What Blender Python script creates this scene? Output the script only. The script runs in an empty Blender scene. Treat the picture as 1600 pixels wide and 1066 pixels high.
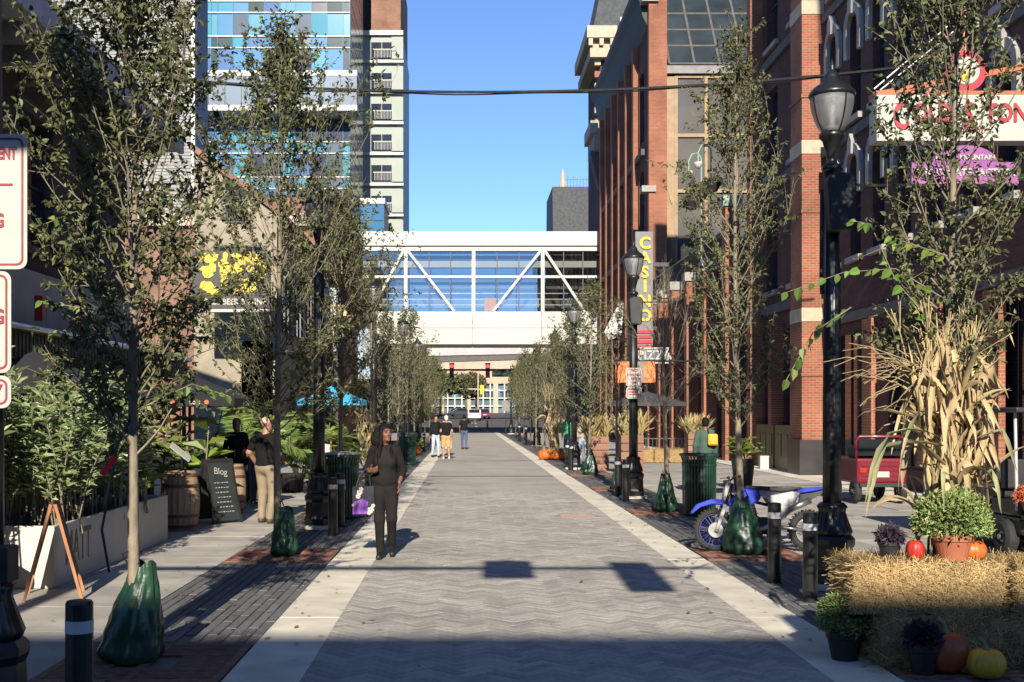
import bpy, math, random
import numpy as np
from mathutils import Vector, Matrix, noise
R = math.radians
SC = bpy.context.scene
COL = SC.collection
random.seed(7); rng = np.random.default_rng(7)

# ------------------------------------------------------------------ camera
FPX, HX, HY, EYE = 1800.0, 729.0, 645.0, 1.85     # focal length in photo pixels, vanishing point, eye height
cam = bpy.data.cameras.new('camera'); cam_ob = bpy.data.objects.new('camera', cam); COL.objects.link(cam_ob)
cam.sensor_width = 36.0; cam.lens = 36.0 * FPX / 1600.0
cam.shift_x = (800 - HX) / 1600.0; cam.shift_y = (HY - 533) / 1600.0
cam.clip_start = 0.1; cam.clip_end = 6000
cam_ob.location = (0, 0, EYE); cam_ob.rotation_euler = (R(90), 0, 0)
SC.camera = cam_ob

# ------------------------------------------------------------------ sky, sun, exposure
SUN_EL, SUN_AZ = 25.0, 1.6                         # light travels towards +Y, a little towards +X
w = bpy.data.worlds.new('World'); SC.world = w; w.use_nodes = True
wn = w.node_tree; wn.nodes.clear()
sky = wn.nodes.new('ShaderNodeTexSky'); sky.sky_type = 'NISHITA'; sky.sun_disc = False
sky.sun_elevation = R(SUN_EL); sky.sun_rotation = R(180 + SUN_AZ)
sky.air_density = 1.0; sky.dust_density = 0.0; sky.ozone_density = 4.0; sky.altitude = 6500
bg = wn.nodes.new('ShaderNodeBackground'); bg.inputs['Strength'].default_value = 0.138
wo = wn.nodes.new('ShaderNodeOutputWorld')
wn.links.new(sky.outputs[0], bg.inputs[0]); wn.links.new(bg.outputs[0], wo.inputs[0])
sl = bpy.data.lights.new('sun', 'SUN'); sl.energy = 4.25; sl.angle = R(0.53); sl.color = (1.0, 0.91, 0.77)
sun_ob = bpy.data.objects.new('sun', sl); COL.objects.link(sun_ob)
sd = Vector((math.sin(R(SUN_AZ)) * math.cos(R(SUN_EL)), math.cos(R(SUN_AZ)) * math.cos(R(SUN_EL)), -math.sin(R(SUN_EL))))
sun_ob.rotation_euler = sd.to_track_quat('-Z', 'Y').to_euler(); sun_ob.location = (0, -30, 40)
SC.view_settings.view_transform = 'Standard'; SC.view_settings.look = 'None'
SC.view_settings.exposure = 1.0; SC.view_settings.gamma = 1.0
SC.render.engine = 'CYCLES'
SC.cycles.use_denoising = True
SC.cycles.max_bounces = 6; SC.cycles.transparent_max_bounces = 12
SC.cycles.diffuse_bounces = 3; SC.cycles.glossy_bounces = 3; SC.cycles.transmission_bounces = 4
SC.cycles.caustics_reflective = False; SC.cycles.caustics_refractive = False
SC.cycles.sample_clamp_indirect = 6.0

# ------------------------------------------------------------------ helpers
def at(px, py, Y):
    """photo pixel at distance Y -> x, z"""
    return ((px - HX) * Y / FPX, EYE + (HY - py) * Y / FPX)

class MB:
    """collects shapes; build() links them as one mesh object"""
    def __init__(s): s.v = []; s.f = []; s.mi = []; s.cur = 0
    def add(s, vs, fs):
        n = len(s.v); s.v.extend([tuple(p) for p in vs])
        for f in fs: s.f.append(tuple(i + n for i in f)); s.mi.append(s.cur)
        return s
    def box(s, a, b):
        (x0, y0, z0), (x1, y1, z1) = a, b
        return s.add([(x0,y0,z0),(x1,y0,z0),(x1,y1,z0),(x0,y1,z0),(x0,y0,z1),(x1,y0,z1),(x1,y1,z1),(x0,y1,z1)],
                     [(0,3,2,1),(4,5,6,7),(0,1,5,4),(1,2,6,5),(2,3,7,6),(3,0,4,7)])
    def cbox(s, c, d): return s.box([c[i]-d[i]/2 for i in range(3)], [c[i]+d[i]/2 for i in range(3)])
    def obox(s, p0, p1, w, t, up=(0,0,1)):
        """bar from p0 to p1, width w across, thickness t along 'up'"""
        p0, p1 = Vector(p0), Vector(p1); d = (p1-p0).normalized(); u = Vector(up)
        if abs(d.dot(u)) > .98: u = Vector((1,0,0))
        r = d.cross(u).normalized(); u = r.cross(d).normalized()
        vs = []
        for p in (p0, p1):
            for a, b in ((-1,-1),(1,-1),(1,1),(-1,1)): vs.append(p + r*(a*w/2) + u*(b*t/2))
        return s.add(vs, [(0,3,2,1),(4,5,6,7),(0,1,5,4),(1,2,6,5),(2,3,7,6),(3,0,4,7)])
    def tube(s, pts, rad, n=6, cap=True):
        pts = [Vector(p) for p in pts]; m = len(pts)
        if not hasattr(rad, '__len__'): rad = [rad]*m
        vs = []; d0 = None; r = None
        for i, p in enumerate(pts):
            d = (pts[min(i+1,m-1)] - pts[max(i-1,0)])
            if d.length < 1e-9: d = Vector((0,0,1))
            d.normalize()
            if r is None:
                r = d.orthogonal().normalized()
            else:
                r = r - d*r.dot(d)
                r = r.normalized() if r.length > 1e-6 else d.orthogonal().normalized()
            u = d.cross(r)
            for k in range(n):
                a = 2*math.pi*k/n; vs.append(p + (r*math.cos(a) + u*math.sin(a))*rad[i])
        fs = [(i*n+k, i*n+(k+1)%n, (i+1)*n+(k+1)%n, (i+1)*n+k) for i in range(m-1) for k in range(n)]
        if cap: fs += [tuple(range(n-1,-1,-1)), tuple((m-1)*n+k for k in range(n))]
        return s.add(vs, fs)
    def lathe(s, prof, n=16, c=(0,0,0), fn=None, sq=0):
        vs = []
        for r, z in prof:
            for k in range(n):
                a = 2*math.pi*(k+.5)/n; rr = r
                if fn: rr = fn(r, z, a)
                vs.append((c[0]+rr*math.cos(a), c[1]+rr*math.sin(a), c[2]+z))
        m = len(prof)
        fs = [(i*n+k, i*n+(k+1)%n, (i+1)*n+(k+1)%n, (i+1)*n+k) for i in range(m-1) for k in range(n)]
        fs += [tuple(range(n-1,-1,-1)), tuple((m-1)*n+k for k in range(n))]
        return s.add(vs, fs)
    def prism(s, poly, fmap, a, b):
        """polygon (u, v) extruded from depth a to b; fmap(u, v, d) -> point"""
        n = len(poly); vs = [fmap(u, v, a) for u, v in poly] + [fmap(u, v, b) for u, v in poly]
        return s.add(vs, [tuple(range(n-1,-1,-1)), tuple(range(n,2*n))] + [(i,(i+1)%n,n+(i+1)%n,n+i) for i in range(n)])
    def ell(s, c, r, nu=12, nv=8, rot=None):
        vs = []
        for j in range(nv+1):
            t = math.pi*j/nv
            for k in range(nu):
                a = 2*math.pi*k/nu
                p = Vector((r[0]*math.sin(t)*math.cos(a), r[1]*math.sin(t)*math.sin(a), r[2]*math.cos(t)))
                if rot: p = rot @ p
                vs.append((c[0]+p[0], c[1]+p[1], c[2]+p[2]))
        return s.add(vs, [(j*nu+k, (j+1)*nu+k, (j+1)*nu+(k+1)%nu, j*nu+(k+1)%nu) for j in range(nv) for k in range(nu)])
    def bm(s, fm, u0, u1, z0, z1, d0, d1):
        """box on a facade: fm(u, z, d)"""
        vs = [fm(u,z,d) for d in (d0,d1) for u,z in ((u0,z0),(u1,z0),(u1,z1),(u0,z1))]
        return s.add(vs, [(0,3,2,1),(4,5,6,7),(0,1,5,4),(1,2,6,5),(2,3,7,6),(3,0,4,7)])
    def mesh(s, name, smooth=False):
        me = bpy.data.meshes.new(name); me.from_pydata(s.v, [], s.f)
        if any(s.mi): me.polygons.foreach_set('material_index', s.mi)
        if smooth: me.polygons.foreach_set('use_smooth', [True]*len(me.polygons))
        me.update(); return me
    def build(s, name, mat, parent=None, smooth=False, bev=0, loc=None, world=False):
        if world and parent is not None:
            o = parent
            off = Vector((0,0,0))
            while o is not None: off += Vector(o.location); o = o.parent
            s.v = [(p[0]-off[0], p[1]-off[1], p[2]-off[2]) for p in s.v]
        return mobj(name, s.mesh(name, smooth), mat, parent, bev, loc)

def mobj(name, me, mat, parent=None, bev=0, loc=None):
    mats = mat if isinstance(mat, (list, tuple)) else [mat]
    if len(me.materials) == 0:
        for m in mats: me.materials.append(m)
    o = bpy.data.objects.new(name, me); COL.objects.link(o)
    if parent is not None: o.parent = parent
    if loc is not None: o.location = loc
    if bev:
        b = o.modifiers.new('bevel', 'BEVEL'); b.width = bev; b.segments = 2; b.limit_method = 'ANGLE'; b.angle_limit = R(40)
    return o

def np_mesh(name, V, F, smooth=False):
    V = np.asarray(V, dtype=np.float32); F = np.asarray(F, dtype=np.int32)
    me = bpy.data.meshes.new(name); k = F.shape[1]; n = len(F)
    me.vertices.add(len(V)); me.vertices.foreach_set('co', V.ravel())
    me.loops.add(n*k); me.loops.foreach_set('vertex_index', F.ravel())
    me.polygons.add(n); me.polygons.foreach_set('loop_start', np.arange(n, dtype=np.int32)*k)
    me.polygons.foreach_set('use_smooth', np.full(n, bool(smooth)))
    me.update(calc_edges=True); me.validate(); return me

def tag(o, label=None, cat=None, group=None, kind=None):
    if label: o['label'] = label
    if cat: o['category'] = cat
    if group: o['group'] = group
    if kind: o['kind'] = kind
    return o
def thing(name, label, cat, loc=(0,0,0), rz=0, group=None):
    o = bpy.data.objects.new(name, None); COL.objects.link(o); o.location = loc; o.rotation_euler = (0,0,rz)
    o.empty_display_size = .2
    return tag(o, label, cat, group)
def copy_tree(o, parent=None):
    c = o.copy(); COL.objects.link(c); c.parent = parent
    for ch in list(o.children): copy_tree(ch, c)
    return c
def struct(o): o['kind'] = 'structure'; return o
def stuff(o): o['kind'] = 'stuff'; return o

def text(name, s, size, mat, parent, loc, rot=(R(90),0,0), ext=.004, align='CENTER', sx=1.0, bold=0.0):
    cu = bpy.data.curves.new('t', 'FONT'); cu.body = s; cu.size = size; cu.extrude = ext; cu.align_x = align; cu.align_y = 'CENTER'
    cu.offset = bold; cu.resolution_u = 3
    t = bpy.data.objects.new('t', cu); COL.objects.link(t)
    dg = bpy.context.evaluated_depsgraph_get(); me = bpy.data.meshes.new_from_object(t.evaluated_get(dg))
    bpy.data.objects.remove(t); me.name = name
    me.materials.clear()
    o = mobj(name, me, mat, parent, 0, loc); o.rotation_euler = rot; o.scale = (sx, 1, 1)
    return o

# ------------------------------------------------------------------ materials
def M(name, col, rough=.7, var=.15, scale=5, bump=0, bscale=60, metal=0, spec=.5, col2=None, rand=None, rv=.25,
      stretch=None, coat=0, world=False, hue=0, detail=6, trans=0, spots=0):
    m = bpy.data.materials.new(name); m.use_nodes = True; nt = m.node_tree; N = nt.nodes; L = nt.links
    b = N['Principled BSDF']; b.inputs['Roughness'].default_value = rough; b.inputs['Metallic'].default_value = metal
    b.inputs['Specular IOR Level'].default_value = spec; b.inputs['Coat Weight'].default_value = coat
    if coat: b.inputs['Coat Roughness'].default_value = .12
    if world: co = N.new('ShaderNodeNewGeometry').outputs['Position']
    else: co = N.new('ShaderNodeTexCoord').outputs['Object']
    mp = N.new('ShaderNodeMapping'); L.new(co, mp.inputs[0])
    if stretch: mp.inputs['Scale'].default_value = stretch
    no = N.new('ShaderNodeTexNoise'); no.inputs['Scale'].default_value = scale; no.inputs['Detail'].default_value = detail
    L.new(mp.outputs[0], no.inputs['Vector'])
    mr = N.new('ShaderNodeMapRange'); mr.inputs['From Min'].default_value = .3; mr.inputs['From Max'].default_value = .7
    L.new(no.outputs[0], mr.inputs[0])
    mx = N.new('ShaderNodeMix'); mx.data_type = 'RGBA'
    c1 = [c*(1-var) for c in col]; c2 = [min(1, c*(1+var)) for c in col] if col2 is None else col2
    if col2 is not None: c1 = col
    mx.inputs[6].default_value = (*c1, 1); mx.inputs[7].default_value = (*c2, 1)
    L.new(mr.outputs[0], mx.inputs[0]); out = mx.outputs[2]
    if rand:
        r = N.new('ShaderNodeNewGeometry').outputs['Random Per Island'] if rand == 'island' else N.new('ShaderNodeObjectInfo').outputs['Random']
        hs = N.new('ShaderNodeHueSaturation'); L.new(out, hs.inputs['Color'])
        m2 = N.new('ShaderNodeMapRange'); m2.inputs['To Min'].default_value = 1-rv; m2.inputs['To Max'].default_value = 1+rv
        L.new(r, m2.inputs[0]); L.new(m2.outputs[0], hs.inputs['Value'])
        if hue:
            ml = N.new('ShaderNodeMath'); ml.operation = 'MULTIPLY'; ml.inputs[1].default_value = 7.13; L.new(r, ml.inputs[0])
            fr = N.new('ShaderNodeMath'); fr.operation = 'FRACT'; L.new(ml.outputs[0], fr.inputs[0])
            m3 = N.new('ShaderNodeMapRange'); m3.inputs['To Min'].default_value = .5-hue; m3.inputs['To Max'].default_value = .5+hue
            L.new(fr.outputs[0], m3.inputs[0]); L.new(m3.outputs[0], hs.inputs['Hue'])
        out = hs.outputs[0]
    if spots:      # gum spots, drips and broad stains
        geo = N.new('ShaderNodeNewGeometry').outputs['Position']
        vo = N.new('ShaderNodeTexVoronoi'); vo.inputs['Scale'].default_value = 2.3; L.new(geo, vo.inputs['Vector'])
        sm = N.new('ShaderNodeMapRange'); sm.inputs['From Min'].default_value = .03; sm.inputs['From Max'].default_value = .09; sm.inputs['To Min'].default_value = 1-spots; sm.inputs['To Max'].default_value = 1; L.new(vo.outputs['Distance'], sm.inputs[0])
        nb = N.new('ShaderNodeTexNoise'); nb.inputs['Scale'].default_value = .55; nb.inputs['Detail'].default_value = 9; nb.inputs['Roughness'].default_value = .65; L.new(geo, nb.inputs['Vector'])
        nm = N.new('ShaderNodeMapRange'); nm.inputs['From Min'].default_value = .35; nm.inputs['From Max'].default_value = .65; nm.inputs['To Min'].default_value = 1-spots*.55; nm.inputs['To Max'].default_value = 1.06; L.new(nb.outputs[0], nm.inputs[0])
        pr = N.new('ShaderNodeMath'); pr.operation = 'MULTIPLY'; L.new(sm.outputs[0], pr.inputs[0]); L.new(nm.outputs[0], pr.inputs[1])
        h2 = N.new('ShaderNodeHueSaturation'); L.new(out, h2.inputs['Color']); L.new(pr.outputs[0], h2.inputs['Value']); out = h2.outputs[0]
    L.new(out, b.inputs['Base Color'])
    if bump:
        n2 = N.new('ShaderNodeTexNoise'); n2.inputs['Scale'].default_value = bscale; n2.inputs['Detail'].default_value = 4
        L.new(mp.outputs[0], n2.inputs['Vector'])
        bp = N.new('ShaderNodeBump'); bp.inputs['Strength'].default_value = bump; bp.inputs['Distance'].default_value = .01
        L.new(n2.outputs[0], bp.inputs['Height']); L.new(bp.outputs[0], b.inputs['Normal'])
    if trans:
        tr = N.new('ShaderNodeBsdfTranslucent'); L.new(out, tr.inputs[0]); ms = N.new('ShaderNodeMixShader'); ms.inputs[0].default_value = trans
        L.new(b.outputs[0], ms.inputs[1]); L.new(tr.outputs[0], ms.inputs[2]); L.new(ms.outputs[0], N['Material Output'].inputs[0])
    return m

def brick_mat(name, c1, c2, mortar, bw=.22, bh=.075, ms=.008, rough=.85, grime=.35, bump=.5):
    m = bpy.data.materials.new(name); m.use_nodes = True; nt = m.node_tree; N = nt.nodes; L = nt.links
    b = N['Principled BSDF']; b.inputs['Roughness'].default_value = rough; b.inputs['Specular IOR Level'].default_value = .25
    g = N.new('ShaderNodeNewGeometry'); sp = N.new('ShaderNodeSeparateXYZ'); L.new(g.outputs['Position'], sp.inputs[0])
    sn = N.new('ShaderNodeSeparateXYZ'); L.new(g.outputs['True Normal'], sn.inputs[0])
    ab = N.new('ShaderNodeMath'); ab.operation = 'ABSOLUTE'; L.new(sn.outputs[0], ab.inputs[0])
    gt = N.new('ShaderNodeMath'); gt.operation = 'GREATER_THAN'; gt.inputs[1].default_value = .5; L.new(ab.outputs[0], gt.inputs[0])
    mu = N.new('ShaderNodeMix'); L.new(gt.outputs[0], mu.inputs[0]); L.new(sp.outputs[0], mu.inputs[2]); L.new(sp.outputs[1], mu.inputs[3])
    cb = N.new('ShaderNodeCombineXYZ'); L.new(mu.outputs[0], cb.inputs[0]); L.new(sp.outputs[2], cb.inputs[1])
    br = N.new('ShaderNodeTexBrick'); L.new(cb.outputs[0], br.inputs['Vector']); br.inputs['Scale'].default_value = 1
    br.inputs['Brick Width'].default_value = bw; br.inputs['Row Height'].default_value = bh; br.inputs['Mortar Size'].default_value = ms
    br.inputs['Color1'].default_value = (*c1,1); br.inputs['Color2'].default_value = (*c2,1); br.inputs['Mortar'].default_value = (*mortar,1)
    br.inputs['Bias'].default_value = 0
    no = N.new('ShaderNodeTexNoise'); no.inputs['Scale'].default_value = .7; no.inputs['Detail'].default_value = 8; L.new(g.outputs['Position'], no.inputs['Vector'])
    mr = N.new('ShaderNodeMapRange'); mr.inputs['From Min'].default_value = .3; mr.inputs['From Max'].default_value = .7
    mr.inputs['To Min'].default_value = 1-grime; mr.inputs['To Max'].default_value = 1.1; L.new(no.outputs[0], mr.inputs[0])
    hs = N.new('ShaderNodeHueSaturation'); L.new(br.outputs[0], hs.inputs['Color']); L.new(mr.outputs[0], hs.inputs['Value'])
    L.new(hs.outputs[0], b.inputs['Base Color'])
    bp = N.new('ShaderNodeBump'); bp.invert = True; bp.inputs['Strength'].default_value = bump; bp.inputs['Distance'].default_value = .01
    L.new(br.outputs['Fac'], bp.inputs['Height']); L.new(bp.outputs[0], b.inputs['Normal'])
    return m

def glass_mat(name, tint=(.9,.95,.95), mixf=.35, rough=.02):
    """see-through pane: part transparent, part mirror"""
    m = bpy.data.materials.new(name); m.use_nodes = True; nt = m.node_tree; N = nt.nodes; L = nt.links
    N.remove(N['Principled BSDF'])
    t = N.new('ShaderNodeBsdfTransparent'); t.inputs[0].default_value = (*tint,1)
    g = N.new('ShaderNodeBsdfGlossy'); g.inputs['Roughness'].default_value = rough
    fr = N.new('ShaderNodeFresnel'); fr.inputs[0].default_value = 1.5
    ad = N.new('ShaderNodeMath'); ad.operation = 'MULTIPLY_ADD'; ad.inputs[1].default_value = 1.2; ad.inputs[2].default_value = mixf*.3; L.new(fr.outputs[0], ad.inputs[0])
    ad.use_clamp = True
    mx = N.new('ShaderNodeMixShader'); L.new(ad.outputs[0], mx.inputs[0]); L.new(t.outputs[0], mx.inputs[1]); L.new(g.outputs[0], mx.inputs[2])
    L.new(mx.outputs[0], N['Material Output'].inputs[0]); return m

mt = {}
mt['black'] = M('black_paint', (.012,.013,.014), .35, .3, 8, bump=.05)
mt['black_rough'] = M('black_rough', (.015,.015,.016), .6, .3, 8, bump=.1)
mt['dark_metal'] = M('dark_metal', (.03,.032,.035), .45, .3, 6, metal=.3)
mt['white'] = M('white_paint', (.45,.44,.41), .5, .08, 3)
mt['cream'] = M('cream_stone', (.40,.345,.25), .8, .15, 4, bump=.2)
mt['steel'] = M('steel', (.5,.5,.5), .3, .2, 10, metal=.9)
mt['darkglass'] = M('dark_window_glass', (.018,.022,.028), .06, .4, .6, spec=.6)
mt['concrete'] = M('light_concrete', (.70,.645,.52), .85, .16, 2.2, bump=.35, bscale=90, rand='object', rv=.07, spots=.4)
mt['slab'] = M('sidewalk_slab', (.40,.37,.325), .85, .22, 1.6, bump=.4, bscale=70, rand='object', rv=.12, spots=.45)
mt['slab_base'] = M('sidewalk_concrete', (.36,.34,.31), .88, .18, .8, bump=.4, bscale=60, world=True, spots=.4)
mt['joint'] = M('joint_sand', (.15,.135,.115), .95, .2, 30)
mt['paver'] = M('grey_paver', (.385,.355,.315), .85, .18, 25, bump=.5, bscale=180, rand='object', rv=.2, spots=.35)
mt['paver_i'] = M('grey_paver_field', (.385,.355,.315), .85, .18, 25, bump=.5, bscale=180, rand='island', rv=.2, spots=.35)
mt['paver_far'] = M('grey_paver_far', (.34,.305,.262), .85, .1, 1, stretch=(3.2,9,1), col2=(.42,.38,.33), bump=.5, bscale=3, spots=.35)
mt['rib'] = M('charcoal_paver', (.12,.118,.118), .85, .2, 20, bump=.4, bscale=120, rand='object', rv=.2)
mt['rib_i'] = M('charcoal_paver_field', (.12,.118,.118), .85, .2, 20, bump=.4, bscale=120, rand='island', rv=.2)
mt['asphalt'] = M('asphalt', (.085,.085,.086), .9, .2, 2, bump=.4, bscale=50, world=True)
mt['rust'] = M('rusty_iron', (.26,.12,.08), .85, .1, 12, col2=(.14,.068,.05), bump=.4)
mt['bark'] = M('pale_bark', (.30,.245,.165), .9, .1, 14, col2=(.14,.115,.085), bump=.8, bscale=40, stretch=(1,1,.35))
mt['twig'] = M('twig_bark', (.20,.17,.12), .9, .25, 10)
mt['leaf'] = M('tree_leaf', (.122,.136,.060), .5, .25, 2, rand='island', rv=.6, hue=.03, spec=.25, trans=.28)
mt['leaf_l'] = M('tree_leaf_fresh', (.12,.19,.035), .5, .25, 2, rand='island', rv=.45, hue=.03, spec=.4, trans=.2)
mt['oleander'] = M('oleander_leaf', (.235,.29,.13), .42, .2, 2, rand='island', rv=.4, hue=.02, spec=.5, trans=.12)
mt['palm'] = M('palm_leaf', (.13,.19,.05), .5, .25, 2, rand='island', rv=.5, hue=.02, spec=.4, trans=.15)
mt['canna'] = M('broad_leaf', (.20,.27,.045), .45, .25, 2, rand='island', rv=.4, hue=.03, spec=.4, trans=.2)
mt['mum'] = M('mum_leaf', (.24,.31,.10), .6, .2, 2, rand='island', rv=.5, hue=.03, trans=.15)
mt['straw'] = M('straw', (.44,.31,.14), .75, .2, 5, rand='island', rv=.45, hue=.012, spec=.3)
mt['straw_body'] = M('straw_body', (.27,.18,.075), .95, .3, 30, bump=1, bscale=60, stretch=(.4,1,1))
mt['corn'] = M('dry_corn_leaf', (.46,.355,.195), .7, .22, 4, rand='object', rv=.25, hue=.012, spec=.3, trans=.15)
mt['corn_g'] = M('greenish_corn_leaf', (.28,.28,.145), .65, .25, 4, rand='object', rv=.2, hue=.015, spec=.3, trans=.15)
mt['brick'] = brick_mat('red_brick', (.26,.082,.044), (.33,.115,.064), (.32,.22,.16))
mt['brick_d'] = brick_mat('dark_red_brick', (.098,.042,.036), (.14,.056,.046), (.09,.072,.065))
mt['brick_k'] = brick_mat('charcoal_brick', (.10,.085,.08), (.14,.115,.105), (.08,.075,.07))
mt['brick_b'] = brick_mat('brown_brick', (.22,.10,.065), (.28,.135,.085), (.25,.2,.16))
mt['bag'] = M('green_bag_plastic', (.018,.06,.032), .36, .35, 5, bump=1.0, bscale=7, spec=.5, detail=2)
mt['skin_d'] = M('brown_skin', (.165,.075,.046), .5, .12, 8)
mt['skin_l'] = M('light_skin', (.34,.17,.11), .55, .12, 8)
mt['hair'] = M('black_hair', (.009,.007,.007), .65, .4, 30, bump=.8, bscale=40, stretch=(3,3,.4), spec=.12)
mt['cloth_k'] = M('black_cloth', (.011,.0105,.011), .9, .3, 5, bump=.8, bscale=12, spec=.15)
mt['cloth_k2'] = M('charcoal_cloth', (.016,.0142,.014), .9, .35, 4, bump=1.0, bscale=14, spec=.15)
mt['khaki'] = M('khaki_cloth', (.24,.19,.125), .85, .15, 5, bump=.5, bscale=20)
mt['denim'] = M('blue_denim', (.06,.09,.18), .85, .2, 8, bump=.4, bscale=30)
mt['denim_l'] = M('pale_denim', (.36,.43,.50), .85, .15, 8, bump=.4, bscale=30)
mt['shoe'] = M('black_shoe', (.015,.014,.014), .5, .3, 9)
mt['wood'] = M('brown_wood', (.20,.10,.055), .7, .1, 3, stretch=(1,1,14), col2=(.11,.055,.03), bump=.3)
mt['wood_o'] = M('orange_wood', (.42,.19,.08), .6, .1, 4, stretch=(6,6,1), col2=(.28,.11,.05))
mt['green_can'] = M('dark_green_enamel', (.012,.045,.032), .4, .25, 6)
mt['red'] = M('red_paint', (.45,.02,.03), .35, .2, 6)
mt['orange'] = M('pumpkin_skin', (.55,.15,.03), .45, .2, 4, bump=.15, bscale=20)
mt['yellow'] = M('yellow_letter', (.55,.40,.015), .5, .1, 6)
# ================================================================== THE GROUND
RL, RR = -1.147, 2.53            # road edges
SL, SR = -1.69, 3.01             # outer edges of the concrete strips
BL, BR = -3.02, 4.36             # outer edges of the ribbed paver bands
WL, WR = -8.0, 10.55             # facades
def sheet(name, x0, x1, y0, y1, z, mat, parent=None):
    return MB().add([(x0,y0,z),(x1,y0,z),(x1,y1,z),(x0,y1,z)], [(0,1,2,3)]).build(name, mat, parent)
g = MB()
g.add([(-3000,-3000,-.10),(3000,-3000,-.10),(3000,3000,-.10),(-3000,3000,-.10)], [(0,1,2,3)])
struct(g.build('ground', mt['asphalt']))
NEAR = 27.0
road = struct(MB().box((RL-.05,-6,-.09),(RR+.05,NEAR,-.004)).build('road', mt['joint']))
MB().box((RL-.05,NEAR,-.09),(RR+.05,110,-.001)).build('far_paving', mt['paver_far'], road)
sheet('cross_band', RL, RR, 44.5, 53, .004, mt['slab_base'], road)
sheet('cross_joint', RL, RR, 33.4, 33.75, .003, mt['rib_i'], road)

# herringbone pavers, each with bevelled top
def paver_bm(L, W, h=.012, gap=.0016, bv=.0012):
    m = MB(); a, b = L/2-gap, W/2-gap
    vs = []
    for z, i in ((-h, 0), (-bv, 0), (0, bv)):
        vs += [(-a+i,-b+i,z),(a-i,-b+i,z),(a-i,b-i,z),(-a+i,b-i,z)]
    fs = [(8,9,10,11)]
    for k in range(2):
        for j in range(4): fs.append((k*4+j, k*4+(j+1)%4, (k+1)*4+(j+1)%4, (k+1)*4+j))
    m.add(vs, fs); return m
PW, PN = .1, 3
pm = paver_bm(PW*PN, PW); pme = pm.mesh('paving_stone'); pme.materials.append(mt['paver'])
PV = np.array(pm.v); PF = pm.f
stones = []
s45 = math.sqrt(.5)
for cy in range(10, 262):
    for cx in range(max(10,cy-40), cy+60):
        d = (cx - cy) % (2*PN)
        if d == 0: u, v, rot = cx + PN/2, cy + .5, 0
        elif d == 2*PN-1: u, v, rot = cx + .5, cy + PN/2, 90
        else: continue
        u *= PW; v *= PW
        x, y = (u - v)*s45, (u + v)*s45
        if RL-.13 < x < RR+.13 and 5.5 < y < NEAR-.02: stones.append((x, y, rot+45))
stones.sort(key=lambda t: (t[1] < 7.75, t[1]))
rv_, rf_ = [], []
for i, (x, y, rot) in enumerate(stones):
    dz = random.uniform(-.0015, .0015)
    tx, ty = random.gauss(0, .004), random.gauss(0, .004)
    if i < 300:
        o = bpy.data.objects.new('paving_stone', pme); COL.objects.link(o); o.parent = road
        o.location = (x, y, dz); o.rotation_euler = (tx, ty, R(rot))
    else:
        c, s = math.cos(R(rot)), math.sin(R(rot)); n = len(rv_)
        for p in PV: rv_.append((x+c*p[0]-s*p[1], y+s*p[0]+c*p[1], p[2]+dz+p[0]*ty+p[1]*tx))
        for f in PF: rf_.append([k+n for k in f])
stuff(mobj('paving_field', np_mesh('paving_field', rv_, rf_), mt['paver_i'], road))

# concrete strips along the road, slab by slab
for nm, x0, x1 in (('concrete_strip', SL, RL), ('concrete_strip', RR, SR)):
    st = struct(MB().box((x0+.01,-6,-.09),(x1-.01,110,-.016)).build(nm, mt['joint']))
    y = -6.0; k = 0
    me_cache = {}
    while y < 110:
        L = 4.1 if y < 62 else 12.0
        if L not in me_cache:
            me_cache[L] = MB().box((0,.006,-.015),(x1-x0,L-.006,.004)).mesh('slab'); me_cache[L].materials.append(mt['concrete'])
        o = bpy.data.objects.new('slab', me_cache[L]); COL.objects.link(o); o.parent = st; o.location = (x0, y, random.uniform(-.0015,.0015)); o.rotation_euler=(0,0,0)
        b = o.modifiers.new('bevel','BEVEL'); b.width=.004; b.segments=1
        y += L

# ribbed bands of long narrow charcoal pavers
BW_, BLn = .095, .6
rm = paver_bm(BLn, BW_, h=.012, gap=.006, bv=.006); rme = rm.mesh('paving_plank'); rme.materials.append(mt['rib'])
TREE_Y = {'L': [8.54 + 6.4*k for k in range(13)], 'R': [8.7 + 6.42*k for k in range(13)]}
for side, x0, x1 in (('L', BL, SL), ('R', SR, BR)):
    st = struct(MB().box((x0+.005,-6,-.09),(x1-.005,110,-.013)).build('paver_band', mt['joint']))
    pcs = []
    ny = int(34/BLn)
    ncol = int((x1-x0)/BW_)
    for i in range(ncol):
        for j in range(ny):
            x = x0 + (i+.5)*(x1-x0)/ncol; y = 6 + j*BLn + (i % 2)*BLn/2
            if any(abs(y-ty) < .66+.15 for ty in TREE_Y[side]): continue
            pcs.append((x, y))
    pcs.sort(key=lambda p: (p[1] < 7.6, p[1]))
    v_, f_ = [], []
    for i, (x, y) in enumerate(pcs):
        if i < 150:
            o = bpy.data.objects.new('paving_plank', rme); COL.objects.link(o); o.parent = st
            o.location = (x, y, random.uniform(-.002,.002)); o.rotation_euler = (random.gauss(0,.004), random.gauss(0,.01), R(90))
        else:
            n = len(v_); dz = random.uniform(-.002,.002)
            v_ += [(x-p[1], y+p[0], p[2]+dz) for p in rm.v]; f_ += [[k+n for k in f] for f in rm.f]
    stuff(mobj('plank_field', np_mesh('plank_field', v_, f_), mt['rib_i'], st))
    sheet('far_planks', x0+.005, x1-.005, 40.3, 110, -.002, mt['rib_i'], st)

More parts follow.
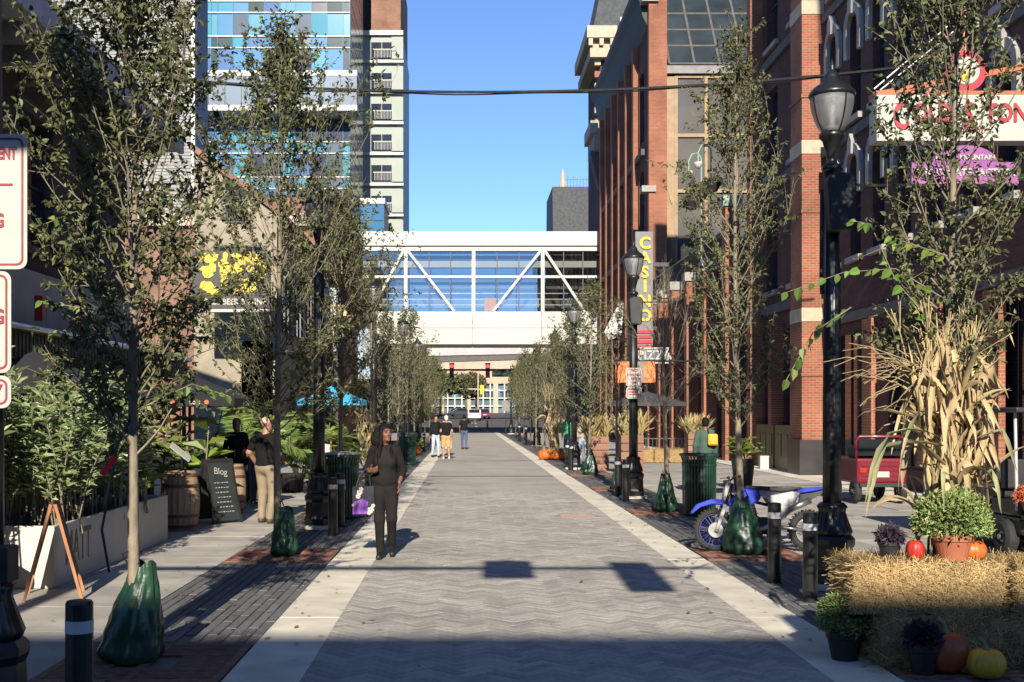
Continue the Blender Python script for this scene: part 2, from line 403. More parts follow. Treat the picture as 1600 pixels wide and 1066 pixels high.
# sidewalks with slabs
for x0, x1, cols, y0, y1 in ((-9.2, BL, 5, 6, 27), (BR, 10.7, 5, 8, 38)):
    st = struct(MB().box((x0,-6,-.09),(x1,110,-.012)).build('sidewalk', mt['slab_base']))
    wd = (x1-x0)/cols; ln = 1.25
    me = MB().box((-wd/2+.006,-ln/2+.006,-.012),(wd/2-.006,ln/2-.006,0)).mesh('slab'); me.materials.append(mt['slab'])
    for i in range(cols):
        if x0 < -3.1 and i < 2: continue
        for j in range(int((y1-y0)/ln)):
            o = bpy.data.objects.new('slab', me); COL.objects.link(o); o.parent = st
            o.location = (x0+(i+.5)*wd, y0+(j+.5)*ln, random.uniform(-.002,.002)); o.rotation_euler = (random.gauss(0,.0015), random.gauss(0,.0015), 0)
    if x0 > 0:
        sheet('facade_apron', 9.3, 10.6, 24, 66, .006, mt['concrete'], st)

# tree grates: rusty iron frames with slots
gm = MB()
s_ = .655
for a, b in (((-s_,-s_),(s_,-s_+.06)), ((-s_,s_-.06),(s_,s_)), ((-s_,-s_+.06),(-s_+.06,s_-.06)), ((s_-.06,-s_+.06),(s_,s_-.06)), ((-.03,-s_+.06),(.03,s_-.06))):
    gm.box((a[0],a[1],-.01),(b[0],b[1],.006))
for k in range(22):
    y = -s_+.085 + k*(2*s_-.17)/21
    for xa, xb in ((-s_+.06,-.03),(.03,s_-.06)):
        if abs(y) < .22: xa, xb = (xa, min(xb,-.22)) if xa < 0 else (max(xa,.22), xb)
        gm.box((xa,y-.015,-.01),(xb,y+.015,.003))
gme = gm.mesh('tree_grate'); gme.materials.append(mt['rust'])
TX = {'L': -2.36, 'R': 3.69}
dist_words = ['nearest', 'second', 'third', 'fourth', 'fifth']
for side in 'LR':
    sidew = 'left' if side == 'L' else 'right'
    for k, y in enumerate(TREE_Y[side][:5]):
        o = bpy.data.objects.new('tree_grate', gme); COL.objects.link(o); o.location = (TX[side], y, .002)
        tag(o, f'{dist_words[k]} rusty slotted iron tree grate of the {sidew} hand tree row', 'tree grate', 'rusty tree grates')
# iron lid in the roadway, small red brick patch look
lid = MB(); lid.lathe([(.40,-.004),(.40,.004),(.36,.006),(.36,.003),(.0,.003)], 24)
for k in range(6): lid.box((-.3,-.26+k*.1,.003),(.3,-.23+k*.1,.006))
tag(lid.build('manhole_cover', M('pale_iron_lid',(.33,.25,.20),.8,.2,20), loc=(1.98,20.6,.002)), 'reddish iron lid set into the grey road paving', 'manhole cover')

# fallen leaves and grit scattered along the strips
g_ = np.random.default_rng(77); n_ = 520
fx_ = np.where(g_.random(n_) < .5, g_.normal(-2.0,.7,n_), g_.normal(3.3,.8,n_)); fy_ = 7.8+g_.gamma(1.6,7,n_)
P_ = np.stack([fx_,fy_,np.full(n_,.012)],1); a_ = g_.uniform(0,6.28,n_)
S_ = np.stack([np.cos(a_),np.sin(a_),np.zeros(n_)],1); T_ = np.stack([-np.sin(a_),np.cos(a_),np.zeros(n_)],1); L_ = g_.uniform(.018,.045,n_)[:,None]
V_ = np.stack([P_-S_*L_, P_+T_*L_*.45+[0,0,.006], P_+S_*L_+[0,0,.01], P_-T_*L_*.45+[0,0,.004]],1).reshape(-1,3); i_ = np.arange(n_)*4
fo_ = stuff(mobj('fallen_leaves', np_mesh('fallen_leaves', V_, np.stack([i_,i_+1,i_+2,i_+3],1)), M('fallen_leaf',(.20,.14,.06),.8,.3,4,rand='island',rv=.6,hue=.03)))
fo_['label'] = 'small dry leaves scattered over the paving'; fo_['category'] = 'leaves'
# far street beyond the paved block, rising gently
prof = [(110,0),(120,.0),(150,.85),(250,1.8),(330,1.9),(600,1.9)]
m = MB()
m.add([(x,y,z-.03) for y,z in prof for x in (-9,11)], [(2*i,2*i+1,2*i+3,2*i+2) for i in range(len(prof)-1)])
fs_ = struct(m.build('asphalt_street', mt['asphalt']))
def far_z(y):
    for (a,za),(b,zb) in zip(prof, prof[1:]):
        if a <= y <= b: return za+(zb-za)*(y-a)/(b-a)-.03
    return 1.87
for sx0, sx1 in ((-60,-9),(11,80)):
    m = MB(); m.add([(x,y,z+.09) for y,z in prof for x in (sx0,sx1)], [(2*i,2*i+1,2*i+3,2*i+2) for i in range(len(prof)-1)])
    struct(m.build('far_pavement', mt['slab_base']))
lm = MB()
for y in range(128,250,9):
    lm.add([(1.0,y,far_z(y)+.03),(1.2,y,far_z(y)+.03),(1.2,y+4,far_z(y+4)+.03),(1.0,y+4,far_z(y+4)+.03)], [(0,1,2,3)])
lm.build('lane_marking', mt['white'], fs_)
# ================================================================== BUILDINGS
def fR(X): return lambda u, z, d: (X-d, u, z)          # right hand facade, faces -X
def fL(X): return lambda u, z, d: (X+d, u, z)          # left hand facade, faces +X
def fF(Y): return lambda u, z, d: (u, Y-d, z)          # faces the camera
mt['slate'] = M('slate_roof', (.055,.058,.06), .8, .3, 3, bump=.6, bscale=12)
mt['stone'] = M('grey_stone', (.30,.28,.25), .85, .2, 3, bump=.3)
mt['stone_d'] = M('dark_stone', (.10,.095,.09), .85, .2, 3, bump=.3)
mt['frame_d'] = M('dark_window_frame', (.035,.035,.038), .5, .2, 5)
mt['green_cu'] = M('copper_green', (.22,.33,.27), .7, .2, 4)
mt['olive'] = M('olive_panel', (.13,.115,.05), .5, .2, 5)
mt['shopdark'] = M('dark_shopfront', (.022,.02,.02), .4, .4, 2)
mt['soffit'] = M('grey_soffit', (.55,.56,.60), .8, .15, 2)

def wall(fm, u0, u1, z0, z1, ops, dep=.35):
    """wall slab from depth -dep to 0 with rectangular openings"""
    m = MB(); us = sorted({u0,u1}|{a for o in ops for a in (o[0],o[1]) if u0 < a < u1})
    for a, b in zip(us, us[1:]):
        col = sorted([(o[2],o[3]) for o in ops if o[0] <= a+1e-6 and o[1] >= b-1e-6]); z = z0
        for c, d in col:
            if c > z: m.bm(fm,a,b,z,c,-dep,0)
            z = max(z, d)
        if z < z1: m.bm(fm,a,b,z,z1,-dep,0)
    return m
def arch_fill(m, fm, u0, u1, zs, zt, dep=.35, n=8):
    """fills the corners above an arch whose crown is zt and springing zs"""
    c = (u0+u1)/2; a = (u1-u0)/2
    for s in (-1, 1):
        poly = [(c+s*a, zt)]
        for k in range(n+1):
            t = math.pi/2*k/n; poly.append((c+s*a*math.cos(t), zs+(zt-zs)*math.sin(t)))
        m.prism(poly, fm, -dep, -.001)
def window(parent, fm, u0, u1, z0, z1, arch=0, frame=None, glass=None, rec=.2, bars=(1,1), sill=None, hood=None, world=True, fw=.06):
    frame = frame or mt['frame_d']; glass = glass or mt['darkglass']
    f = MB()
    f.bm(fm,u0,u0+fw,z0,z1,-rec-.06,-rec+.03); f.bm(fm,u1-fw,u1,z0,z1,-rec-.06,-rec+.03)
    f.bm(fm,u0+fw,u1-fw,z0,z0+fw,-rec-.06,-rec+.03); f.bm(fm,u0+fw,u1-fw,z1-fw,z1,-rec-.06,-rec+.03)
    for i in range(1, bars[0]):
        u = u0+(u1-u0)*i/bars[0]; f.bm(fm,u-.02,u+.02,z0+fw,z1-fw,-rec-.05,-rec+.02)
    for j in range(1, bars[1]):
        z = z0+(z1-z0)*j/bars[1]; f.bm(fm,u0+fw,u1-fw,z-.025,z+.025,-rec-.055,-rec+.025)
    fo = f.build('window', frame, parent, world=world)
    MB().bm(fm,u0+.02,u1-.02,z0+.02,z1-.02,-rec-.03,-rec-.015).build('pane', glass, fo, world=world)
    if sill: MB().bm(fm,u0-.12,u1+.12,z0-.16,z0-.005,-.15,.12).build('sill', sill, fo, world=world)
    if hood:
        h = MB(); c=(u0+u1)/2; a=(u1-u0)/2+.02; zs = z1-(u1-u0)/2*.9; n=8
        pts=[(c-a,zs-.75)]+[(c-a*math.cos(math.pi*k/n), zs+(z1-zs+.02)*math.sin(math.pi*k/n)) for k in range(n+1)]+[(c+a,zs-.75)]
        for k in range(len(pts)-1):
            (p,q),(r,s) = pts[k],pts[k+1]
            def outp(u,z): 
                dx,dz=u-c,z-zs
                if z < zs: return (u+(.2 if u>c else -.2), z)
                l=math.hypot(dx,dz) or 1; return (u+dx/l*.22, z+dz/l*.24)
            h.prism([(p,q),outp(p,q),outp(r,s),(r,s)], fm, .003, .12)
        h.prism([(c-.14,z1-.05),(c-.16,z1+.3),(c,z1+.52),(c+.16,z1+.3),(c+.14,z1-.05)], fm, .003, .18)
        h.build('hood', hood, fo, world=world)
    return fo

# ---- right, nearest: dark red brick block with arched windows
b = thing('brick_building', 'dark red brick building with arched stone-hooded windows on the right beside the lamp post', 'building', (WR+4,22,0))
fm = fR(WR)
ops = []; wins = []
ys = [33.0-1.75*k for k in range(7)]
rows = [(6.1,8.9),(9.9,12.7),(13.9,16.6),(17.7,20.3)]
for r0, r1 in rows:
    for y in ys: wins.append((y-.42,y+.42,r0,r1)); ops.append((y-.42,y+.42,r0,r1))
shop = [(12.6+4.3*k, 15.9+4.3*k, .5, 4.1) for k in range(5)]
ops += shop
wm = wall(fm, 8, 34, 0, 23, ops)
for o in wins: arch_fill(wm, fm, o[0], o[1], o[3]-.36, o[3])
wm.build('wall', mt['brick_d'], b, world=True)
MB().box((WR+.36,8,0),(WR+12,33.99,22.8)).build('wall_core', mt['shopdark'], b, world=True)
for o in wins: window(b, fm, *o, bars=(1,2), sill=mt['stone'], hood=mt['stone'])
for o in shop: window(b, fm, *o, bars=(3,1), frame=mt['shopdark'], rec=.15)
for z in (4.35, 9.35, 13.3): MB().bm(fm,8,34,z,z+.25,-.05,.08).build('string_course', mt['stone_d'], b, world=True)
MB().bm(fm,8,34,22.4,23.2,-.3,.7).build('cornice', mt['stone_d'], b, world=True)
for u in (21.85+1.15-.1, 25.7, 30.0):
    m = MB(); m.bm(fm,u-.35,u+.35,.9,4.3,.003,.14); m.build('pier', mt['brick'], b, world=True)
    MB().bm(fm,u-.4,u+.4,0,.9,.003,.2).build('pier_base', mt['shopdark'], b, world=True)

# ---- right: brick block with the sunlit corner pier
b = thing('brick_building', 'red brick building with sunlit corner pier and cream stone bands, right of street', 'building', (WR+3,38,0))
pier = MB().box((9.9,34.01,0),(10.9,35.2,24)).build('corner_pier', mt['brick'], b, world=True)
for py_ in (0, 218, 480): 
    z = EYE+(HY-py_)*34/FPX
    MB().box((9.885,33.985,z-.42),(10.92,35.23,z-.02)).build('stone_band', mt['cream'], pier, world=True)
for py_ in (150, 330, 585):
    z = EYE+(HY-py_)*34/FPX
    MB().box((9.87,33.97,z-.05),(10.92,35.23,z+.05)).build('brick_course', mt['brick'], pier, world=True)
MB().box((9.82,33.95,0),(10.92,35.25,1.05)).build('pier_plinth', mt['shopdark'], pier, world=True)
fm = fR(10.45)
ops = [(35.7,37.8,.55,4.6),(38.4,40.4,.55,4.6)]
for z in (6,10,14.4,18.5): ops += [(35.8,37.2,z,z+2.9),(38.7,40.1,z,z+2.9)]
wm = wall(fm,35.2,41,0,24,ops); wm.build('wall', mt['brick_d'], b, world=True)
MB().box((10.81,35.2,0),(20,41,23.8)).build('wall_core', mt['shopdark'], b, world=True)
for o in ops: window(b, fm, *o, bars=(1,2) if o[2] > 5 else (2,1), sill=mt['stone'])
for o in ops[:2]:
    base = MB().bm(fm,o[0]-.2,o[1]+.2,.005,1.45,.003,.28).build('shopfront_base', mt['olive'], b, world=True)
    for k in range(3):
        u = o[0]-.1+k*(o[1]-o[0]+.2)/3
        MB().bm(fm,u+.06,u+(o[1]-o[0]+.2)/3-.06,.45,1.15,.284,.31).build('panel', mt['olive'], base, world=True)
m = MB().box((10.0,40.6,0),(10.5,41.1,24)); m.build('thin_pier', mt['brick'], b, world=True)
for z in (5.2, 9.4, 13.7): MB().bm(fm,35.2,40.6,z,z+.3,.003,.12).build('string_course', mt['stone_d'], b, world=True)
# sunlit narrow storefront piers at street level
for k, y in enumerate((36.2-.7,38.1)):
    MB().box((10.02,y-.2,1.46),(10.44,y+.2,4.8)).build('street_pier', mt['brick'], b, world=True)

# ---- right: terrace arcade, with atrium behind
b = thing('arcade_building', 'low brick arcade with terrace railing below the glass atrium, right side', 'building', (WR+3,53,0))
fm = fR(10.5)
pys = [44.6,48.6,52.4,56.2,60,63.6]
ops = [(41.3,44.2,.4,6.6)]+[(pys[k]+.5, pys[k+1]-.4, .4, 6.6) for k in range(5)]
wm = wall(fm, 41.0, 66, 0, 8, ops, .5); wm.build('wall', mt['brick_d'], b, world=True)
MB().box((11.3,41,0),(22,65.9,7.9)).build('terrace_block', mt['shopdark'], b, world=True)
for o in ops: window(b, fm, *o, bars=(3,3), rec=.35)
for i, y in enumerate(pys):
    zt = 9.8 if i == 0 else 7.8
    p = MB().box((9.95,y-.3,0),(10.49,y+.3,zt)).build('arcade_pier', mt['brick'], b, world=True)
    MB().box((9.85,y-.4,zt),(10.6,y+.4,zt+.4)).build('pier_cap', mt['green_cu'] if i == 0 else mt['stone'], p, world=True)
ra = MB()
for k in range(90):
    y = 45+k*20.7/89; ra.box((10.55,y-.015,8.0),(10.58,y+.015,9.3))
ra.box((10.53,45,9.3),(10.6,65.8,9.38)); ra.box((10.53,45,8.05),(10.6,65.8,8.12)); 
ra.build('terrace_railing', mt['black'], b, world=True)
fl = MB()
stairs = MB()
for k in range(14): stairs.box((10.9,46+k*.9,7.9+k*.0),(11.6,46.9+k*.9,8.2+k*.16))
stairs.build('terrace_stair', mt['dark_metal'], b, world=True)

# atrium
b = thing('glass_atrium', 'tall glass atrium with sloped grid roof between the brick buildings', 'atrium', (14.5,68,0))
X0, X1, YA = 11.4, 17.2, 66.3
fm = fF(YA)
mt['atr_frame'] = M('sandstone_frame', (.30,.21,.125), .7, .15, 3)
mt['atr_glass'] = M('bronze_glass', (.10,.095,.09), .08, .3, .35, spec=.6)
mt['atr_dark'] = M('roof_glass', (.035,.045,.05), .12, .5, .4, spec=.6)
mt['signgrey0'] = M('gutter_grey', (.13,.13,.13), .5, .3, 2)
z0, z1, z2 = 7.9, 21.2, 27.2
cu = [X0+.65+k*(X1-X0-.65)/3 for k in range(4)]
fr = MB(); fr.bm(fm,X0,X0+.65,z0,z1,-.3,.05)
for u in cu: fr.bm(fm,u-.09,u+.09,z0,z1,-.15,.1)
rowz = [z0, 9.5, 14.6, 17.8, z1]
for z in rowz: fr.bm(fm,X0+.65,X1,z-.1,z+.1,-.12,.08)
fr.build('frame', mt['atr_frame'], b, world=True)
for i in range(3):
    for j in range(4):
        MB().bm(fm,cu[i]+.09,cu[i+1]-.09,rowz[j]+.1,rowz[j+1]-.1,-.08,-.05).build('pane', mt['atr_glass'], b, world=True)
MB().bm(fm,X0-.1,X1,z1+.1,z1+.55,-.4,.3).build('gutter', mt['signgrey0'], b, world=True)
sl_ = lambda u, v: (u, YA+.2+v*3.9, z1+.8+v*(z2-z1-.8))
gu = [X0+.3+k*(X1-X0)/4 for k in range(5)]; gv = [0,.26,.5,.75,1.0,1.25]
for i in range(4):
    for j in range(5):
        q = [sl_(gu[i]+.06,gv[j]+.012), sl_(gu[i+1]-.06,gv[j]+.012), sl_(gu[i+1]-.06,gv[j+1]-.012), sl_(gu[i]+.06,gv[j+1]-.012)]
        m = MB(); m.add(q+[(p[0],p[1]+.05,p[2]-.03) for p in q], [(0,1,2,3),(7,6,5,4),(0,4,5,1),(1,5,6,2),(2,6,7,3),(3,7,4,0)])
        m.build('roof_pane', mt['atr_dark'], b, world=True)
m = MB()
for u in gu: m.obox(sl_(u,0), sl_(u,1.25), .13, .12)
for v in gv: m.obox(sl_(gu[0],v), sl_(gu[-1],v), .1, .1)
m.build('roof_bar', mt['stone_d'], b, world=True)
m = MB(); m.add([sl_(gu[0],0),sl_(gu[0],1.25),(gu[0],YA+6,z1)], [(0,1,2)]); m.build('roof_cheek', mt['atr_dark'], b, world=True)
MB().box((X1,42,7.9),(24,72,30)).build('back_wall', mt['brick_d'], b, world=True)
MB().box((X0+.02,YA+.35,0),(X1-.01,YA+.6,z1)).build('inner_wall', mt['shopdark'], b, world=True)
MB().box((X0,YA+5.3,z1),(X1,YA+8,z2+3)).build('upper_wall', mt['brick_d'], b, world=True)

# ---- right: tall brick building with sunlit end wall
b = thing('brick_building', 'tall red brick building with sunlit end wall and black cornice beside the skybridge', 'building', (14,77,0))
fm = fR(10.42)
ops = []; 
for k in range(6):
    for z, h in ((2.2,3.4),(7.4,3.4),(12.6,3.6),(17.8,4.2)): ops.append((67.6+k*3.45, 69.6+k*3.45, z, z+h))
wm = wall(fm, 66, 89, 0, 26, ops)
for o in ops: arch_fill(wm, fm, o[0], o[1], o[3]-.6, o[3])
wm.build('wall', mt['brick_d'], b, world=True)
MB().box((10.8,66.02,0),(11.39,89,25.9)).build('wall_core', mt['brick_d'], b, world=True)
MB().box((11.39,75,0),(22,89,25.8)).build('wall_core', mt['brick_d'], b, world=True)
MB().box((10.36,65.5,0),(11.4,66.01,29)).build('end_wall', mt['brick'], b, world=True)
for o in ops: window(b, fm, *o, bars=(1,2), rec=.22)
for k in range(7):
    y = 66.9+k*3.45
    if k: MB().bm(fm,y-.35,y+.35,0,24,.003,.3).build('pilaster', mt['brick'], b, world=True)
for z in (6.5,11.7,16.9):
    m = MB()
    for k in range(6): m.bm(fm,67.26+k*3.45,69.99+k*3.45,z,z+.35,.003,.22)
    m.build('string_course', mt['stone_d'], b, world=True)
MB().box((9.95,65.35,14.4),(10.75,66.2,14.75)).build('stone_block', mt['stone'], b, world=True)
MB().box((9.95,65.3,25.2),(10.9,66.2,25.7)).build('stone_block', mt['stone'], b, world=True)
m = MB()
m.prism([(10.41,24.0),(10.1,24.6),(9.9,25.6),(9.65,26.0),(9.65,26.4),(10.41,26.4)], lambda u,v,d: (u,d,v), 66.1, 89); m.build('cornice', mt['black_rough'], b, world=True)

# ---- right: ornate tower beyond the bridge
b = thing('corner_tower', 'ornate cream and brick corner tower with slate mansard roof beyond the bridge', 'tower', (13,101,0))
m = MB().box((11.2,97,0),(18,106,32)); m.build('wall', mt['brick_d'], b, world=True)
for k in range(10):
    z = 22+k*1.0
    MB().box((10.75,96.6,z),(11.25,97.2,z+.5)).build('band_stone', mt['cream'] if k % 2 else mt['brick'], b, world=True)
m = MB(); m.box((10.3,96,31.5),(18.4,106.4,32.3)); m.box((10.55,96.3,32.3),(18.3,106.3,33.0)); m.box((10.0,95.6,33.0),(18.6,106.6,34.0)); m.build('cornice', mt['cream'], b, world=True)
m = MB(); 
for k in range(8): MB().box((10.15+k*.9,95.7,32.4),(10.5+k*.9,96.3,33.0)).build('dentil', mt['cream'], b, world=True)
m = MB(); m.add([(10.6,96.2,34),(18,96.2,34),(18,106,34),(10.6,106,34),(12.4,98.2,43),(16.5,98.2,43),(16.5,104,43),(12.4,104,43)], [(0,1,5,4),(1,2,6,5),(2,3,7,6),(3,0,4,7),(4,5,6,7)]); m.build('mansard_roof', mt['slate'], b, world=True)
w_ = MB(); w_.prism([(-.9+11.9,27)]+[(11.9-.9*math.cos(math.pi*k/8),29.6+.9*math.sin(math.pi*k/8)) for k in range(9)]+[(12.8,27)], fF(97), .004,.1); w_.build('window', mt['darkglass'], b, world=True)
m = MB(); m.box((9.9,92,24.2),(11.3,96.9,25.2)); m.box((10.2,92.2,22.9),(11.3,96.8,24.2)); m.build('lower_cornice', mt['stone'], b, world=True)
m = MB(); m.prism([(11.2,19.5),(10.7,20),(10.3,21.6),(10.0,23),(11.2,23)], lambda u,v,d:(u,d,v), 93, 94.2); m.build('bracket', mt['stone_d'], b, world=True)
MB().box((11.2,90,0),(18,97,24.2)).build('side_wall', mt['brick_d'], b, world=True)
b = tag(MB().box((12.2,90.5,24.3),(14.5,92,32.5)).build('stair_tower', mt['white']), 'plain white stair block above the black cornice near the mansard tower', 'stair block')
MB().box((12.05,90.35,32.5),(14.65,92.15,32.9)).build('coping', mt['white'], b)

# ---- far right slate roof building
b = thing('slate_building', 'far dark slate roofed building with pinnacle and roof rail beside the bridge', 'building', (14,150,0))
x0, zt = at(865,287,150); x1, _ = at(925,287,150)
m = MB(); m.add([(x0,150,20),(x1+6,150,20),(x1+6,152,zt),(x0,152,zt),(x0,165,20),(x1+6,165,20),(x1+6,163,zt),(x0,163,zt)], [(0,1,2,3),(1,5,6,2),(5,4,7,6),(4,0,3,7),(3,2,6,7)]); m.build('mansard_roof', mt['slate'], b, world=True)
MB().box((x0-.3,149.6,0),(x1+6,165,20)).build('wall', mt['brick_d'], b, world=True)
MB().lathe([(.5,0),(.5,.6),(.35,.7),(.3,1.6),(.1,2.2),(.02,2.6)],8,(at(880,287,152)[0],152.5,zt)).build('pinnacle', mt['cream'], b, world=True)
m = MB()
for k in range(9): m.tube([(x0+1.6+k*.42,152.5,zt),(x0+1.6+k*.42,152.5,zt+1.2+.3*(k%2))],.04,4)
m.tube([(x0+1.6,152.5,zt+1),(x0+5,152.5,zt+1)],.04,4); m.build('roof_rail', mt['dark_metal'], b, world=True)

# ---- left, nearest: low dark building with deep eaves
b = thing('dark_building', 'low dark brick building with deep grey eaves on the left', 'building', (-12,18,0))
fm = fL(WL)
ops = []
for k in range(6): ops.append((8.6+k*3.0, 10.3+k*3.0, 4.9, 7.3))
shop = [(8.5+k*3.2, 11.2+k*3.2, .4, 2.9) for k in range(5)]
wm = wall(fm, 6, 27, 0, 8.2, ops+shop); wm.build('wall', mt['brick_k'], b, world=True)
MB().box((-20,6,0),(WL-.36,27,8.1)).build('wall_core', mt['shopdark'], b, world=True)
for o in ops:
    window(b, fm, *o, bars=(1,2), sill=mt['stone_d'])
    MB().bm(fm,o[0]-.15,o[1]+.15,o[3],o[3]+.25,.003,.06).build('lintel', mt['stone_d'], b, world=True)
for o in shop: window(b, fm, *o, bars=(2,1), rec=.15)
m = MB(); m.bm(fm,5.5,27.4,8.05,8.2,.004,1.15); m.build('soffit', mt['soffit'], b, world=True)
MB().bm(fm,5.5,27.4,8.0,8.45,1.15,1.28).build('gutter_board', mt['soffit'], b, world=True)
for k in range(17): MB().bm(fm,6+k*1.22,6.2+k*1.22,7.75,8.04,.004,.95).build('eave_bracket', mt['stone'], b, world=True)
m = MB(); m.prism([(WL+1.3,8.46),(WL+1.2,8.6),(-14,11.0),(-20,11.0),(-20,8.46)], lambda u,v,d:(u,d,v), 5.4, 27.5); m.build('roof', mt['slate'], b, world=True)
mt['fascia'] = M('pale_fascia', (.42,.40,.35), .7, .12, 1.5)
for k in range(6): MB().bm(fm,9+k*3.0,11.94+k*3.0,3.35,4.35,.004,.35).build('fascia_panel', mt['fascia'], b, world=True)
m = MB()
for k in range(120):
    y = 9+k*.15; m.bm(fm,y,y+.1,2.62,3.08,1.42,1.47)
aw = MB(); aw.prism([(WL+.01,3.32),(WL+1.5,3.08),(WL+1.5,3.03),(WL+.01,3.27)], lambda u,v,d:(u,d,v), 9, 27)
awo = aw.build('awning', mt['dark_metal'], b, world=True); m.build('awning_valance', mt['frame_d'], awo, world=True)
MB().tube([(WL+1.52,9,3.1),(WL+1.52,27,3.1)],.06,8).build('awning_tube', mt['steel'], awo, world=True)
for k in range(7): MB().tube([(WL+1.4,9.5+k*2.9,0),(WL+1.4,9.5+k*2.9,3.05)],.05,8).build('awning_post', mt['dark_metal'], awo, world=True)
for px, py in ((62,482),(123,497)):
    x, z = at(px,py,20); MB().cbox((-7.2,7.2*FPX/(HX-px),EYE+(HY-py)*7.2/(HX-px)),(.14,.12,.42)).build('red_lamp', mt['red'], b, world=True)

# ---- left: tall pale grey corrugated block
b = thing('grey_building', 'tall pale grey corrugated metal clad building behind the nearest left tree', 'building', (-18,61,0))
xr = at(305,0,60)[0]
mt['siding'] = M('grey_siding', (.24,.235,.22), .6, .08, .6, stretch=(.4,1,3))
m = MB().box((-44,60.06,0),(xr-.1,63,36)); m.build('wall_core', mt['siding'], b, world=True)
m = MB()
for k in range(150):
    z = 10+k*.17; m.bm(fF(60.05), -44, xr-.2, z, z+.11, 0, .03)
stuff(m.build('siding', mt['siding'], b, world=True))
MB().box((xr-.19,59.92,0),(xr,60.2,36.1)).build('corner_trim', mt['white'], b, world=True)
MB().box((xr-.099,60.21,0),(xr-.02,63.02,36)).build('side_wall', mt['dark_metal'], b, world=True)

# ---- left: cream gabled building
b = thing('cream_building', 'cream gabled building half hidden by trees behind the yellow sign', 'building', (-9,46,0))
m = MB(); 
m.prism([(-9.7,0),(-6.75,0),(-6.75,8.9),(-8.2,10.0),(-9.7,11.1)], lambda u,v,d:(u,d,v), 41, 52); m.build('wall', M('buff_render',(.27,.235,.17),.85,.2,2,bump=.3), b, world=True)
m = MB(); m.prism([(-6.5,8.75),(-6.5,9.0),(-9.8,11.45),(-9.8,11.2)], lambda u,v,d:(u,d,v), 40.8, 52.2); m.build('roof', mt['brick_b'], b, world=True)
fm = fF(41)
for (a,c) in ((-9.0,6.4),(-7.9,6.4),(-8.6,8.6)): window(b, fm, a, a+.8, c, c+1.4, rec=-.03, bars=(1,2))
fm2 = fL(-6.75)
for k in range(3): window(b, fm2, 42+k*3.2, 44+k*3.2, 4.8, 7, rec=-.03, bars=(2,2))
# ---- left: brown brick block with awnings
b = thing('brown_building', 'brown brick building with colourful wall banner beyond the trees on the left', 'building', (-10,62,0))
MB().box((-18,56,0),(-7.3,68,11.0)).build('wall', mt['brick_b'], b, world=True)
MB().box((-18,68.2,0),(-7.55,84,14.6)).build('rear_wall', mt['brick_b'], b, world=True)
MB().box((-18,55.7,10.9),(-7.1,68.1,11.5)).build('cornice', mt['cream'], b, world=True)
for k in range(5): window(b, fL(-7.3), 57+k*2.2, 58.3+k*2.2, 5.6, 8.6, rec=-.03, bars=(1,2), sill=mt['cream'])
for k in range(3): window(b, fF(56), -13+k*1.9, -11.9+k*1.9, 7.2, 9.9, rec=-.03, bars=(1,2), sill=mt['cream'])
MB().prism([(-7.28,8.0),(-6.0,6.9),(-7.28,6.9)], lambda u,v,d:(u,d,v), 60, 66).build('awning', M('sand_awning',(.62,.40,.19),.8,.1), b, world=True)
MB().box((-8,41,0),(-6.9,56,4.4)).build('low_front', mt['white'], b, world=True)

# ---- glass tower
b = thing('glass_tower', 'blue glass curtain wall tower with white floor lines on the left', 'tower', (-16,100,0))
YT = 97.0; fm = fF(YT)
cols_px = [320,330,340,364,388,413,438,461,487,511,536,547]
ux = [at(p,0,YT)[0] for p in cols_px]
MB().box((ux[0]+.02,YT+.25,0),(ux[-1]-.02,YT+12,52)).build('core', mt['dark_metal'], b, world=True)
def glaze(name, c, r=.2, sp=.12): return M(name, [v*.42 for v in c], r, .12, .25, spec=sp, metal=.0)
gl = [glaze('pane_cyan',(.16,.56,.78)), glaze('pane_blue',(.16,.32,.66)), glaze('pane_sky',(.18,.48,.82)), glaze('pane_slate',(.10,.13,.20)), glaze('pane_moss',(.13,.19,.20)), glaze('pane_steel',(.22,.30,.40))]
def zpx(y): return EYE+(HY-y)*YT/FPX
lines = []
y = 405
while y > -260: lines += [y, y-18]; y -= 55
lines = sorted({round(v) for v in lines}, reverse=True)     # from low to high
mull = MB()
for i in range(len(ux)): mull.bm(fm, ux[i]-.02, ux[i]+.02, zpx(405), zpx(-255), 0, .05)
mull.build('mullion', gl[0], b, world=True)
lo = [zpx(v) for v in lines]
for z in lo: MB().bm(fm, ux[0], ux[-1], z-.045, z+.045, -.1, .08).build('floor_line', mt['white'], b, world=True)
for j in range(len(lo)-1):
    for i in range(len(ux)-1):
        wts = [4,3,4,1,2,1] if i < 7 else [3,1,2,3,3,2]
        g_ = random.choices(gl, wts)[0]
        a_, b_ = random.gauss(0,.012), random.gauss(0,.012)
        q = [(ux[i]+.025,lo[j]+.05),(ux[i+1]-.025,lo[j]+.05),(ux[i+1]-.025,lo[j+1]-.05),(ux[i]+.025,lo[j+1]-.05)]
        m = MB(); m.add([(u, YT+.03+(u-ux[i])*a_+(z-lo[j])*b_, z) for u,z in q]+[(u, YT+.09, z) for u,z in q], [(0,1,2,3),(7,6,5,4),(0,4,5,1),(1,5,6,2),(2,6,7,3),(3,7,4,0)])
        m.build('pane', g_, b, world=True)
# right flank of the tower, panes and white lines
fs2 = fL(ux[-1])
for j in range(len(lo)-1):
    for k in range(3):
        MB().bm(fs2, YT+.3+k*3.9, YT+.3+k*3.9+3.8, lo[j]+.05, lo[j+1]-.05, -.05,.03).build('flank_pane', gl[4] if (j+k)%2 else gl[3], b, world=True)
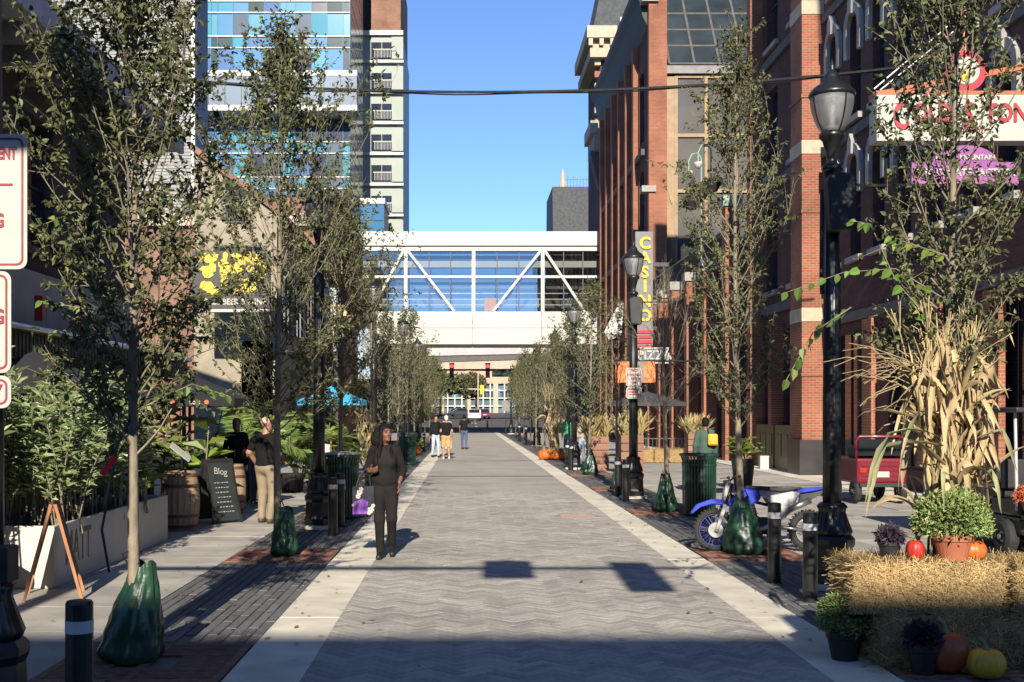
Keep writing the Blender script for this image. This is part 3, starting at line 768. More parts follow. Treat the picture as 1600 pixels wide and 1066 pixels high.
# projecting bay
Yb = YT-2.4
bx0, bz1 = at(300,110,Yb); bx1, bz0 = at(558,173,Yb)
bay = MB().box((bx0,Yb+.1,bz0+.5),(bx1-.1,YT-.15,bz1-.5)).build('bay', mt['dark_metal'], b, world=True)
MB().box((bx0-.05,Yb-.05,bz1-.45),(bx1,YT-.14,bz1)).build('bay_top', mt['white'], bay, world=True)
MB().box((bx0-.05,Yb-.05,bz0),(bx1,YT-.14,bz0+.45)).build('bay_floor', mt['white'], bay, world=True)
mt['bayglass'] = glaze('bay_pane',(.44,.55,.68))
nb = 10
for k in range(nb):
    a = bx0+k*(bx1-bx0)/nb; MB().box((a+.03,Yb,bz0+.46),(a+(bx1-bx0)/nb-.03,Yb+.08,bz1-.46)).build('bay_pane', mt['bayglass'], bay, world=True)

# ---- hotel tower
b = thing('hotel_tower', 'pale green and brick hotel tower with stacked windows behind the glass tower', 'tower', (-8,116,0))
YH = 112.0; fm = fF(YH)
hx = lambda p: at(p,0,YH)[0]
hz = lambda y: EYE+(HY-y)*YH/FPX
mt['mint'] = M('pale_mint_panel', (.27,.305,.265), .6, .08, .5)
MB().box((hx(545),YH+.3,0),(hx(628),YH+14,hz(50))).build('core', mt['mint'], b, world=True)
MB().box((hx(545),YH+.02,hz(48)),(hx(562),YH+13,hz(-60))).build('brick_top', mt['brick_b'], b, world=True)
MB().box((hx(580),YH+.02,hz(48)),(hx(626),YH+13,hz(-60))).build('brick_top', mt['brick_b'], b, world=True)
MB().box((hx(562),YH+2,0),(hx(580),YH+13,hz(-60))).build('dark_slot', mt['dark_metal'], b, world=True)
for k in range(8):
    yb = 98+k*48; yt = yb-46
    MB().bm(fm, hx(600)+.75, hx(630), hz(yb-6), hz(yt+4), -.28, .05).build('panel', mt['mint'], b, world=True)
    MB().bm(fm, hx(545), hx(562), hz(yb-6), hz(yt+4), -.28, 0).build('pane', gl[5], b, world=True)
    bd = MB().bm(fm, hx(545), hx(630.5), hz(yb+.5), hz(yb-3.5), -.28, .15).build('floor_band', mt['white'], b, world=True)
    wn_ = MB().bm(fm, hx(580), hx(613), hz(yb-8), hz(yt+14), -.28, -.1).build('window', mt['darkglass'], b, world=True)
    MB().bm(fm, hx(596), hx(597), hz(yb-8), hz(yt+14), -.09, 0).build('mullion', mt['mint'], wn_, world=True)
    rl_ = MB()
    for q in range(12): rl_.bm(fm, hx(585)+q*.14, hx(585)+q*.14+.03, hz(yb-8), hz(yb-20), .02, .05)
    rl_.bm(fm, hx(583), hx(613), hz(yb-20), hz(yb-21.2), .01, .06); rl_.build('balcony_rail', mt['white'], wn_, world=True)
    MB().bm(fm, hx(580), hx(620), hz(yt+14), hz(yt+4), -.28, -.05).build('lintel_panel', mt['mint'], b, world=True)
MB().bm(fm, hx(545), hx(630), hz(56), hz(49), -.28, .3).build('top_band', mt['white'], b, world=True)
# low blue glass annex
b = thing('glass_annex', 'low bright blue glass box with white top edge behind the skybridge', 'building', (-10,107,0))
ax0, az = at(470,310,104); ax1,_ = at(600,310,104)
MB().box((ax0,104.1,0),(ax1,110,az-.5)).build('core', mt['dark_metal'], b, world=True)
MB().box((ax0-.1,103.9,az-.5),(ax1+.1,110.1,az)).build('roof_edge', mt['white'], b, world=True)
pb = glaze('annex_pane',(.10,.32,.62))
for k in range(5):
    a = ax0+k*(ax1-ax0)/5
    for z0_, z1_ in ((az-5.5,az-2.1),(az-2.0,az-.52)): MB().box((a+.04,104,z0_),(a+(ax1-ax0)/5-.04,104.09,z1_)).build('pane', pb, b, world=True)

# ---- the skybridge
b = thing('skybridge', 'white steel truss skybridge with glass sides spanning the street', 'bridge', (.9,92.5,7.2))
YB, YB2 = 90.0, 95.0
X0, X1 = -9.05, 10.8
zb, zf, zg, zt = 7.2, 9.75, 14.65, 16.0
mt['bridge'] = M('bridge_white', (.40,.39,.36), .45, .06, .4)
mt['bridge_in'] = M('bridge_grey', (.36,.36,.37), .6, .1, .5)
colx = [-9.0,-4.75,.55,5.95,10.75]
for y0, y1 in ((YB,YB+.3),(YB2-.3,YB2)):
    fr_ = y0 == YB
    MB().box((X0,y0-.1 if fr_ else y0,zg+.25),(X1,y1 if fr_ else y1+.1,zt)).build('top_beam', mt['bridge'], b, world=True)
    MB().box((X0,y0,zg-.15),(X1,y1,zg+.15)).build('top_rail', mt['bridge'], b, world=True)
    for i in range(4):
        for z0_, z1_ in ((zb,zb+1.25),(zb+1.28,zf)):
            MB().box((colx[i]-.05,y0-.06,z0_),(colx[i+1]-.09,y1+.06,z1_)).build('panel', mt['bridge'], b, world=True)
    for x in colx: MB().box((x-.14,y0-.02,zf),(x+.14,y1+.02,zg-.15)).build('column', mt['bridge'], b, world=True)
    MB().box((X0,y0+.02,12.38),(X1,y1-.02,12.58)).build('mid_rail', mt['bridge'], b, world=True)
    for i, up in enumerate((1,-1,1,-1)):
        xa, xb = colx[i]+.2, colx[i+1]-.2
        xa2, xb2 = (xa+1.3, xb) if up > 0 else (xa, xb-1.3)
        p, q = ((xa2,zf),(xb2,zg-.2)) if up > 0 else ((xa2,zg-.2),(xb2,zf))
        yy = y0-.03 if fr_ else y0+.15
        MB().obox((p[0],yy+.1,p[1]),(q[0],yy+.1,q[1]),.2,.3,(0,1,0)).build('diagonal', mt['bridge'], b, world=True)
mt['bglass'] = glass_mat('bridge_glass', (.72,.75,.73), .5)
bgb = glass_mat('bridge_rear_glass', (.50,.53,.50), .5)
_n = bgb.node_tree; _o = _n.nodes['Material Output']; _s = _o.inputs[0].links[0].from_socket
_d = _n.nodes.new('ShaderNodeBsdfDiffuse'); _d.inputs[0].default_value = (.20,.235,.235,1); _m = _n.nodes.new('ShaderNodeMixShader'); _m.inputs[0].default_value = .5
_n.links.new(_s,_m.inputs[1]); _n.links.new(_d.outputs[0],_m.inputs[2]); _n.links.new(_m.outputs[0],_o.inputs[0])
for yy in (YB+.2, YB2-.2):
    for i in range(4):
        n = 3
        for k in range(n):
            a = colx[i]+.14+k*(colx[i+1]-colx[i]-.28)/n; c = a+(colx[i+1]-colx[i]-.28)/n
            for z0_, z1_ in ((zf,12.38),(12.58,zg-.16)):
                MB().add([(a+.03,yy,z0_),(c-.03,yy,z0_),(c-.03,yy,z1_),(a+.03,yy,z1_)],[(0,1,2,3)]).build('pane', mt['bglass'] if yy < YB+1 else bgb, b, world=True)
            if k: MB().box((a-.035,yy-.06,zf),(a+.035,yy+.06,zg-.16)).build('mullion', mt['frame_d'], b, world=True)
MB().box((X0,YB+.4,zf-.6),(X1,YB2-.4,zf-.25)).build('deck', mt['bridge_in'], b, world=True)
MB().box((X0,YB+.01,zt-.3),(X1,YB2-.01,zt-.02)).build('roof', mt['bridge'], b, world=True)
MB().box((X0,YB+.4,zg-1.4),(X1,YB+1.1,zg-.9)).build('ceiling_duct', mt['bridge'], b, world=True)
m = MB()
for zz in (10.3,10.75,11.2): m.box((X0,YB+.55,zz),(X1,YB+.6,zz+.05))
m.build('handrail', mt['steel'], b, world=True)
MB().box((X0,YB+.35,zb+.05),(X1,YB2-.35,zb+.2)).build('underside', mt['bridge_in'], b, world=True)
pz = at(766,475,YB)
MB().box((pz[0]-.45,YB+.45,pz[1]-.5),(pz[0]+.45,YB+.5,pz[1]+.5)).build('yellow_notice', M('orange_notice',(.75,.33,.05),.6), b, world=True)
MB().box((X1-.05,YB-.3,4),(X1+.6,YB2+.3,16.1)).build('end_post', mt['dark_metal'], b, world=True)
# second, slanted deck behind
b = thing('transit_guideway', 'slanted grey concrete guideway seen under the white skybridge', 'guideway', (1,150,8))
xa, za = at(640,543,150); xb, zb2 = at(860,541,150)
m = MB(); m.add([(xa-2,150,za+.6),(xb+1.5,150,zb2+.6),(xb+1.5,150,zb2-.9),(xa-2,150,za-1.2),(xa-2,156,za+.6),(xb+1.5,156,zb2+.6),(xb+1.5,156,zb2-.9),(xa-2,156,za-1.2)],[(0,3,2,1),(4,5,6,7),(0,1,5,4),(2,3,7,6),(1,2,6,5),(3,0,4,7)])
m.build('beam', mt['bridge_in'], b, world=True)
m = MB(); m.obox((xa-2,151,za-1.65),(xb+1.5,151,zb2-1.2),1.6,.8); m.build('soffit_beam', mt['stone_d'], b, world=True)

# ---- building at the end of the street
b = thing('far_building', 'long pale building with white window grid closing the end of the street', 'building', (5,262,1.8))
YE = 260.0; fm = fF(YE)
MB().box((-50,YE+.5,1.5),(70,YE+20,17)).build('core', M('far_glass',(.10,.15,.19),.15,.4,.1,spec=.6), b, world=True)
MB().bm(fm,-50,70,8.4,11.2,-.4,.4).build('tan_band', M('tan_stone',(.46,.33,.25),.8,.1,.2), b, world=True)
MB().bm(fm,-50,70,11.3,17.2,-.4,.3).build('upper_wall', M('tan_stone_b',(.42,.32,.26),.8,.1,.2), b, world=True)
for k in range(26): MB().bm(fm,-14+k*1.6,-13.7+k*1.6,1.5,8.4,-.3,.3).build('mullion', mt['white'], b, world=True)
for z in (3.2,5.0,6.7): MB().bm(fm,-14,27,z,z+.28,-.3,.25).build('transom', mt['white'], b, world=True)
for k in range(16): MB().bm(fm,-8+k*1.6*1.0,-6.8+k*1.6,5.4,6.6,-.28,-.1).build('pane', gl[3] if k%3 else gl[2], b, world=True)
for k in range(8): MB().bm(fm,-12+k*6,-11+k*6,1.5,17,.41,.7).build('pilaster', mt['cream'], b, world=True)
# side buildings past the bridge
for X_, sgn_, lab, mm, fx in ((-9.5,-1,'plain brown building lining the left of the far street',mt['brick_b'],fL(-9.5)),(12.5,1,'plain grey stone building lining the right of the far street',mt['stone'],fR(12.5))):
    b = thing('far_side_building', lab, 'building', (X_+sgn_*10,180,0))
    MB().box((min(X_,X_+sgn_*26),118,0),(max(X_,X_+sgn_*26),250,18)).build('wall', mm, b, world=True)
    MB().bm(fx,117.5,250.5,17.6,18.4,-.5,.5).build('cornice', mt['stone_d'], b, world=True)
    for k in range(14):
        for z in (3,7.5,12): window(b, fx, 121+k*9, 124+k*9, z, z+2.6, rec=-.05, bars=(2,1))
# ---- building behind the camera that shades the foreground
hs_ = (9.46+16)*math.tan(R(SUN_EL))/math.cos(R(SUN_AZ))
b = thing('street_building', 'brick building across the cross street behind the viewer', 'building', (2,-20,0))
fb = lambda u,z,d: (u,-16+d,z)
ops = [(-28+k*3.4,-26.2+k*3.4,z,z+2.2) for k in range(18) for z in (1.2,5.2,)]
wall(fb,-30,34,0,hs_-.4,ops).build('wall', mt['brick_b'], b, world=True)
MB().box((-30,-30,0),(34,-16.36,hs_-.5)).build('core', mt['shopdark'], b, world=True)
MB().box((-30.2,-30,hs_-.4),(34.2,-15.9,hs_)).build('coping', mt['stone'], b, world=True)
# ================================================================== TREES
def leaves_np(P, D, N, L, W, fold=.35, curl=.2):
    """rhombic folded leaves: base points P, directions D, normals N, lengths L, widths W -> verts, tris"""
    n = len(P); D = D/np.linalg.norm(D,axis=1,keepdims=True)
    S = np.cross(D, N); S /= np.maximum(np.linalg.norm(S,axis=1,keepdims=True),1e-6); N = np.cross(S, D)
    L = L[:,None]; W = W[:,None]
    mid = P + D*L*.48
    a = P; t = P + D*L - N*L*curl; l = mid + S*W*.5 + N*W*fold; r = mid - S*W*.5 + N*W*fold
    V = np.stack([a,l,t,r],axis=1).reshape(-1,3)
    i = np.arange(n)*4
    F = np.stack([np.stack([i,i+1,i+2],1), np.stack([i,i+2,i+3],1)],1).reshape(-1,3)
    return V, F
def leaves6_np(P, D, N, L, W, fold=.22, curl=.25):
    """ovate leaves with six points"""
    n = len(P); D = D/np.linalg.norm(D,axis=1,keepdims=True)
    S = np.cross(D, N); S /= np.maximum(np.linalg.norm(S,axis=1,keepdims=True),1e-6); N = np.cross(S, D)
    L = L[:,None]; W = W[:,None]
    q = lambda t, s, f, c: P + D*L*t + S*W*s + N*(W*f - L*c)
    V = np.stack([q(0,0,0,0), q(.28,.43,fold,0), q(.62,.40,fold*.8,curl*.3), q(1,0,0,curl), q(.62,-.40,fold*.8,curl*.3), q(.28,-.43,fold,0)],axis=1).reshape(-1,3)
    i = np.arange(n)*6
    F = np.stack([np.stack([i,i+1,i+2],1), np.stack([i,i+2,i+3],1), np.stack([i,i+3,i+4],1), np.stack([i,i+4,i+5],1)],1).reshape(-1,3)
    return V, F
def unit(v): return v/np.linalg.norm(v)
def make_tree(seed, H, rad, cb, nbr, leaf, per, bare=0.0, tr=.05, lean=(0,0), wide_at=.35, up=.9, twigs=7, side=5, tipl=.25):
    g = np.random.default_rng(seed)
    tk = MB(); br = MB(); P=[]; D=[]; NN=[]
    nseg = 12; tp = []
    for i in range(nseg+1):
        t = i/nseg; tp.append(np.array([lean[0]*t + .05*math.sin(3.1*t+seed), lean[1]*t + .05*math.cos(2.7*t+seed*2), H*.97*t]))
    tk.tube(tp, [max(.006, tr*(1-.88*(i/nseg)**.9)*(1.25 if i==0 else 1)) for i in range(nseg+1)], 9)
    def trunk(z):
        t = min(.999, z/(H*.97))*nseg; i = int(t); return tp[i]*(1-(t-i)) + tp[i+1]*(t-i)
    for k in range(nbr):
        q = (k+.5)/nbr; z = cb + (H*.93-cb)*q**1.05
        az = k*2.39996 + g.normal(0,.35)
        prof = (.55+.45*min(1,q/wide_at)) if q < wide_at else max(.16, 1-((q-wide_at)/(1-wide_at))**1.15)
        L = rad*prof*g.uniform(.75,1.2); el = R(g.uniform(28,48) + 25*q)
        p = trunk(z); pts=[p]; d = np.array([math.cos(az)*math.cos(el), math.sin(az)*math.cos(el), math.sin(el)])
        L3 = L/max(.5,math.cos(el)); ns = 5
        for j in range(ns):
            d = unit(d + np.array([0,0,.13*up]) + g.normal(0,.10,3)); pts.append(pts[-1]+d*L3/ns)
        r0 = max(.006, tr*.21*(1-.55*q))
        br.tube(pts, [r0*(1-.8*j/ns) for j in range(ns+1)], 5, cap=False)
        for s in range(twigs):
            u = g.uniform(.18,1.0)*ns; i = min(ns-1,int(u)); b0 = pts[i]*(1-(u-i))+pts[i+1]*(u-i)
            bd = unit(pts[i+1]-pts[i]); td = unit(bd*.8 + g.normal(0,.55,3) + np.array([0,0,.18]))
            tl = g.uniform(.16,.42)*(.6+.5*rad); q1 = b0+td*tl*.5+g.normal(0,.015,3); td2 = unit(td+g.normal(0,.25,3)+np.array([0,0,.05])); q2 = q1+td2*tl*.5
            br.tube([b0,q1,q2],[r0*.34+.0015,r0*.22+.001,.0012],3,cap=False)
            if bare and g.random() < bare: continue
            nl = max(2,int(per*g.uniform(.6,1.3)))
            for j in range(nl):
                w_ = g.uniform(.12,1.0); c = b0+(q1-b0)*w_*2 if w_ < .5 else q1+(q2-q1)*(w_*2-1)
                ld = unit(td*.5 + g.normal(0,.75,3) + np.array([0,0,-.25]))
                P.append(c + g.normal(0,.012,3)); D.append(ld)
                nn = g.normal(0,.55,3)+np.array([0,-.25,.9]); NN.append(unit(nn))
    if P:
        P=np.array(P); D=np.array(D); NN=np.array(NN); n=len(P)
        L=leaf*g.uniform(.6,1.25,n); W=L*g.uniform(.5,.68,n)
        V,F = (leaves6_np if leaf < .065 else leaves_np)(P,D,NN,L,W)
        cr = np_mesh('crown', V, F)
    else: cr = None
    return tk.mesh('trunk', True), br.mesh('branches', True), cr
def place_tree(parts, label, x, y, rz=0, sc=1, leafmat='leaf', group='street trees in the two rows'):
    t = thing('street_tree', label, 'tree', (x,y,0), rz, group); t.scale = (sc,sc,sc)
    tk, br, cr = parts
    mobj('trunk', tk, mt['bark'], t); mobj('branches', br, mt['twig'], t)
    if cr: stuff(mobj('crown', cr, mt[leafmat], t))
    return t
LT, RT = TREE_Y['L'], TREE_Y['R']
t1 = make_tree(11, 6.5, 1.05, 1.5, 108, .054, 17, tr=.05, lean=(-.16,.05), twigs=10, wide_at=.3)
tree_l1 = place_tree(t1, 'tall nearest street tree on the left, pale trunk rising from a green watering bag', -2.39, LT[0])
t2 = make_tree(23, 6.9, 1.5, 1.45, 100, .062, 14, tr=.055, lean=(.0,0), twigs=9, wide_at=.4)
place_tree(t2, 'second street tree on the left, leafy, behind the man in khaki trousers', -2.40, LT[1])
t3 = make_tree(31, 6.0, 1.45, 1.5, 84, .066, 13, tr=.055, twigs=8)
place_tree(t3, 'third street tree on the left, trunk just right of the dark lamp post', -2.36, LT[2])
t4 = make_tree(37, 4.7, .85, 1.3, 44, .07, 4, bare=.82, tr=.05, twigs=9, up=1.3)
place_tree(t4, 'nearly bare street tree on the left, tied with dry corn stalks', -2.34, LT[3])
t0 = make_tree(47, 6.3, .86, 1.8, 74, .050, 16, tr=.05, lean=(.05,0), twigs=9, wide_at=.45)
tree_r0 = place_tree(t0, 'nearest street tree on the right, crown covering the ice cream sign', 3.70, RT[0], 0)
t5 = make_tree(53, 7.0, 1.08, 1.6, 80, .058, 11, tr=.055, lean=(-.1,0), twigs=9, wide_at=.35, up=1.3)
place_tree(t5, 'second street tree on the right, columnar crown, above the blue dirt bike', 3.63, RT[1], .5)
t6 = make_tree(59, 4.6, .95, 1.5, 46, .06, 4, bare=.97, tr=.055, twigs=8, up=1.6)
place_tree(t6, 'leafless street tree on the right, beside the dark green litter bin', 3.74, RT[2])
mids = [make_tree(70+k, 5.0+.35*k, 1.2+.08*k, 1.25, 58, .085, 7, tr=.05, twigs=7, up=1.3) for k in range(3)]
sparse = make_tree(91, 5.0, .9, 1.2, 44, .09, 4, bare=.55, tr=.045, twigs=7, up=1.4)
ordw = ['first','second','third','fourth','fifth','sixth','seventh','eighth','ninth','tenth','eleventh','twelfth','thirteenth']
for k, y in enumerate(LT[4:]):
    lab = ['fifth street tree on the left, first behind the corn stalk tree', 'sixth street tree on the left, above the far litter bin'][k] if k < 2 else f'{ordw[k+4]} street tree on the left, counted from the viewer, toward the skybridge'
    place_tree(mids[k%3] if k % 4 != 1 else sparse, lab, -2.36, y, k*1.3, .95+.05*(k%3), group='far street trees on the left' if k >= 2 else 'street trees in the two rows')
for k, y in enumerate(RT[3:]):
    lab = ['fourth street tree on the right, sparse crown, behind the second lamp post', 'fifth street tree on the right with a green watering bag on its trunk'][k] if k < 2 else f'{ordw[k+3]} street tree on the right, counted from the viewer, toward the skybridge'
    place_tree(sparse if k in (0,4) else mids[(k+1)%3], lab, 3.69, y, k*1.9+.4, .95+.06*(k%3), group='far street trees on the right' if k >= 2 else 'street trees in the two rows')

def fresh_shoots(root, seed, paths, leaf=.085):
    g=np.random.default_rng(seed); P=[];D=[];N=[]; st=MB()
    for pts in paths:
        pts=[np.array(p,float) for p in pts]; st.tube(pts,[.006,.004,.003,.002][:len(pts)],4,cap=False)
        for i in range(len(pts)-1):
            for j in range(5):
                c=pts[i]+(pts[i+1]-pts[i])*(j+.5)/5; d=unit(pts[i+1]-pts[i]); s_=1 if j%2 else -1
                P.append(c); D.append(unit(d*.5+np.array([0,-.1,-.55])+g.normal(0,.25,3)+np.array([0,0,.5])*s_*.5)); N.append(unit(np.array([0,-1.,.5])+g.normal(0,.35,3)))
    P,D,N=map(np.array,(P,D,N)); L=leaf*g.uniform(.7,1.2,len(P)); V,F=leaves6_np(P,D,N,L,L*.72)
    mobj('fresh_shoot_stem',st.mesh('fresh_shoot_stem'),mt['twig'],root); stuff(mobj('fresh_leaves',np_mesh('fresh_leaves',V,F),mt['leaf_l'],root))
def shoot_pt(px,py,Y,x0,y0): x,z=at(px,py,Y); return (x-x0,Y-y0,z)
q=lambda *pp: [shoot_pt(px,py,8.5,3.70,RT[0]) for px,py in pp]
fresh_shoots(tree_r0,5,[q((1480,470),(1400,420),(1320,425),(1220,460)),q((1470,520),(1400,440),(1360,350),(1330,345)),q((1330,480),(1270,520),(1225,600)),q((1480,400),(1420,380),(1390,370))])
q=lambda *pp: [shoot_pt(px,py,8.4,-2.39,LT[0]) for px,py in pp]
fresh_shoots(tree_l1,6,[q((200,520),(120,480),(60,470)),q((210,600),(160,560),(100,620)),q((210,420),(120,330),(70,350)),q((215,640),(300,600),(360,620))],.07)
# watering bags
def make_bag(seed, h=.62, rb=.23, rt=.07, lean=0, bul=0):
    """slumped plastic bag: flat panels between a few sharp creases"""
    g = np.random.default_rng(seed); n=72; rows=34; V=[]
    cr = np.sort(g.uniform(0,6.28,7)); sl = g.normal(0,.7,7); am = g.uniform(.03,.085,7)
    for j in range(rows+1):
        t=j/rows; r = rb + (rt-rb)*(t**1.35); r *= 1-.22*max(0,1-t*8)**2
        for k in range(n):
            a=2*math.pi*k/n; rr = r
            for c,s_,m_ in zip(cr,sl,am):
                d=(a-c-s_*t+math.pi)%(2*math.pi)-math.pi
                rr += r*m_*(1.6*math.exp(-(d/.16)**2)-1.0*math.exp(-((d-.3)/.28)**2))*(1-.55*t)
            q=noise.noise((math.cos(a)*2.2+seed*2,math.sin(a)*2.2,t*3.2)); q2=abs(noise.noise((math.cos(a)*3.4-seed,math.sin(a)*3.4,t*6)))
            rr += .035*q*(1-t*.6) - .030*q2*(1-t*.5)
            rr += bul*max(0,-math.cos(a))**1.5*(1-t)**.9*math.sin(min(1,t*5+.25)*math.pi/2)
            V.append((rr*math.cos(a)+lean*t, rr*math.sin(a)*.85, h*t*(1+.05*math.sin(a*2+seed)*(t>.85))))
    F=[(j*n+k,j*n+(k+1)%n,(j+1)*n+(k+1)%n,(j+1)*n+k) for j in range(rows) for k in range(n)]
    m=MB(); m.add(V,F); return m.mesh('watering_bag', True)
def bag(x, y, me, label, z=.008):
    t = thing('watering_bag', label, 'watering bag', (x,y,z), 0, 'green tree watering bags')
    mobj('bag_body', me, mt['bag'], t)
    zt_ = max(v.co.z for v in me.vertices)
    s = MB(); s.tube([(-.03,-.05,zt_-.04),(-.07,-.08,zt_+.05),(-.01,-.06,zt_+.07),(.04,-.06,zt_-.03)],.008,5); s.build('strap', mt['black'], t)
bag(-2.46, LT[0], make_bag(3,.72,.20,.085,.07,.12), 'large glossy green watering bag at the foot of the nearest left tree')
bag(-2.38, LT[1], make_bag(5,.60,.19,.10,.03), 'green watering bag around the second left tree, by the man')
bag(3.65, RT[1], make_bag(8,.72,.30,.07,-.04), 'green watering bag beside the dirt bike and two bollards')
bag(3.72, RT[2], make_bag(9,.68,.23,.08,0), 'green watering bag at the leafless tree left of the litter bin')
bag(3.69, RT[3], make_bag(12,.68,.22,.06,.02), 'green watering bag half hidden behind the pair of bollards at the second lamp')
bag(3.69, RT[4], make_bag(13,.72,.26,.06,0), 'farthest green watering bag, on the right beside the third lamp post')
# ================================================================== LAMPS, BOLLARDS, BINS, SIGNS
def frosted():
    m = bpy.data.materials.new('lamp_glass'); m.use_nodes = True; nt = m.node_tree; N = nt.nodes; L = nt.links; N.remove(N['Principled BSDF'])
    t = N.new('ShaderNodeBsdfTransparent'); t.inputs[0].default_value = (.85,.85,.84,1); d = N.new('ShaderNodeBsdfTranslucent'); d.inputs[0].default_value = (.55,.55,.55,1)
    g = N.new('ShaderNodeBsdfGlossy'); g.inputs['Roughness'].default_value = .3; f = N.new('ShaderNodeBsdfDiffuse'); f.inputs[0].default_value = (.30,.31,.32,1)
    a = N.new('ShaderNodeMixShader'); a.inputs[0].default_value = .45; L.new(t.outputs[0],a.inputs[1]); L.new(f.outputs[0],a.inputs[2])
    b = N.new('ShaderNodeMixShader'); b.inputs[0].default_value = .3; L.new(a.outputs[0],b.inputs[1]); L.new(d.outputs[0],b.inputs[2])
    c = N.new('ShaderNodeMixShader'); c.inputs[0].default_value = .10; L.new(b.outputs[0],c.inputs[1]); L.new(g.outputs[0],c.inputs[2])
    n = N.new('ShaderNodeTexNoise'); n.inputs['Scale'].default_value = 70; bp = N.new('ShaderNodeBump'); bp.inputs['Strength'].default_value = .6; bp.inputs['Distance'].default_value = .01
    L.new(n.outputs[0],bp.inputs['Height']); L.new(bp.outputs[0],g.inputs['Normal']); L.new(bp.outputs[0],f.inputs['Normal'])
    L.new(c.outputs[0],N['Material Output'].inputs[0]); return m
mt['lampglass'] = frosted()
mt['lampcore'] = M('lamp_core', (.75,.74,.70), .4, .1, 6)
def make_lamp():
    r = thing('street_lamp', 'x', 'street lamp', (0,0,0))
    MB().lathe([(.30,0),(.30,.05),(.27,.055)], 24).build('footing', mt['concrete'], r)
    m = MB(); m.lathe([(.235,.055),(.24,.16),(.225,.2),(.215,.42),(.235,.47),(.235,.52),(.2,.56)], 8); m.build('plinth', mt['black'], r, bev=.008)
    fl = lambda r_, z, a: r_*(1+.05*math.cos(12*a))
    m = MB(); m.lathe([(.19,.56),(.205,.60),(.175,.68),(.135,.80),(.14,.83),(.155,.86),(.12,.9)], 48, fn=fl); m.build('base', mt['black'], r, smooth=True)
    f2 = lambda r_, z, a: r_*(1-.07*abs(math.sin(6*a)))
    m = MB(); m.lathe([(.1,.9),(.098,1.6),(.094,2.6),(.085,4.40)], 48, fn=f2); m.build('shaft', mt['black'], r, smooth=True)
    m = MB(); m.lathe([(.09,4.40),(.105,4.42),(.105,4.46),(.055,4.49),(.052,4.53),(.065,4.60),(.10,4.73),(.132,4.76),(.135,4.80),(.115,4.82)], 24); m.build('capital', mt['black'], r, smooth=True)
    gl_ = MB(); gl_.lathe([(.112,4.82),(.150,4.88),(.182,4.95),(.208,5.04),(.222,5.12),(.225,5.19)], 28); lan = gl_.build('lantern', mt['lampglass'], r, smooth=True)
    m = MB()
    for k in range(4):
        a = R(20+90*k); m.tube([(rr*math.cos(a),rr*math.sin(a),z) for rr, z in ((.116,4.81),(.155,4.88),(.187,4.95),(.212,5.04),(.226,5.12),(.23,5.2))],.008,5)
    m.build('rib', mt['black'], lan)
    m = MB(); m.lathe([(.07,4.82),(.07,4.88),(.03,4.9),(.03,5.10),(.01,5.13)],10); m.build('bulb', mt['lampcore'], lan, smooth=True)
    m = MB(); m.lathe([(.20,5.185),(.235,5.19),(.242,5.215),(.232,5.24),(.195,5.285),(.14,5.325),(.118,5.34),(.118,5.355),(.09,5.37),(.086,5.405),(.066,5.44),(.036,5.47),(.026,5.485),(.036,5.505),(.026,5.53),(.010,5.57),(.004,5.60)], 28); m.build('cap', mt['black'], r, smooth=True)
    return r
lamp0 = make_lamp()
lamps = [(3.87,12.2,'tall black street lamp in front of the sunlit brick pier on the right'),
         (3.62,25.0,'black street lamp with parking sign, left of the vertical casino sign'),
         (3.53,37.8,'third black street lamp on the right, behind a pair of bollards'),
         (3.87,50.6,'fourth black street lamp of the right hand row'),
         (3.87,63.4,'small distant black street lamp on the right among the far trees'),
         (3.87,100,'farthest black street lamp at the end of the right hand row'),
         (-2.75,6.6,'black lamp post at the left edge carrying red and white parking signs'),
         (-2.37,18.5,'black street lamp on the left rising through the trees behind the man'),
         (-2.5,31.0,'black street lamp on the left, lantern in front of the skybridge'),
         (-2.4,43.6,'fourth black street lamp on the left beside the far litter bin'),
         (-2.4,56.2,'distant black street lamp deep in the left tree row')]
lobs = []
for i, (x, y, lab) in enumerate(lamps):
    o = lamp0 if i == 0 else copy_tree(lamp0)
    o.location = (x,y,.0); tag(o, lab, 'street lamp', 'black street lamps'); lobs.append(o)
# speaker boxes and banner arms
for o in (lobs[0], lobs[1]):
    m = MB(); m.prism([(-.10,3.74),(.14,3.74),(.175,4.27),(.12,4.34),(-.08,4.34),(-.135,4.27)], lambda u,v,d: (u,d,v), -.30, -.09); m.build('speaker', mt['black_rough'], o, bev=.03)
    m = MB(); m.tube([(0,-.1,4.24),(.75,-.1,4.24)],.015,6); m.ell((.76,-.1,4.24),(.03,.03,.03),8,6); m.build('banner_arm', mt['black'], o)
    m = MB(); m.tube([(-.12,-.05,4.2),(-.13,-.06,3.3),(-.12,-.05,3.1)],.022,6); m.build('conduit', mt['black'], o)
m = MB(); m.cbox((.10,-.12,1.0),(.20,.18,.20)); m.tube([(.12,-.14,.9),(.12,-.14,.84)],.02,6); m.cbox((.12,-.14,.815),(.055,.04,.05)); m.build('outlet_box', mt['black_rough'], lobs[6], bev=.02)

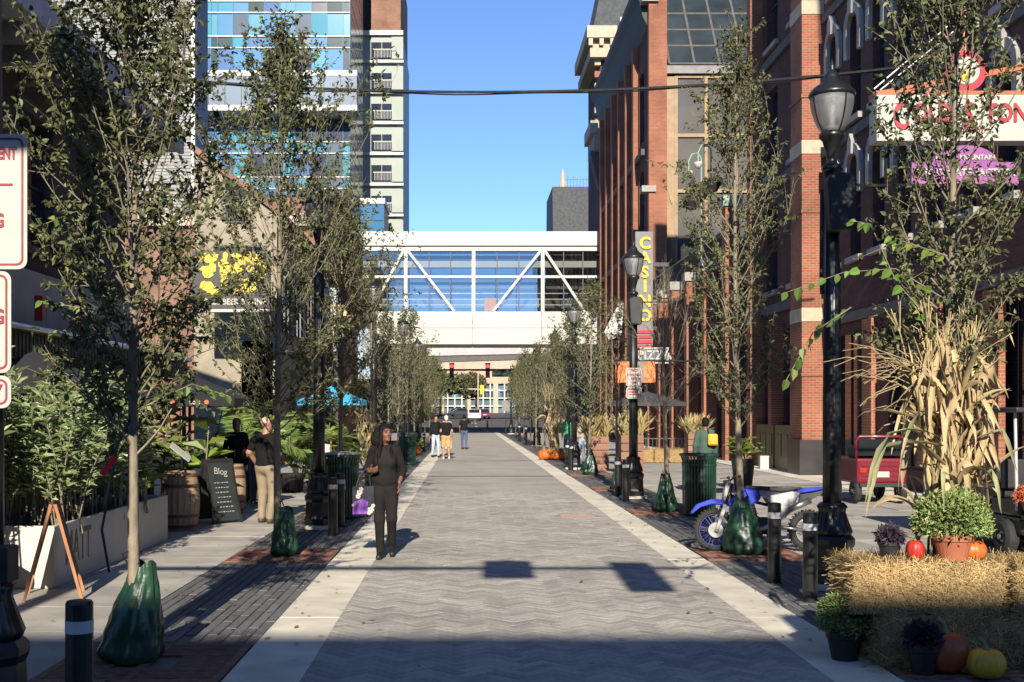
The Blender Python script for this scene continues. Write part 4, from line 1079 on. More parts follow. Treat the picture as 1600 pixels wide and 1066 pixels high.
# red and white parking signs
mt['signwhite'] = M('sign_white', (.40,.39,.345), .5, .05, 8, bump=.05)
mt['signred'] = M('sign_red', (.24,.012,.022), .5, .1, 8)
def rrect(w, h, r, n=5):
    pts = []
    for cx, cy, a0 in ((w/2-r,h/2-r,0),(-w/2+r,h/2-r,90),(-w/2+r,-h/2+r,180),(w/2-r,-h/2+r,270)):
        for k in range(n+1): a = R(a0+90*k/n); pts.append((cx+r*math.cos(a), cy+r*math.sin(a)))
    return pts
def plate(parent, name, c, w, h, mat, r=.04, th=.006, rim=None, rw=.012, inset=.02):
    fm_ = lambda u, v, d: (c[0]+u, c[1]-d, c[2]+v)
    p = MB().prism(rrect(w,h,r), fm_, 0, th).build(name, mat, parent)
    if rim:
        o_, i_ = rrect(w-2*inset,h-2*inset,r*.75), rrect(w-2*inset-2*rw,h-2*inset-2*rw,r*.55); n=len(o_)
        m = MB(); m.add([fm_(u,v,th+.002) for u,v in o_]+[fm_(u,v,th+.002) for u,v in i_], [(k,(k+1)%n,n+(k+1)%n,n+k) for k in range(n)]); m.build('rim', rim, p)
    return p
def sgn(label, x, y, z, w, h, lines, cat='sign', size=.1, bar=None):
    s = thing('parking_sign', label, cat, (x,y,z))
    p = plate(s, 'plate', (0,0,0), w, h, mt['signwhite'], .05, .006, mt['signred'])
    for l_ in lines:
        t_, u, v, sz = l_[:4]; al = l_[4] if len(l_) > 4 else 'CENTER'
        text('lettering', t_, sz, mt['signred'], p, (u,-.010,v), ext=.001, bold=.004*sz/.1, align=al, sx=.62 if al == 'RIGHT' else .9)
    if bar is not None: MB().box((-w/2+.03,-.0105,bar-.006),(w/2-.08,-.0085,bar+.006)).build('rule', mt['signred'], p)
    return s
YS = 6.42; k_ = FPX/YS
def zz(py): return EYE+(HY-py)/k_
xr_ = (43-HX)/k_
sgn('large white parking sign with red border at the left edge, lettering ending in ENT', xr_-.23, YS, (zz(210)+zz(421))/2, .46, (421-210)/k_, [('EVENT',.173,(zz(241)-zz(315.5)),.092,'RIGHT'),('PARKING',.103,(zz(346)-zz(315.5)),.105,'RIGHT')], bar=zz(289)-zz(315.5))
xr2 = (18-HX)/k_
sgn('middle white parking sign with red border at the left edge', xr2-.15, YS, (zz(424)+zz(583))/2, .30, (583-424)/k_, [('PARKING',.113,zz(496)-zz(503.5),.11,'RIGHT')], bar=zz(562)-zz(503.5))
sgn('lowest small white and red sign at the left edge', xr2-.15, YS, (zz(587)+zz(638))/2, .30, (638-587)/k_, [('ONLY',.10,0,.10,'RIGHT')])
Y2 = 24.75; k2 = FPX/Y2
def z2_(py): return EYE+(HY-py)/k2
s = sgn('white no standing sign with red lettering on the second right lamp post', (990.5-HX)/k2, Y2, (z2_(575)+z2_(604))/2, .33, (604-575)/k2, [('NO',0,.14,.10),('STANDING',0,.05,.062),('ANY',0,-.035,.08),('TIME',0,-.12,.06)], size=.07)
s_low = sgn('small lower plate under the no standing sign', (990.5-HX)/k2, Y2, (z2_(605)+z2_(623))/2, .33, (623-605)/k2, [])
for k_2 in range(3): MB().box((-.12,-.011,.06-.055*k_2),(.12-.03*(k_2==1),-.009,.085-.055*k_2)).build('red_line', mt['signred'], s_low)

# bollards
def make_bollard():
    r = thing('bollard', 'x', 'bollard')
    MB().lathe([(.075,0),(.075,.012),(.062,.014),(.062,.70)], 20).build('post', mt['black'], r, smooth=False)
    MB().lathe([(.0635,.70),(.0635,.765)], 20).build('reflective_band', M('band_grey',(.42,.43,.44),.4,.1), r)
    MB().lathe([(.062,.765),(.062,.85),(.055,.865),(.03,.87)], 20).build('cap', mt['black'], r)
    return r
b0 = make_bollard()
bl = [(-2.03,6.04,'big black bollard with white band in the left foreground'),
      (3.36,12.57,'black bollard in front of the dirt bike rear wheel, left one of the pair'),
      (3.37,11.3,'black bollard beside the tall right lamp base, right one of the pair'),
      (-2.02,17.4,'black bollard with white band just left of the woman, nearer of two'),
      (-2.05,18.7,'black bollard beside the left lamp base, farther of two'),
      (3.36,25.6,'bollard at the second right lamp, left one of the pair'),
      (3.33,24.1,'bollard at the second right lamp, right one of the pair'),
      (3.36,38.3,'bollard at the third right lamp, left one of the pair'),
      (3.36,37.0,'bollard at the third right lamp, right one of the pair'),
      (-2.02,42.5,'bollard on the left beside the far litter bin'),
      (-2.02,54.5,'distant bollard on the left behind the walking group')]
for i, (x,y,lab) in enumerate(bl):
    o = b0 if i == 0 else copy_tree(b0); o.location = (x,y,.0); tag(o, lab, 'bollard', 'black bollards')
    if i == 0: o.scale = (1.15,1.15,1)
for k, (x, y) in enumerate(((1.9,105),(4.1,104),(-.2,105.5),(3.4,66),(3.4,74),(-2.0,66))):
    o = copy_tree(b0); o.location = (x,y,0); o.scale=(1.3,1.3,1.3)
    tag(o, ['thick bollard in the middle of the far road end','far bollard right of the road centre near the lamp','far bollard left of the road centre behind the man in jeans','small far bollard on the right before the bridge','smallest far bollard on the right before the bridge','small far bollard on the left before the bridge'][k], 'bollard', 'black bollards')

# litter bins: slatted steel cans
def make_can():
    r = thing('litter_bin', 'x', 'litter bin')
    MB().lathe([(.26,.03),(.26,1.0)], 24).build('liner', mt['black_rough'], r, smooth=True)
    m = MB()
    for k in range(34):
        a = 2*math.pi*k/34
        q = [(.29,.06),(.298,.5),(.30,.98),(.335,1.08)]
        for (r0,z0),(r1,z1) in zip(q,q[1:]):
            m.obox((r0*math.cos(a),r0*math.sin(a),z0),(r1*math.cos(a),r1*math.sin(a),z1),.034,.008,(math.cos(a),math.sin(a),0))
    stuff(m.build('slats', mt['green_can'], r))
    m = MB(); m.lathe([(.275,.02),(.30,.02),(.30,.07),(.275,.07)],32); m.build('foot_ring', mt['green_can'], r)
    m = MB(); m.lathe([(.30,.90),(.312,.90),(.312,.93),(.30,.93)],32); m.build('band', mt['green_can'], r)
    m = MB()
    n=32; pr=[(.325,1.07),(.35,1.07),(.355,1.09),(.35,1.115),(.325,1.115),(.318,1.09),(.325,1.07)]
    for j in range(len(pr)-1):
        for k in range(n):
            a0,a1=2*math.pi*k/n,2*math.pi*(k+1)/n
            m.add([(pr[j][0]*math.cos(a0),pr[j][0]*math.sin(a0),pr[j][1]),(pr[j][0]*math.cos(a1),pr[j][0]*math.sin(a1),pr[j][1]),(pr[j+1][0]*math.cos(a1),pr[j+1][0]*math.sin(a1),pr[j+1][1]),(pr[j+1][0]*math.cos(a0),pr[j+1][0]*math.sin(a0),pr[j+1][1])],[(0,1,2,3)])
    m.build('rim', mt['green_can'], r, smooth=True)
    return r
c0 = make_can()
for i,(x,y,lab) in enumerate([(4.2,20.8,'dark green slatted litter bin on the right behind the dirt bike'),
      (-2.2,20.3,'dark green slatted litter bin on the left with metal plate, beside the woman'),
      (-2.55,21.0,'dark green litter bin right behind the left lamp base, half hidden'),
      (-2.1,41,'distant dark green litter bin on the left beyond the woman')]):
    o = c0 if i == 0 else copy_tree(c0); o.location = (x,y,.0); tag(o, lab, 'litter bin', 'dark green litter bins'); o.rotation_euler=(0,0,i*.7)
    if i == 1:
        m = MB(); m.cbox((0,-.33,.60),(.20,.03,.17)); pl=m.build('ash_plate', mt['steel'], o, bev=.01); pl.matrix_parent_inverse = Matrix.Rotation(-i*.7,4,'Z')
        MB().lathe([(.32,1.117),(.30,1.15),(.1,1.17)],20).build('lid', mt['fascia'], o)

# mast arm with signals behind the viewer: its shadow falls on the road
d_ = 1/math.tan(R(SUN_EL))
b = thing('signal_mast', 'traffic signal mast arm reaching over the street above the viewer', 'traffic signal', (-4.5,.8,0))
MB().tube([(-4.5,.8,0),(-4.5,.8,6.4)],[.14,.1],12).build('pole', mt['dark_metal'], b, world=True)
MB().tube([(-4.5,.8,6.0),(2.6,.8,6.02)],[.09,.05],10).build('arm', mt['dark_metal'], b, world=True)
for x, w_, h_, z in ((.13,.60,.62,5.98),(1.62,.50,1.0,5.72)):
    s = MB().box((x-w_/2,.68,z-h_/2),(x+w_/2,.92,z+h_/2)).build('signal_head', mt['black'], b, world=True)
    for k in range(3): MB().lathe([(.1,0),(.1,.08)],10,(x,.93,z-h_/3+k*h_/3)).build('visor', mt['black'], s, world=True)

# overhead cable
pts = []
for k in range(41):
    t = k/40; px = 40+1410*t; py = 100 + 4*44*t*(1-t)*1.0
    x, z = at(px, py, 25); pts.append((x,25,z))
m = MB(); m.tube(pts, .028, 6)
m2 = MB(); m2.tube([(p[0],p[1]+.03,p[2]-.035+.015*math.sin(i*.9)) for i,p in enumerate(pts)], .016, 5)
o = tag(m.build('overhead_cable', mt['dark_metal']), 'thick grey cable strung across the street above the trees', 'cable'); m2.build('lashed_wire', mt['black'], o)
b = thing('cable_bracket', 'steel stub of two thin rods fixed to the dark left building', 'bracket', (-7.9,25,8.8))
m = MB(); a=pts[0]; m.tube([(-8,25,a[2]+.05),(a[0]+1.0,25,a[2]-.1)],.03,6); m.tube([(-8,25.1,a[2]),(a[0]+.8,25.1,a[2]-.13)],.02,6); m.build('rod', mt['steel'], b, world=True)

# ---- projecting signs on the right
b = thing('casino_sign', 'tall grey vertical sign with yellow letters reading CASINO', 'sign', (9.2,60,8))
x0,z1 = at(993,362,60); x1,z0 = at(1020,540,60)
mt['signgrey'] = M('sign_grey', (.16,.16,.16), .6, .1, 1.5)
cab = MB().box((x0,60,z0),(x1,60.35,z1)).build('cabinet', mt['signgrey'], b, world=True)
for k, ch in enumerate('CASINO'):
    cx, cz = at(1007.5, 381+k*22.6, 60)
    text('letter', ch, .84, mt['yellow'], b, (cx-9.2, -.05, cz-8), ext=.03, bold=.03)
rx0,rz1 = at(995,514,59.9); rx1,rz0 = at(1019,540,59.9)
for k in range(4): MB().box((rx0,59.93,rz1-.22-k*.26),(rx1,59.99,rz1-.06-k*.26)).build('red_bar', mt['red'], cab, world=True)
MB().box((x1,60.1,z1-1.8),(11,60.25,z1-1.6)).build('bracket', mt['dark_metal'], b, world=True)
MB().box((x1,60.1,z0+.8),(11,60.25,z0+1)).build('bracket', mt['dark_metal'], b, world=True)
b = thing('pizza_sign', 'white framed dark sign reading PIZZA under the casino sign', 'sign', (9,55,4.6))
x0,z1 = at(1000,543,55); x1,z0 = at(1045,568,55)
MB().box((x0-9,0,z0-4.6),(x1-9,.2,z1-4.6)).build('cabinet', mt['signwhite'], b)
MB().box((x0-9+.06,-.02,z0-4.6+.06),(x1-9-.06,-.004,z1-4.6-.06)).build('face', M('sign_slate',(.09,.10,.12),.5,.1), b)
text('lettering','PIZZA',.60,mt['signwhite'],b,((x0+x1)/2-9,-.03,(z0+z1)/2-4.6),ext=.008,bold=.012)
MB().tube([(x1-9,.1,(z0+z1)/2-4.6),(1.6,.1,(z0+z1)/2-4.6)],.04,6).build('bracket', mt['dark_metal'], b)
b = thing('flame_banner', 'dark banner with red and orange flames behind the no standing sign', 'banner', (7.3,50,3.4))
x0,z1 = at(962,565,50); x1,z0 = at(1024,598,50)
mt['flame'] = M('flame_print', (.75,.30,.06), .6, .1, 6, stretch=(2,1,1), col2=(.45,.03,.02))
MB().box((x0+.6-7.3,0,z0-3.4),(x1-.5-7.3,.06,z1-3.4)).build('cloth', mt['signgrey'], b)
MB().box((x0-7.3,0,z0-3.4),(x0+.598-7.3,.06,z1-3.4)).build('flame_panel', mt['flame'], b)
MB().box((x1-.498-7.3,0,z0-3.4),(x1-7.3,.06,z1-3.4)).build('flame_panel', mt['flame'], b)
MB().tube([(x0-7.3,.03,z1-3.38),(3.2,.03,z1-3.38)],.04,6).build('pole', mt['dark_metal'], b)
# white wing
b = thing('wing_sign', 'white feathered wing shaped sign left of the casino sign', 'sign', (8.2,62,6.7))
for k in range(7):
    t=k/6; x0_,z0_ = at(946+4*t,520+10*t,62); xe,ze = at(974-3*t,472+46*t,62)
    d=Vector((xe-x0_,0,ze-z0_)); n=Vector((-d.z,0,d.x)).normalized()*.16
    poly=[(x0_-n.x*.6,z0_-n.z*.6),(x0_+d.x*.8-n.x,z0_+d.z*.8-n.z),(xe,ze),(x0_+d.x*.8+n.x,z0_+d.z*.8+n.z),(x0_+n.x*.6,z0_+n.z*.6)]
    MB().prism(poly, lambda u,v,d_: (u-8.2,-d_,v-6.7), .03*k, .03*k+.08).build('feather', mt['white'], b)
MB().tube([(-.6,.1,-.9),(2.3,.1,-.9)],.06,6).build('bracket', mt['dark_metal'], b)
# ice cream sign
YC=15.0; kc=FPX/YC
b = thing('ice_cream_sign', 'long white projecting sign with red COLD STONE lettering and orange arms', 'sign', (6.5,YC,5.7))
x0,z1=at(1370,148,YC); z0=at(0,220,YC)[1]; x1=x0+2.95
zm=5.7; xm=6.5
sb=MB().box((x0-xm,0,z0-zm),(x1-xm,.28,z1-zm)).build('cabinet', mt['signwhite'], b)
mt['creamred']=M('creamery_red',(.34,.012,.03),.5,.1); mt['orangep']=M('orange_paint',(.40,.10,.03),.5,.1)
cx=lambda px: at(px,0,YC)[0]-xm
cz=lambda py: at(0,py,YC)[1]-zm
text('letter','C',.50,mt['creamred'],b,(cx(1408),-.012,cz(183)),ext=.006,bold=.012,sx=.62)
text('letter','OLD',.33,mt['creamred'],b,(cx(1456),-.012,cz(178)),ext=.006,bold=.010,sx=.76)
text('letter','S',.42,mt['creamred'],b,(cx(1514),-.012,cz(181)),ext=.006,bold=.012,sx=.66)
text('letter','TONE',.33,mt['creamred'],b,(cx(1580),-.012,cz(178)),ext=.006,bold=.010,sx=.78)
text('letter','CREAMERY',.13,mt['creamred'],b,(cx(1500),-.012,cz(203)),ext=.004)
m=MB(); m.obox((x0-xm,.14,z1-zm+.03),(xm-2.2,.14,z1-zm+1.05),.07,.07); m.build('arm', mt['orangep'], b)
m=MB(); m.box((x0-xm-.01,-.005,z1-zm+.003),(x1-xm,.285,z1-zm+.05)); m.build('top_rail', mt['orangep'], b)
m=MB(); m.tube([(x0-xm,.1,z1-zm+.1),(x0-xm+1.0,.1,z1-zm+.95)],.012,5); m.tube([(x0-xm+.1,.16,z1-zm+.1),(x0-xm+1.1,.16,z1-zm+.9)],.012,5); m.build('guy_wire', mt['steel'], b)
m=MB(); m.tube([(x1-xm,.14,0),(WR-xm+.1,.14,0)],.06,6); m.build('bracket', mt['dark_metal'], b)
b2=thing('round_sign','round red and white sign with yellow centre above the ice cream sign','sign',(cx(1510)+xm,YC+.1,cz(110)+zm))
MB().lathe([(.27,0),(.27,.08)],28).build('disc', mt['creamred'], b2).rotation_euler=(R(90),0,0)
MB().lathe([(.18,.081),(.18,.09)],24).build('inner_disc', mt['signwhite'], b2).rotation_euler=(R(90),0,0)
m=MB(); m.ell((-.02,-.10,-.06),(.055,.012,.09),10,6); m.build('emblem', mt['yellow'], b2)
MB().tube([(0,-.04,.26),(0,-.04,.9)],.03,6).build('hanger', mt['orangep'], b2)
b3=thing('chocolate_sign','purple and pink sign with arched top reading CHOCOLATE FACTORY','sign',(cx(1508)+xm,YC,cz(262)+zm))
mt['purple']=M('purple_sign',(.16,.035,.22),.5,.15,1.2,col2=(.36,.10,.28))
w2=(1592-1425)/kc
MB().box((-w2/2,0,-.21),(w2/2,.14,.07)).build('panel', mt['purple'], b3)
poly=[(-.42+0,.071)]+[(-.42*math.cos(math.pi*k/12),.071+.22*math.sin(math.pi*k/12)) for k in range(1,12)]+[(.42,.071)]
MB().prism(poly, lambda u,v,d: (u,.12-d,v), 0,.12).build('arch', mt['purple'], b3)
text('lettering','CHOCOLATE FACTORY',.135,mt['signwhite'],b3,(0,-.01,-.07),ext=.004,bold=.004,sx=.92)
text('lettering','ROCKY MOUNTAIN',.085,mt['signwhite'],b3,(0,-.01,.13),ext=.004,bold=.003)
MB().tube([(w2/2,.07,-.1),(WR-cx(1508)-xm+.1,.07,-.1)],.035,6).build('bracket', mt['dark_metal'], b3)
# terrace lamps: white bowls on hooked stems
for px,py,lab in ((1091,256,'white bowl lamp on the terrace, right one, before the atrium'),(1076,270,'white bowl lamp on the terrace, left one, before the atrium')):
    x,z=at(px,py,50); b=thing('terrace_lamp',lab,'lamp',(x,50,8))
    MB().lathe([(.01,z-8-.22),(.12,z-8-.16),(.2,z-8),(.19,z-8+.06),(.02,z-8+.1)],14).build('bowl', mt['white'], b, smooth=True)
    MB().tube([(0,0,z-8+.1),(0,0,z-8+.5),(.15,0,z-8+.8),(.4,0,z-8+.85),(.55,0,z-8+.6),(.55,0,0)],.035,6).build('stem', mt['green_cu'], b)
# terrace flower baskets
for i,(px,py) in enumerate(((1113,288),(1095,300),(1080,316))):
    x,z=at(px,py,47); b=thing('flower_basket',['top','middle','lowest'][i]+' dark planted basket on the terrace railing','planter',(x,47,z),0,'baskets on the terrace rail')
    MB().lathe([(.2,-.3),(.35,0),(.35,.06)],12).build('bowl', mt['black_rough'], b)
    g=np.random.default_rng(i); n=200; P=g.normal(0,1,(n,3)); P/=np.linalg.norm(P,axis=1,keepdims=True); P*=np.array([.42,.42,.3])*g.uniform(.6,1,(n,1)); P[:,2]=abs(P[:,2])
    V,F=leaves_np(P,P+g.normal(0,.3,(n,3)),g.normal(0,1,(n,3)),np.full(n,.14),np.full(n,.08)); stuff(mobj('foliage',np_mesh('foliage',V,F),mt['leaf'],b))

# ---- left signs
b=thing('yellow_sign','large dark sign crowded with yellow graphics above a KEBABS BEER WINE line','sign',(-7.7,38,6))
x0,z1=at(300,392,38); x1,z0=at(421,462,38); zl=at(0,482,38)[1]
MB().box((x0+7.7,0,z0-6),(x1+7.7,.3,z1-6)).build('cabinet', M('sign_black',(.02,.02,.02),.5,.2), b)
g=random.Random(4)
for k in range(60):
    u=g.uniform(x0+.25,x1-.15); v=g.uniform(z0+.1,z1-.12); ww,hh=g.uniform(.08,.32),g.uniform(.06,.3); an=g.uniform(-.6,.6)
    poly=[(u+ww*math.cos(an+q)*g.uniform(.5,1)+7.7, v-6+hh*math.sin(an+q)*g.uniform(.5,1)) for q in (0,1.0,2.1,3.1,4.2,5.2)]
    poly=[(min(max(p,x0+7.75),x1+7.65),min(max(q,z0-5.97),z1-6.03)) for p,q in poly]
    MB().prism(poly, lambda uu,vv,d: (uu,-d,vv), .004+.0006*k, .008+.0006*k).build('yellow_shape', mt['yellow'], b)
MB().box((x0+7.7,0,zl-6),(x1+7.7,.3,z0-6-.02)).build('text_strip', M('sign_black2',(.02,.02,.02),.5,.2), b)
text('lettering','KEBABS BEER & WINE',.28,mt['signwhite'],b,((x0+x1)/2+7.7,-.01,(z0+zl)/2-6.0),ext=.004,bold=.006,sx=.86)
MB().box((x0+7.7,-.02,zl-6.12),(x1+7.7,.3,zl-6.02)).build('rail', mt['signwhite'], b)
MB().box((-.1,.3,-.1),(.1,2.98,.1)).build('bracket', mt['dark_metal'], b)
# colourful wall banner panels
b=thing('mural_banner','tall banner with patchy pastel pictures behind the left lamp shaft','banner',(-7,54,0))
x0,z1=at(465,450,54); x1,z0=at(526,560,54)
colm=[M('mural_%d'%i,c,.7,.3,3,col2=c2) for i,(c,c2) in enumerate((((.40,.37,.28),(.25,.17,.12)),((.15,.28,.36),(.42,.42,.40)),((.34,.14,.10),(.42,.36,.25)),((.38,.32,.14),(.40,.40,.36)),((.10,.10,.12),(.38,.34,.28))))]
for i in range(3):
    for j in range(5):
        a=x0+(x1-x0)*i/3; c=z0+(z1-z0)*j/5
        MB().box((a+7,-.05,c),(a+7+(x1-x0)/3-.02,.03,c+(z1-z0)/5-.02)).build('picture', colm[(i*2+j*3)%5], b)
MB().box((x0+7-.05,.031,0),(x1+7+.05,.15,z1+.05)).build('frame', mt['dark_metal'], b)
# pale blue tall flag
b=thing('blue_flag','tall rounded pale blue flag banner left of the skybridge lantern lamp','flag',(at(572,0,58)[0],58,0))
zt_,zb_=at(0,512,58)[1],at(0,592,58)[1]
poly=[(-.4,zb_),(.4,zb_),(.42,zt_-.5),(.3,zt_-.12),(0,zt_),(-.3,zt_-.12),(-.42,zt_-.5)]
MB().prism(poly,lambda u,v,d:(u,d,v),0,.03).build('cloth', M('pale_blue_cloth',(.20,.34,.46),.7,.25,3,col2=(.34,.40,.44)), b)
MB().tube([(-.45,0,0),(-.45,0,zt_)],.03,6).build('pole', mt['dark_metal'], b)
# ---- far signals and signs
b=thing('far_signal_mast','far mast arm with two red traffic lights beyond the skybridge','traffic signal',(6,107,0))
YM=107
zA=at(0,578,YM)[1]
MB().tube([(6,YM,0),(6,YM,zA+.5)],.14,8).build('pole', mt['dark_metal'], b, world=True)
MB().tube([(6,YM,zA),(-5,YM,zA)],[.1,.06],8).build('arm', mt['dark_metal'], b, world=True)
mred=bpy.data.materials.new('red_light'); mred.use_nodes=True; e=mred.node_tree.nodes['Principled BSDF']; e.inputs['Base Color'].default_value=(.6,.02,.02,1); e.inputs['Emission Color'].default_value=(1,.06,.05,1); e.inputs['Emission Strength'].default_value=1.6
for px in (706,762):
    x=at(px,0,YM)[0]; h=MB().box((x-.2,YM-.3,zA-.75),(x+.2,YM-.05,zA+.55)).build('signal_head', mt['black'], b, world=True)
    MB().lathe([(.16,0),(.16,.03)],12).build('red_lens', mred, h).location=(x-6,-.35,zA+.32); h.children[0].rotation_euler=(R(90),0,0)
    MB().box((x-.25,YM-.34,zA+.5),(x+.25,YM-.02,zA+.62)).build('visor', mt['red'], h, world=True)
b=thing('street_name_sign','green street name sign hanging at the far signal','sign',(at(786,0,106)[0],106.5,at(0,584,106)[1]))
MB().box((-1.0,0,-.28),(1.0,.04,.28)).build('plate', M('sign_green',(.02,.13,.10),.5,.2), b)
MB().box((-.9,-.01,-.05),(.3,-.004,.06)).build('lettering_line', mt['signwhite'], b)
b=thing('grey_notice','small grey notice sign on a post near the far right lamp','sign',(at(790,0,99)[0],98.5,0))
z=at(0,634,98.5)[1]; MB().box((-.33,0,z-.45),(.33,.03,z+.45)).build('plate', mt['signgrey'], b); MB().tube([(0,.05,0),(0,.05,z)],.04,6).build('post', mt['dark_metal'], b)
b=thing('span_wire_signals','two far yellow traffic signals on a pale mast at the next crossing','traffic signal',(at(747,0,205)[0],205,1.4))
zs=at(0,609,205)[1]-1.4
MB().tube([(0,0,0),(0,0,zs+3)],.14,6).build('pole', mt['cream'], b)
MB().tube([(-7,0,zs+.2),(4,0,zs)],.11,6).build('arm', mt['white'], b)
for px in (714,753): MB().cbox((at(px,0,205)[0]-at(747,0,205)[0],-.2,zs),(.7,.4,1.6)).build('signal_head', mt['yellow'], b)
# ================================================================== PLANTS, PLANTERS, HARVEST DISPLAY
mt['planter'] = M('planter_grey', (.50,.47,.42), .75, .1, 2, bump=.15)
mt['soil'] = M('soil', (.04,.03,.02), .95, .3, 20)
mt['terracotta'] = M('terracotta', (.36,.12,.06), .75, .12, 6)
mt['potblack'] = M('black_plastic', (.02,.02,.022), .5, .2, 6)
mt['kale'] = M('purple_kale', (.055,.035,.055), .6, .3, 6, rand='island', rv=.5)
mt['orangeflower'] = M('orange_petals', (.60,.14,.05), .7, .25, 6, rand='island', rv=.4)
def ball_foliage(seed, n, r, L, Wr=.45, inner=.55, flat=True, dirout=.9):
    g=np.random.default_rng(seed); P=g.normal(0,1,(n,3)); P/=np.linalg.norm(P,axis=1,keepdims=True)
    if flat: P[:,2]=np.where(P[:,2]<-.35,-P[:,2],P[:,2])
    D=P*dirout+g.normal(0,.5,(n,3)); rr=g.uniform(inner,1,(n,1))*(1+.08*np.sin(P[:,:1]*7+P[:,1:2]*5))
    Q=P*rr*np.array(r); N=P+g.normal(0,.6,(n,3)); Ls=L*g.uniform(.6,1.3,n)
    return leaves_np(Q,D,N,Ls,Ls*Wr)
def shrub(seed, stems, h, spread, nleaf, L, Wr=.22, up=.6):
    """stems with narrow leaves in whorls"""
    g=np.random.default_rng(seed); st=MB(); P=[];D=[];N=[]
    for k in range(stems):
        az=g.uniform(0,6.28); b0=np.array([g.uniform(-spread[0],spread[0])*.6,g.uniform(-spread[1],spread[1])*.6,0.]); tip=np.array([b0[0]+math.cos(az)*spread[0]*g.uniform(.3,1)*.7,b0[1]+math.sin(az)*spread[1]*g.uniform(.3,1)*.7,h*g.uniform(.6,1.05)])
        pts=[b0,b0*.6+tip*.4+np.array([0,0,h*.12]),tip]; st.tube(pts,[.012,.008,.003],4,cap=False)
        for j in range(nleaf):
            t=g.uniform(.2,1)**.7; c=pts[0]*(1-t)**2+2*pts[1]*t*(1-t)+pts[2]*t*t
            d=unit(np.array([math.cos(j*2.4),math.sin(j*2.4),up])+g.normal(0,.35,3)); P.append(c); D.append(d); N.append(unit(np.array([0,0,1.])+g.normal(0,.5,3)))
    P,D,N=map(np.array,(P,D,N)); Ls=L*g.uniform(.6,1.2,len(P)); V,F=leaves_np(P,D,N,Ls,Ls*Wr,fold=.25,curl=.25)
    return st.mesh('stems',True), np_mesh('foliage',V,F)
def plant(name, label, x, y, z, meshes, mat, cat='plant', group=None, rz=0, sc=1):
    t=thing(name,label,cat,(x,y,z),rz,group); t.scale=(sc,)*3
    mobj('stems',meshes[0],mt['twig'],t); stuff(mobj('foliage',meshes[1],mat,t)); return t

# long planter with lettering
b=thing('planter_box','long pale grey planter box with dark MATT lettering beside the left sidewalk','planter',(-4.75,14.4,0))
x0,x1,y0,y1,h=-.42,.42,-2.3,2.3,.66
m=MB(); m.box((x0,y0,.0),(x1,y0+.05,h)); m.box((x0,y1-.05,0),(x1,y1,h)); m.box((x0,y0+.05,0),(x0+.05,y1-.05,h)); m.box((x1-.05,y0+.05,0),(x1,y1-.05,h)); m.build('shell',mt['planter'],b,bev=.012)
MB().box((x0+.05,y0+.05,.1),(x1-.05,y1-.05,h-.08)).build('soil',mt['soil'],b)
text('lettering','MATT',.52,mt['black'],b,(x1+.004,-1.55,.36),rot=(R(90),0,R(90)),ext=.002,sx=.62,bold=.004)
b=thing('planter_box','rounded pale planter at the left edge near the wooden easel','planter',(-5.0,11.1,0))
MB().lathe([(.26,0),(.36,.1),(.42,.45),(.44,.55),(.40,.56),(.38,.46)],20).build('bowl',mt['planter'],b,smooth=True); MB().lathe([(.38,.44),(.02,.45)],16).build('soil',mt['soil'],b)
sh=[shrub(100+k,34,1.7,(.8,.62),62,.15,.24) for k in range(3)]
for k,(x,y,s) in enumerate(((-4.75,12.6,1.0),(-4.8,13.6,1.12),(-4.75,14.7,1.0),(-4.7,15.7,.92))):
    plant('oleander_shrub',['nearest pale green oleander in the long planter','tallest oleander shrub in the long planter','oleander shrub behind the nearest tree trunk','last oleander shrub at the far planter end'][k],x,y,.5,sh[k%3],mt['oleander'],'shrub','oleanders in the long planter',k*1.7,s*.95)
plant('oleander_shrub','big oleander shrub at the left edge above the easel',-5.2,11.3,.45,sh[1],mt['oleander'],'shrub','oleanders in the long planter',2.2,1.15)
plant('oleander_shrub','low oleander behind the left edge planter',-5.7,12.4,.3,sh[2],mt['oleander'],'shrub','oleanders in the long planter',.6,1.2)
# wooden A frame easel seen edge on
b=thing('easel_sign','orange wood A frame sidewalk sign seen edge on before the planter','sidewalk sign',(-4.15,11.6,0),R(17))
for s in (-1,1):
    for dy in (-.3,.3): MB().obox((s*.27,dy,0),(s*.02,dy,.95),.03,.045,(0,1,0)).build('leg',mt['wood_o'],b)
    m=MB(); m.obox((s*.22,0,.2),(s*.06,0,.82),.56,.012,(s*1,0,.25)); m.build('board',mt['black_rough'],b)
# drip hose and red tag at tree
tag(MB().tube([(-2.62,8.45,.68),(-2.66,8.4,1.0),(-2.60,8.4,1.3),(-2.55,8.42,1.62),(-2.47,8.46,1.8)],.011,6).build('drip_hose',mt['black']),'thin black hose rising from the nearest watering bag','hose')
tag(MB().obox((-2.63,8.3,1.40),(-2.53,8.3,1.53),.045,.004,(0,1,0)).build('red_tag',M('red_tape',(.75,.02,.02),.5,.1)),'bright red ribbon tied in the nearest left tree','ribbon')

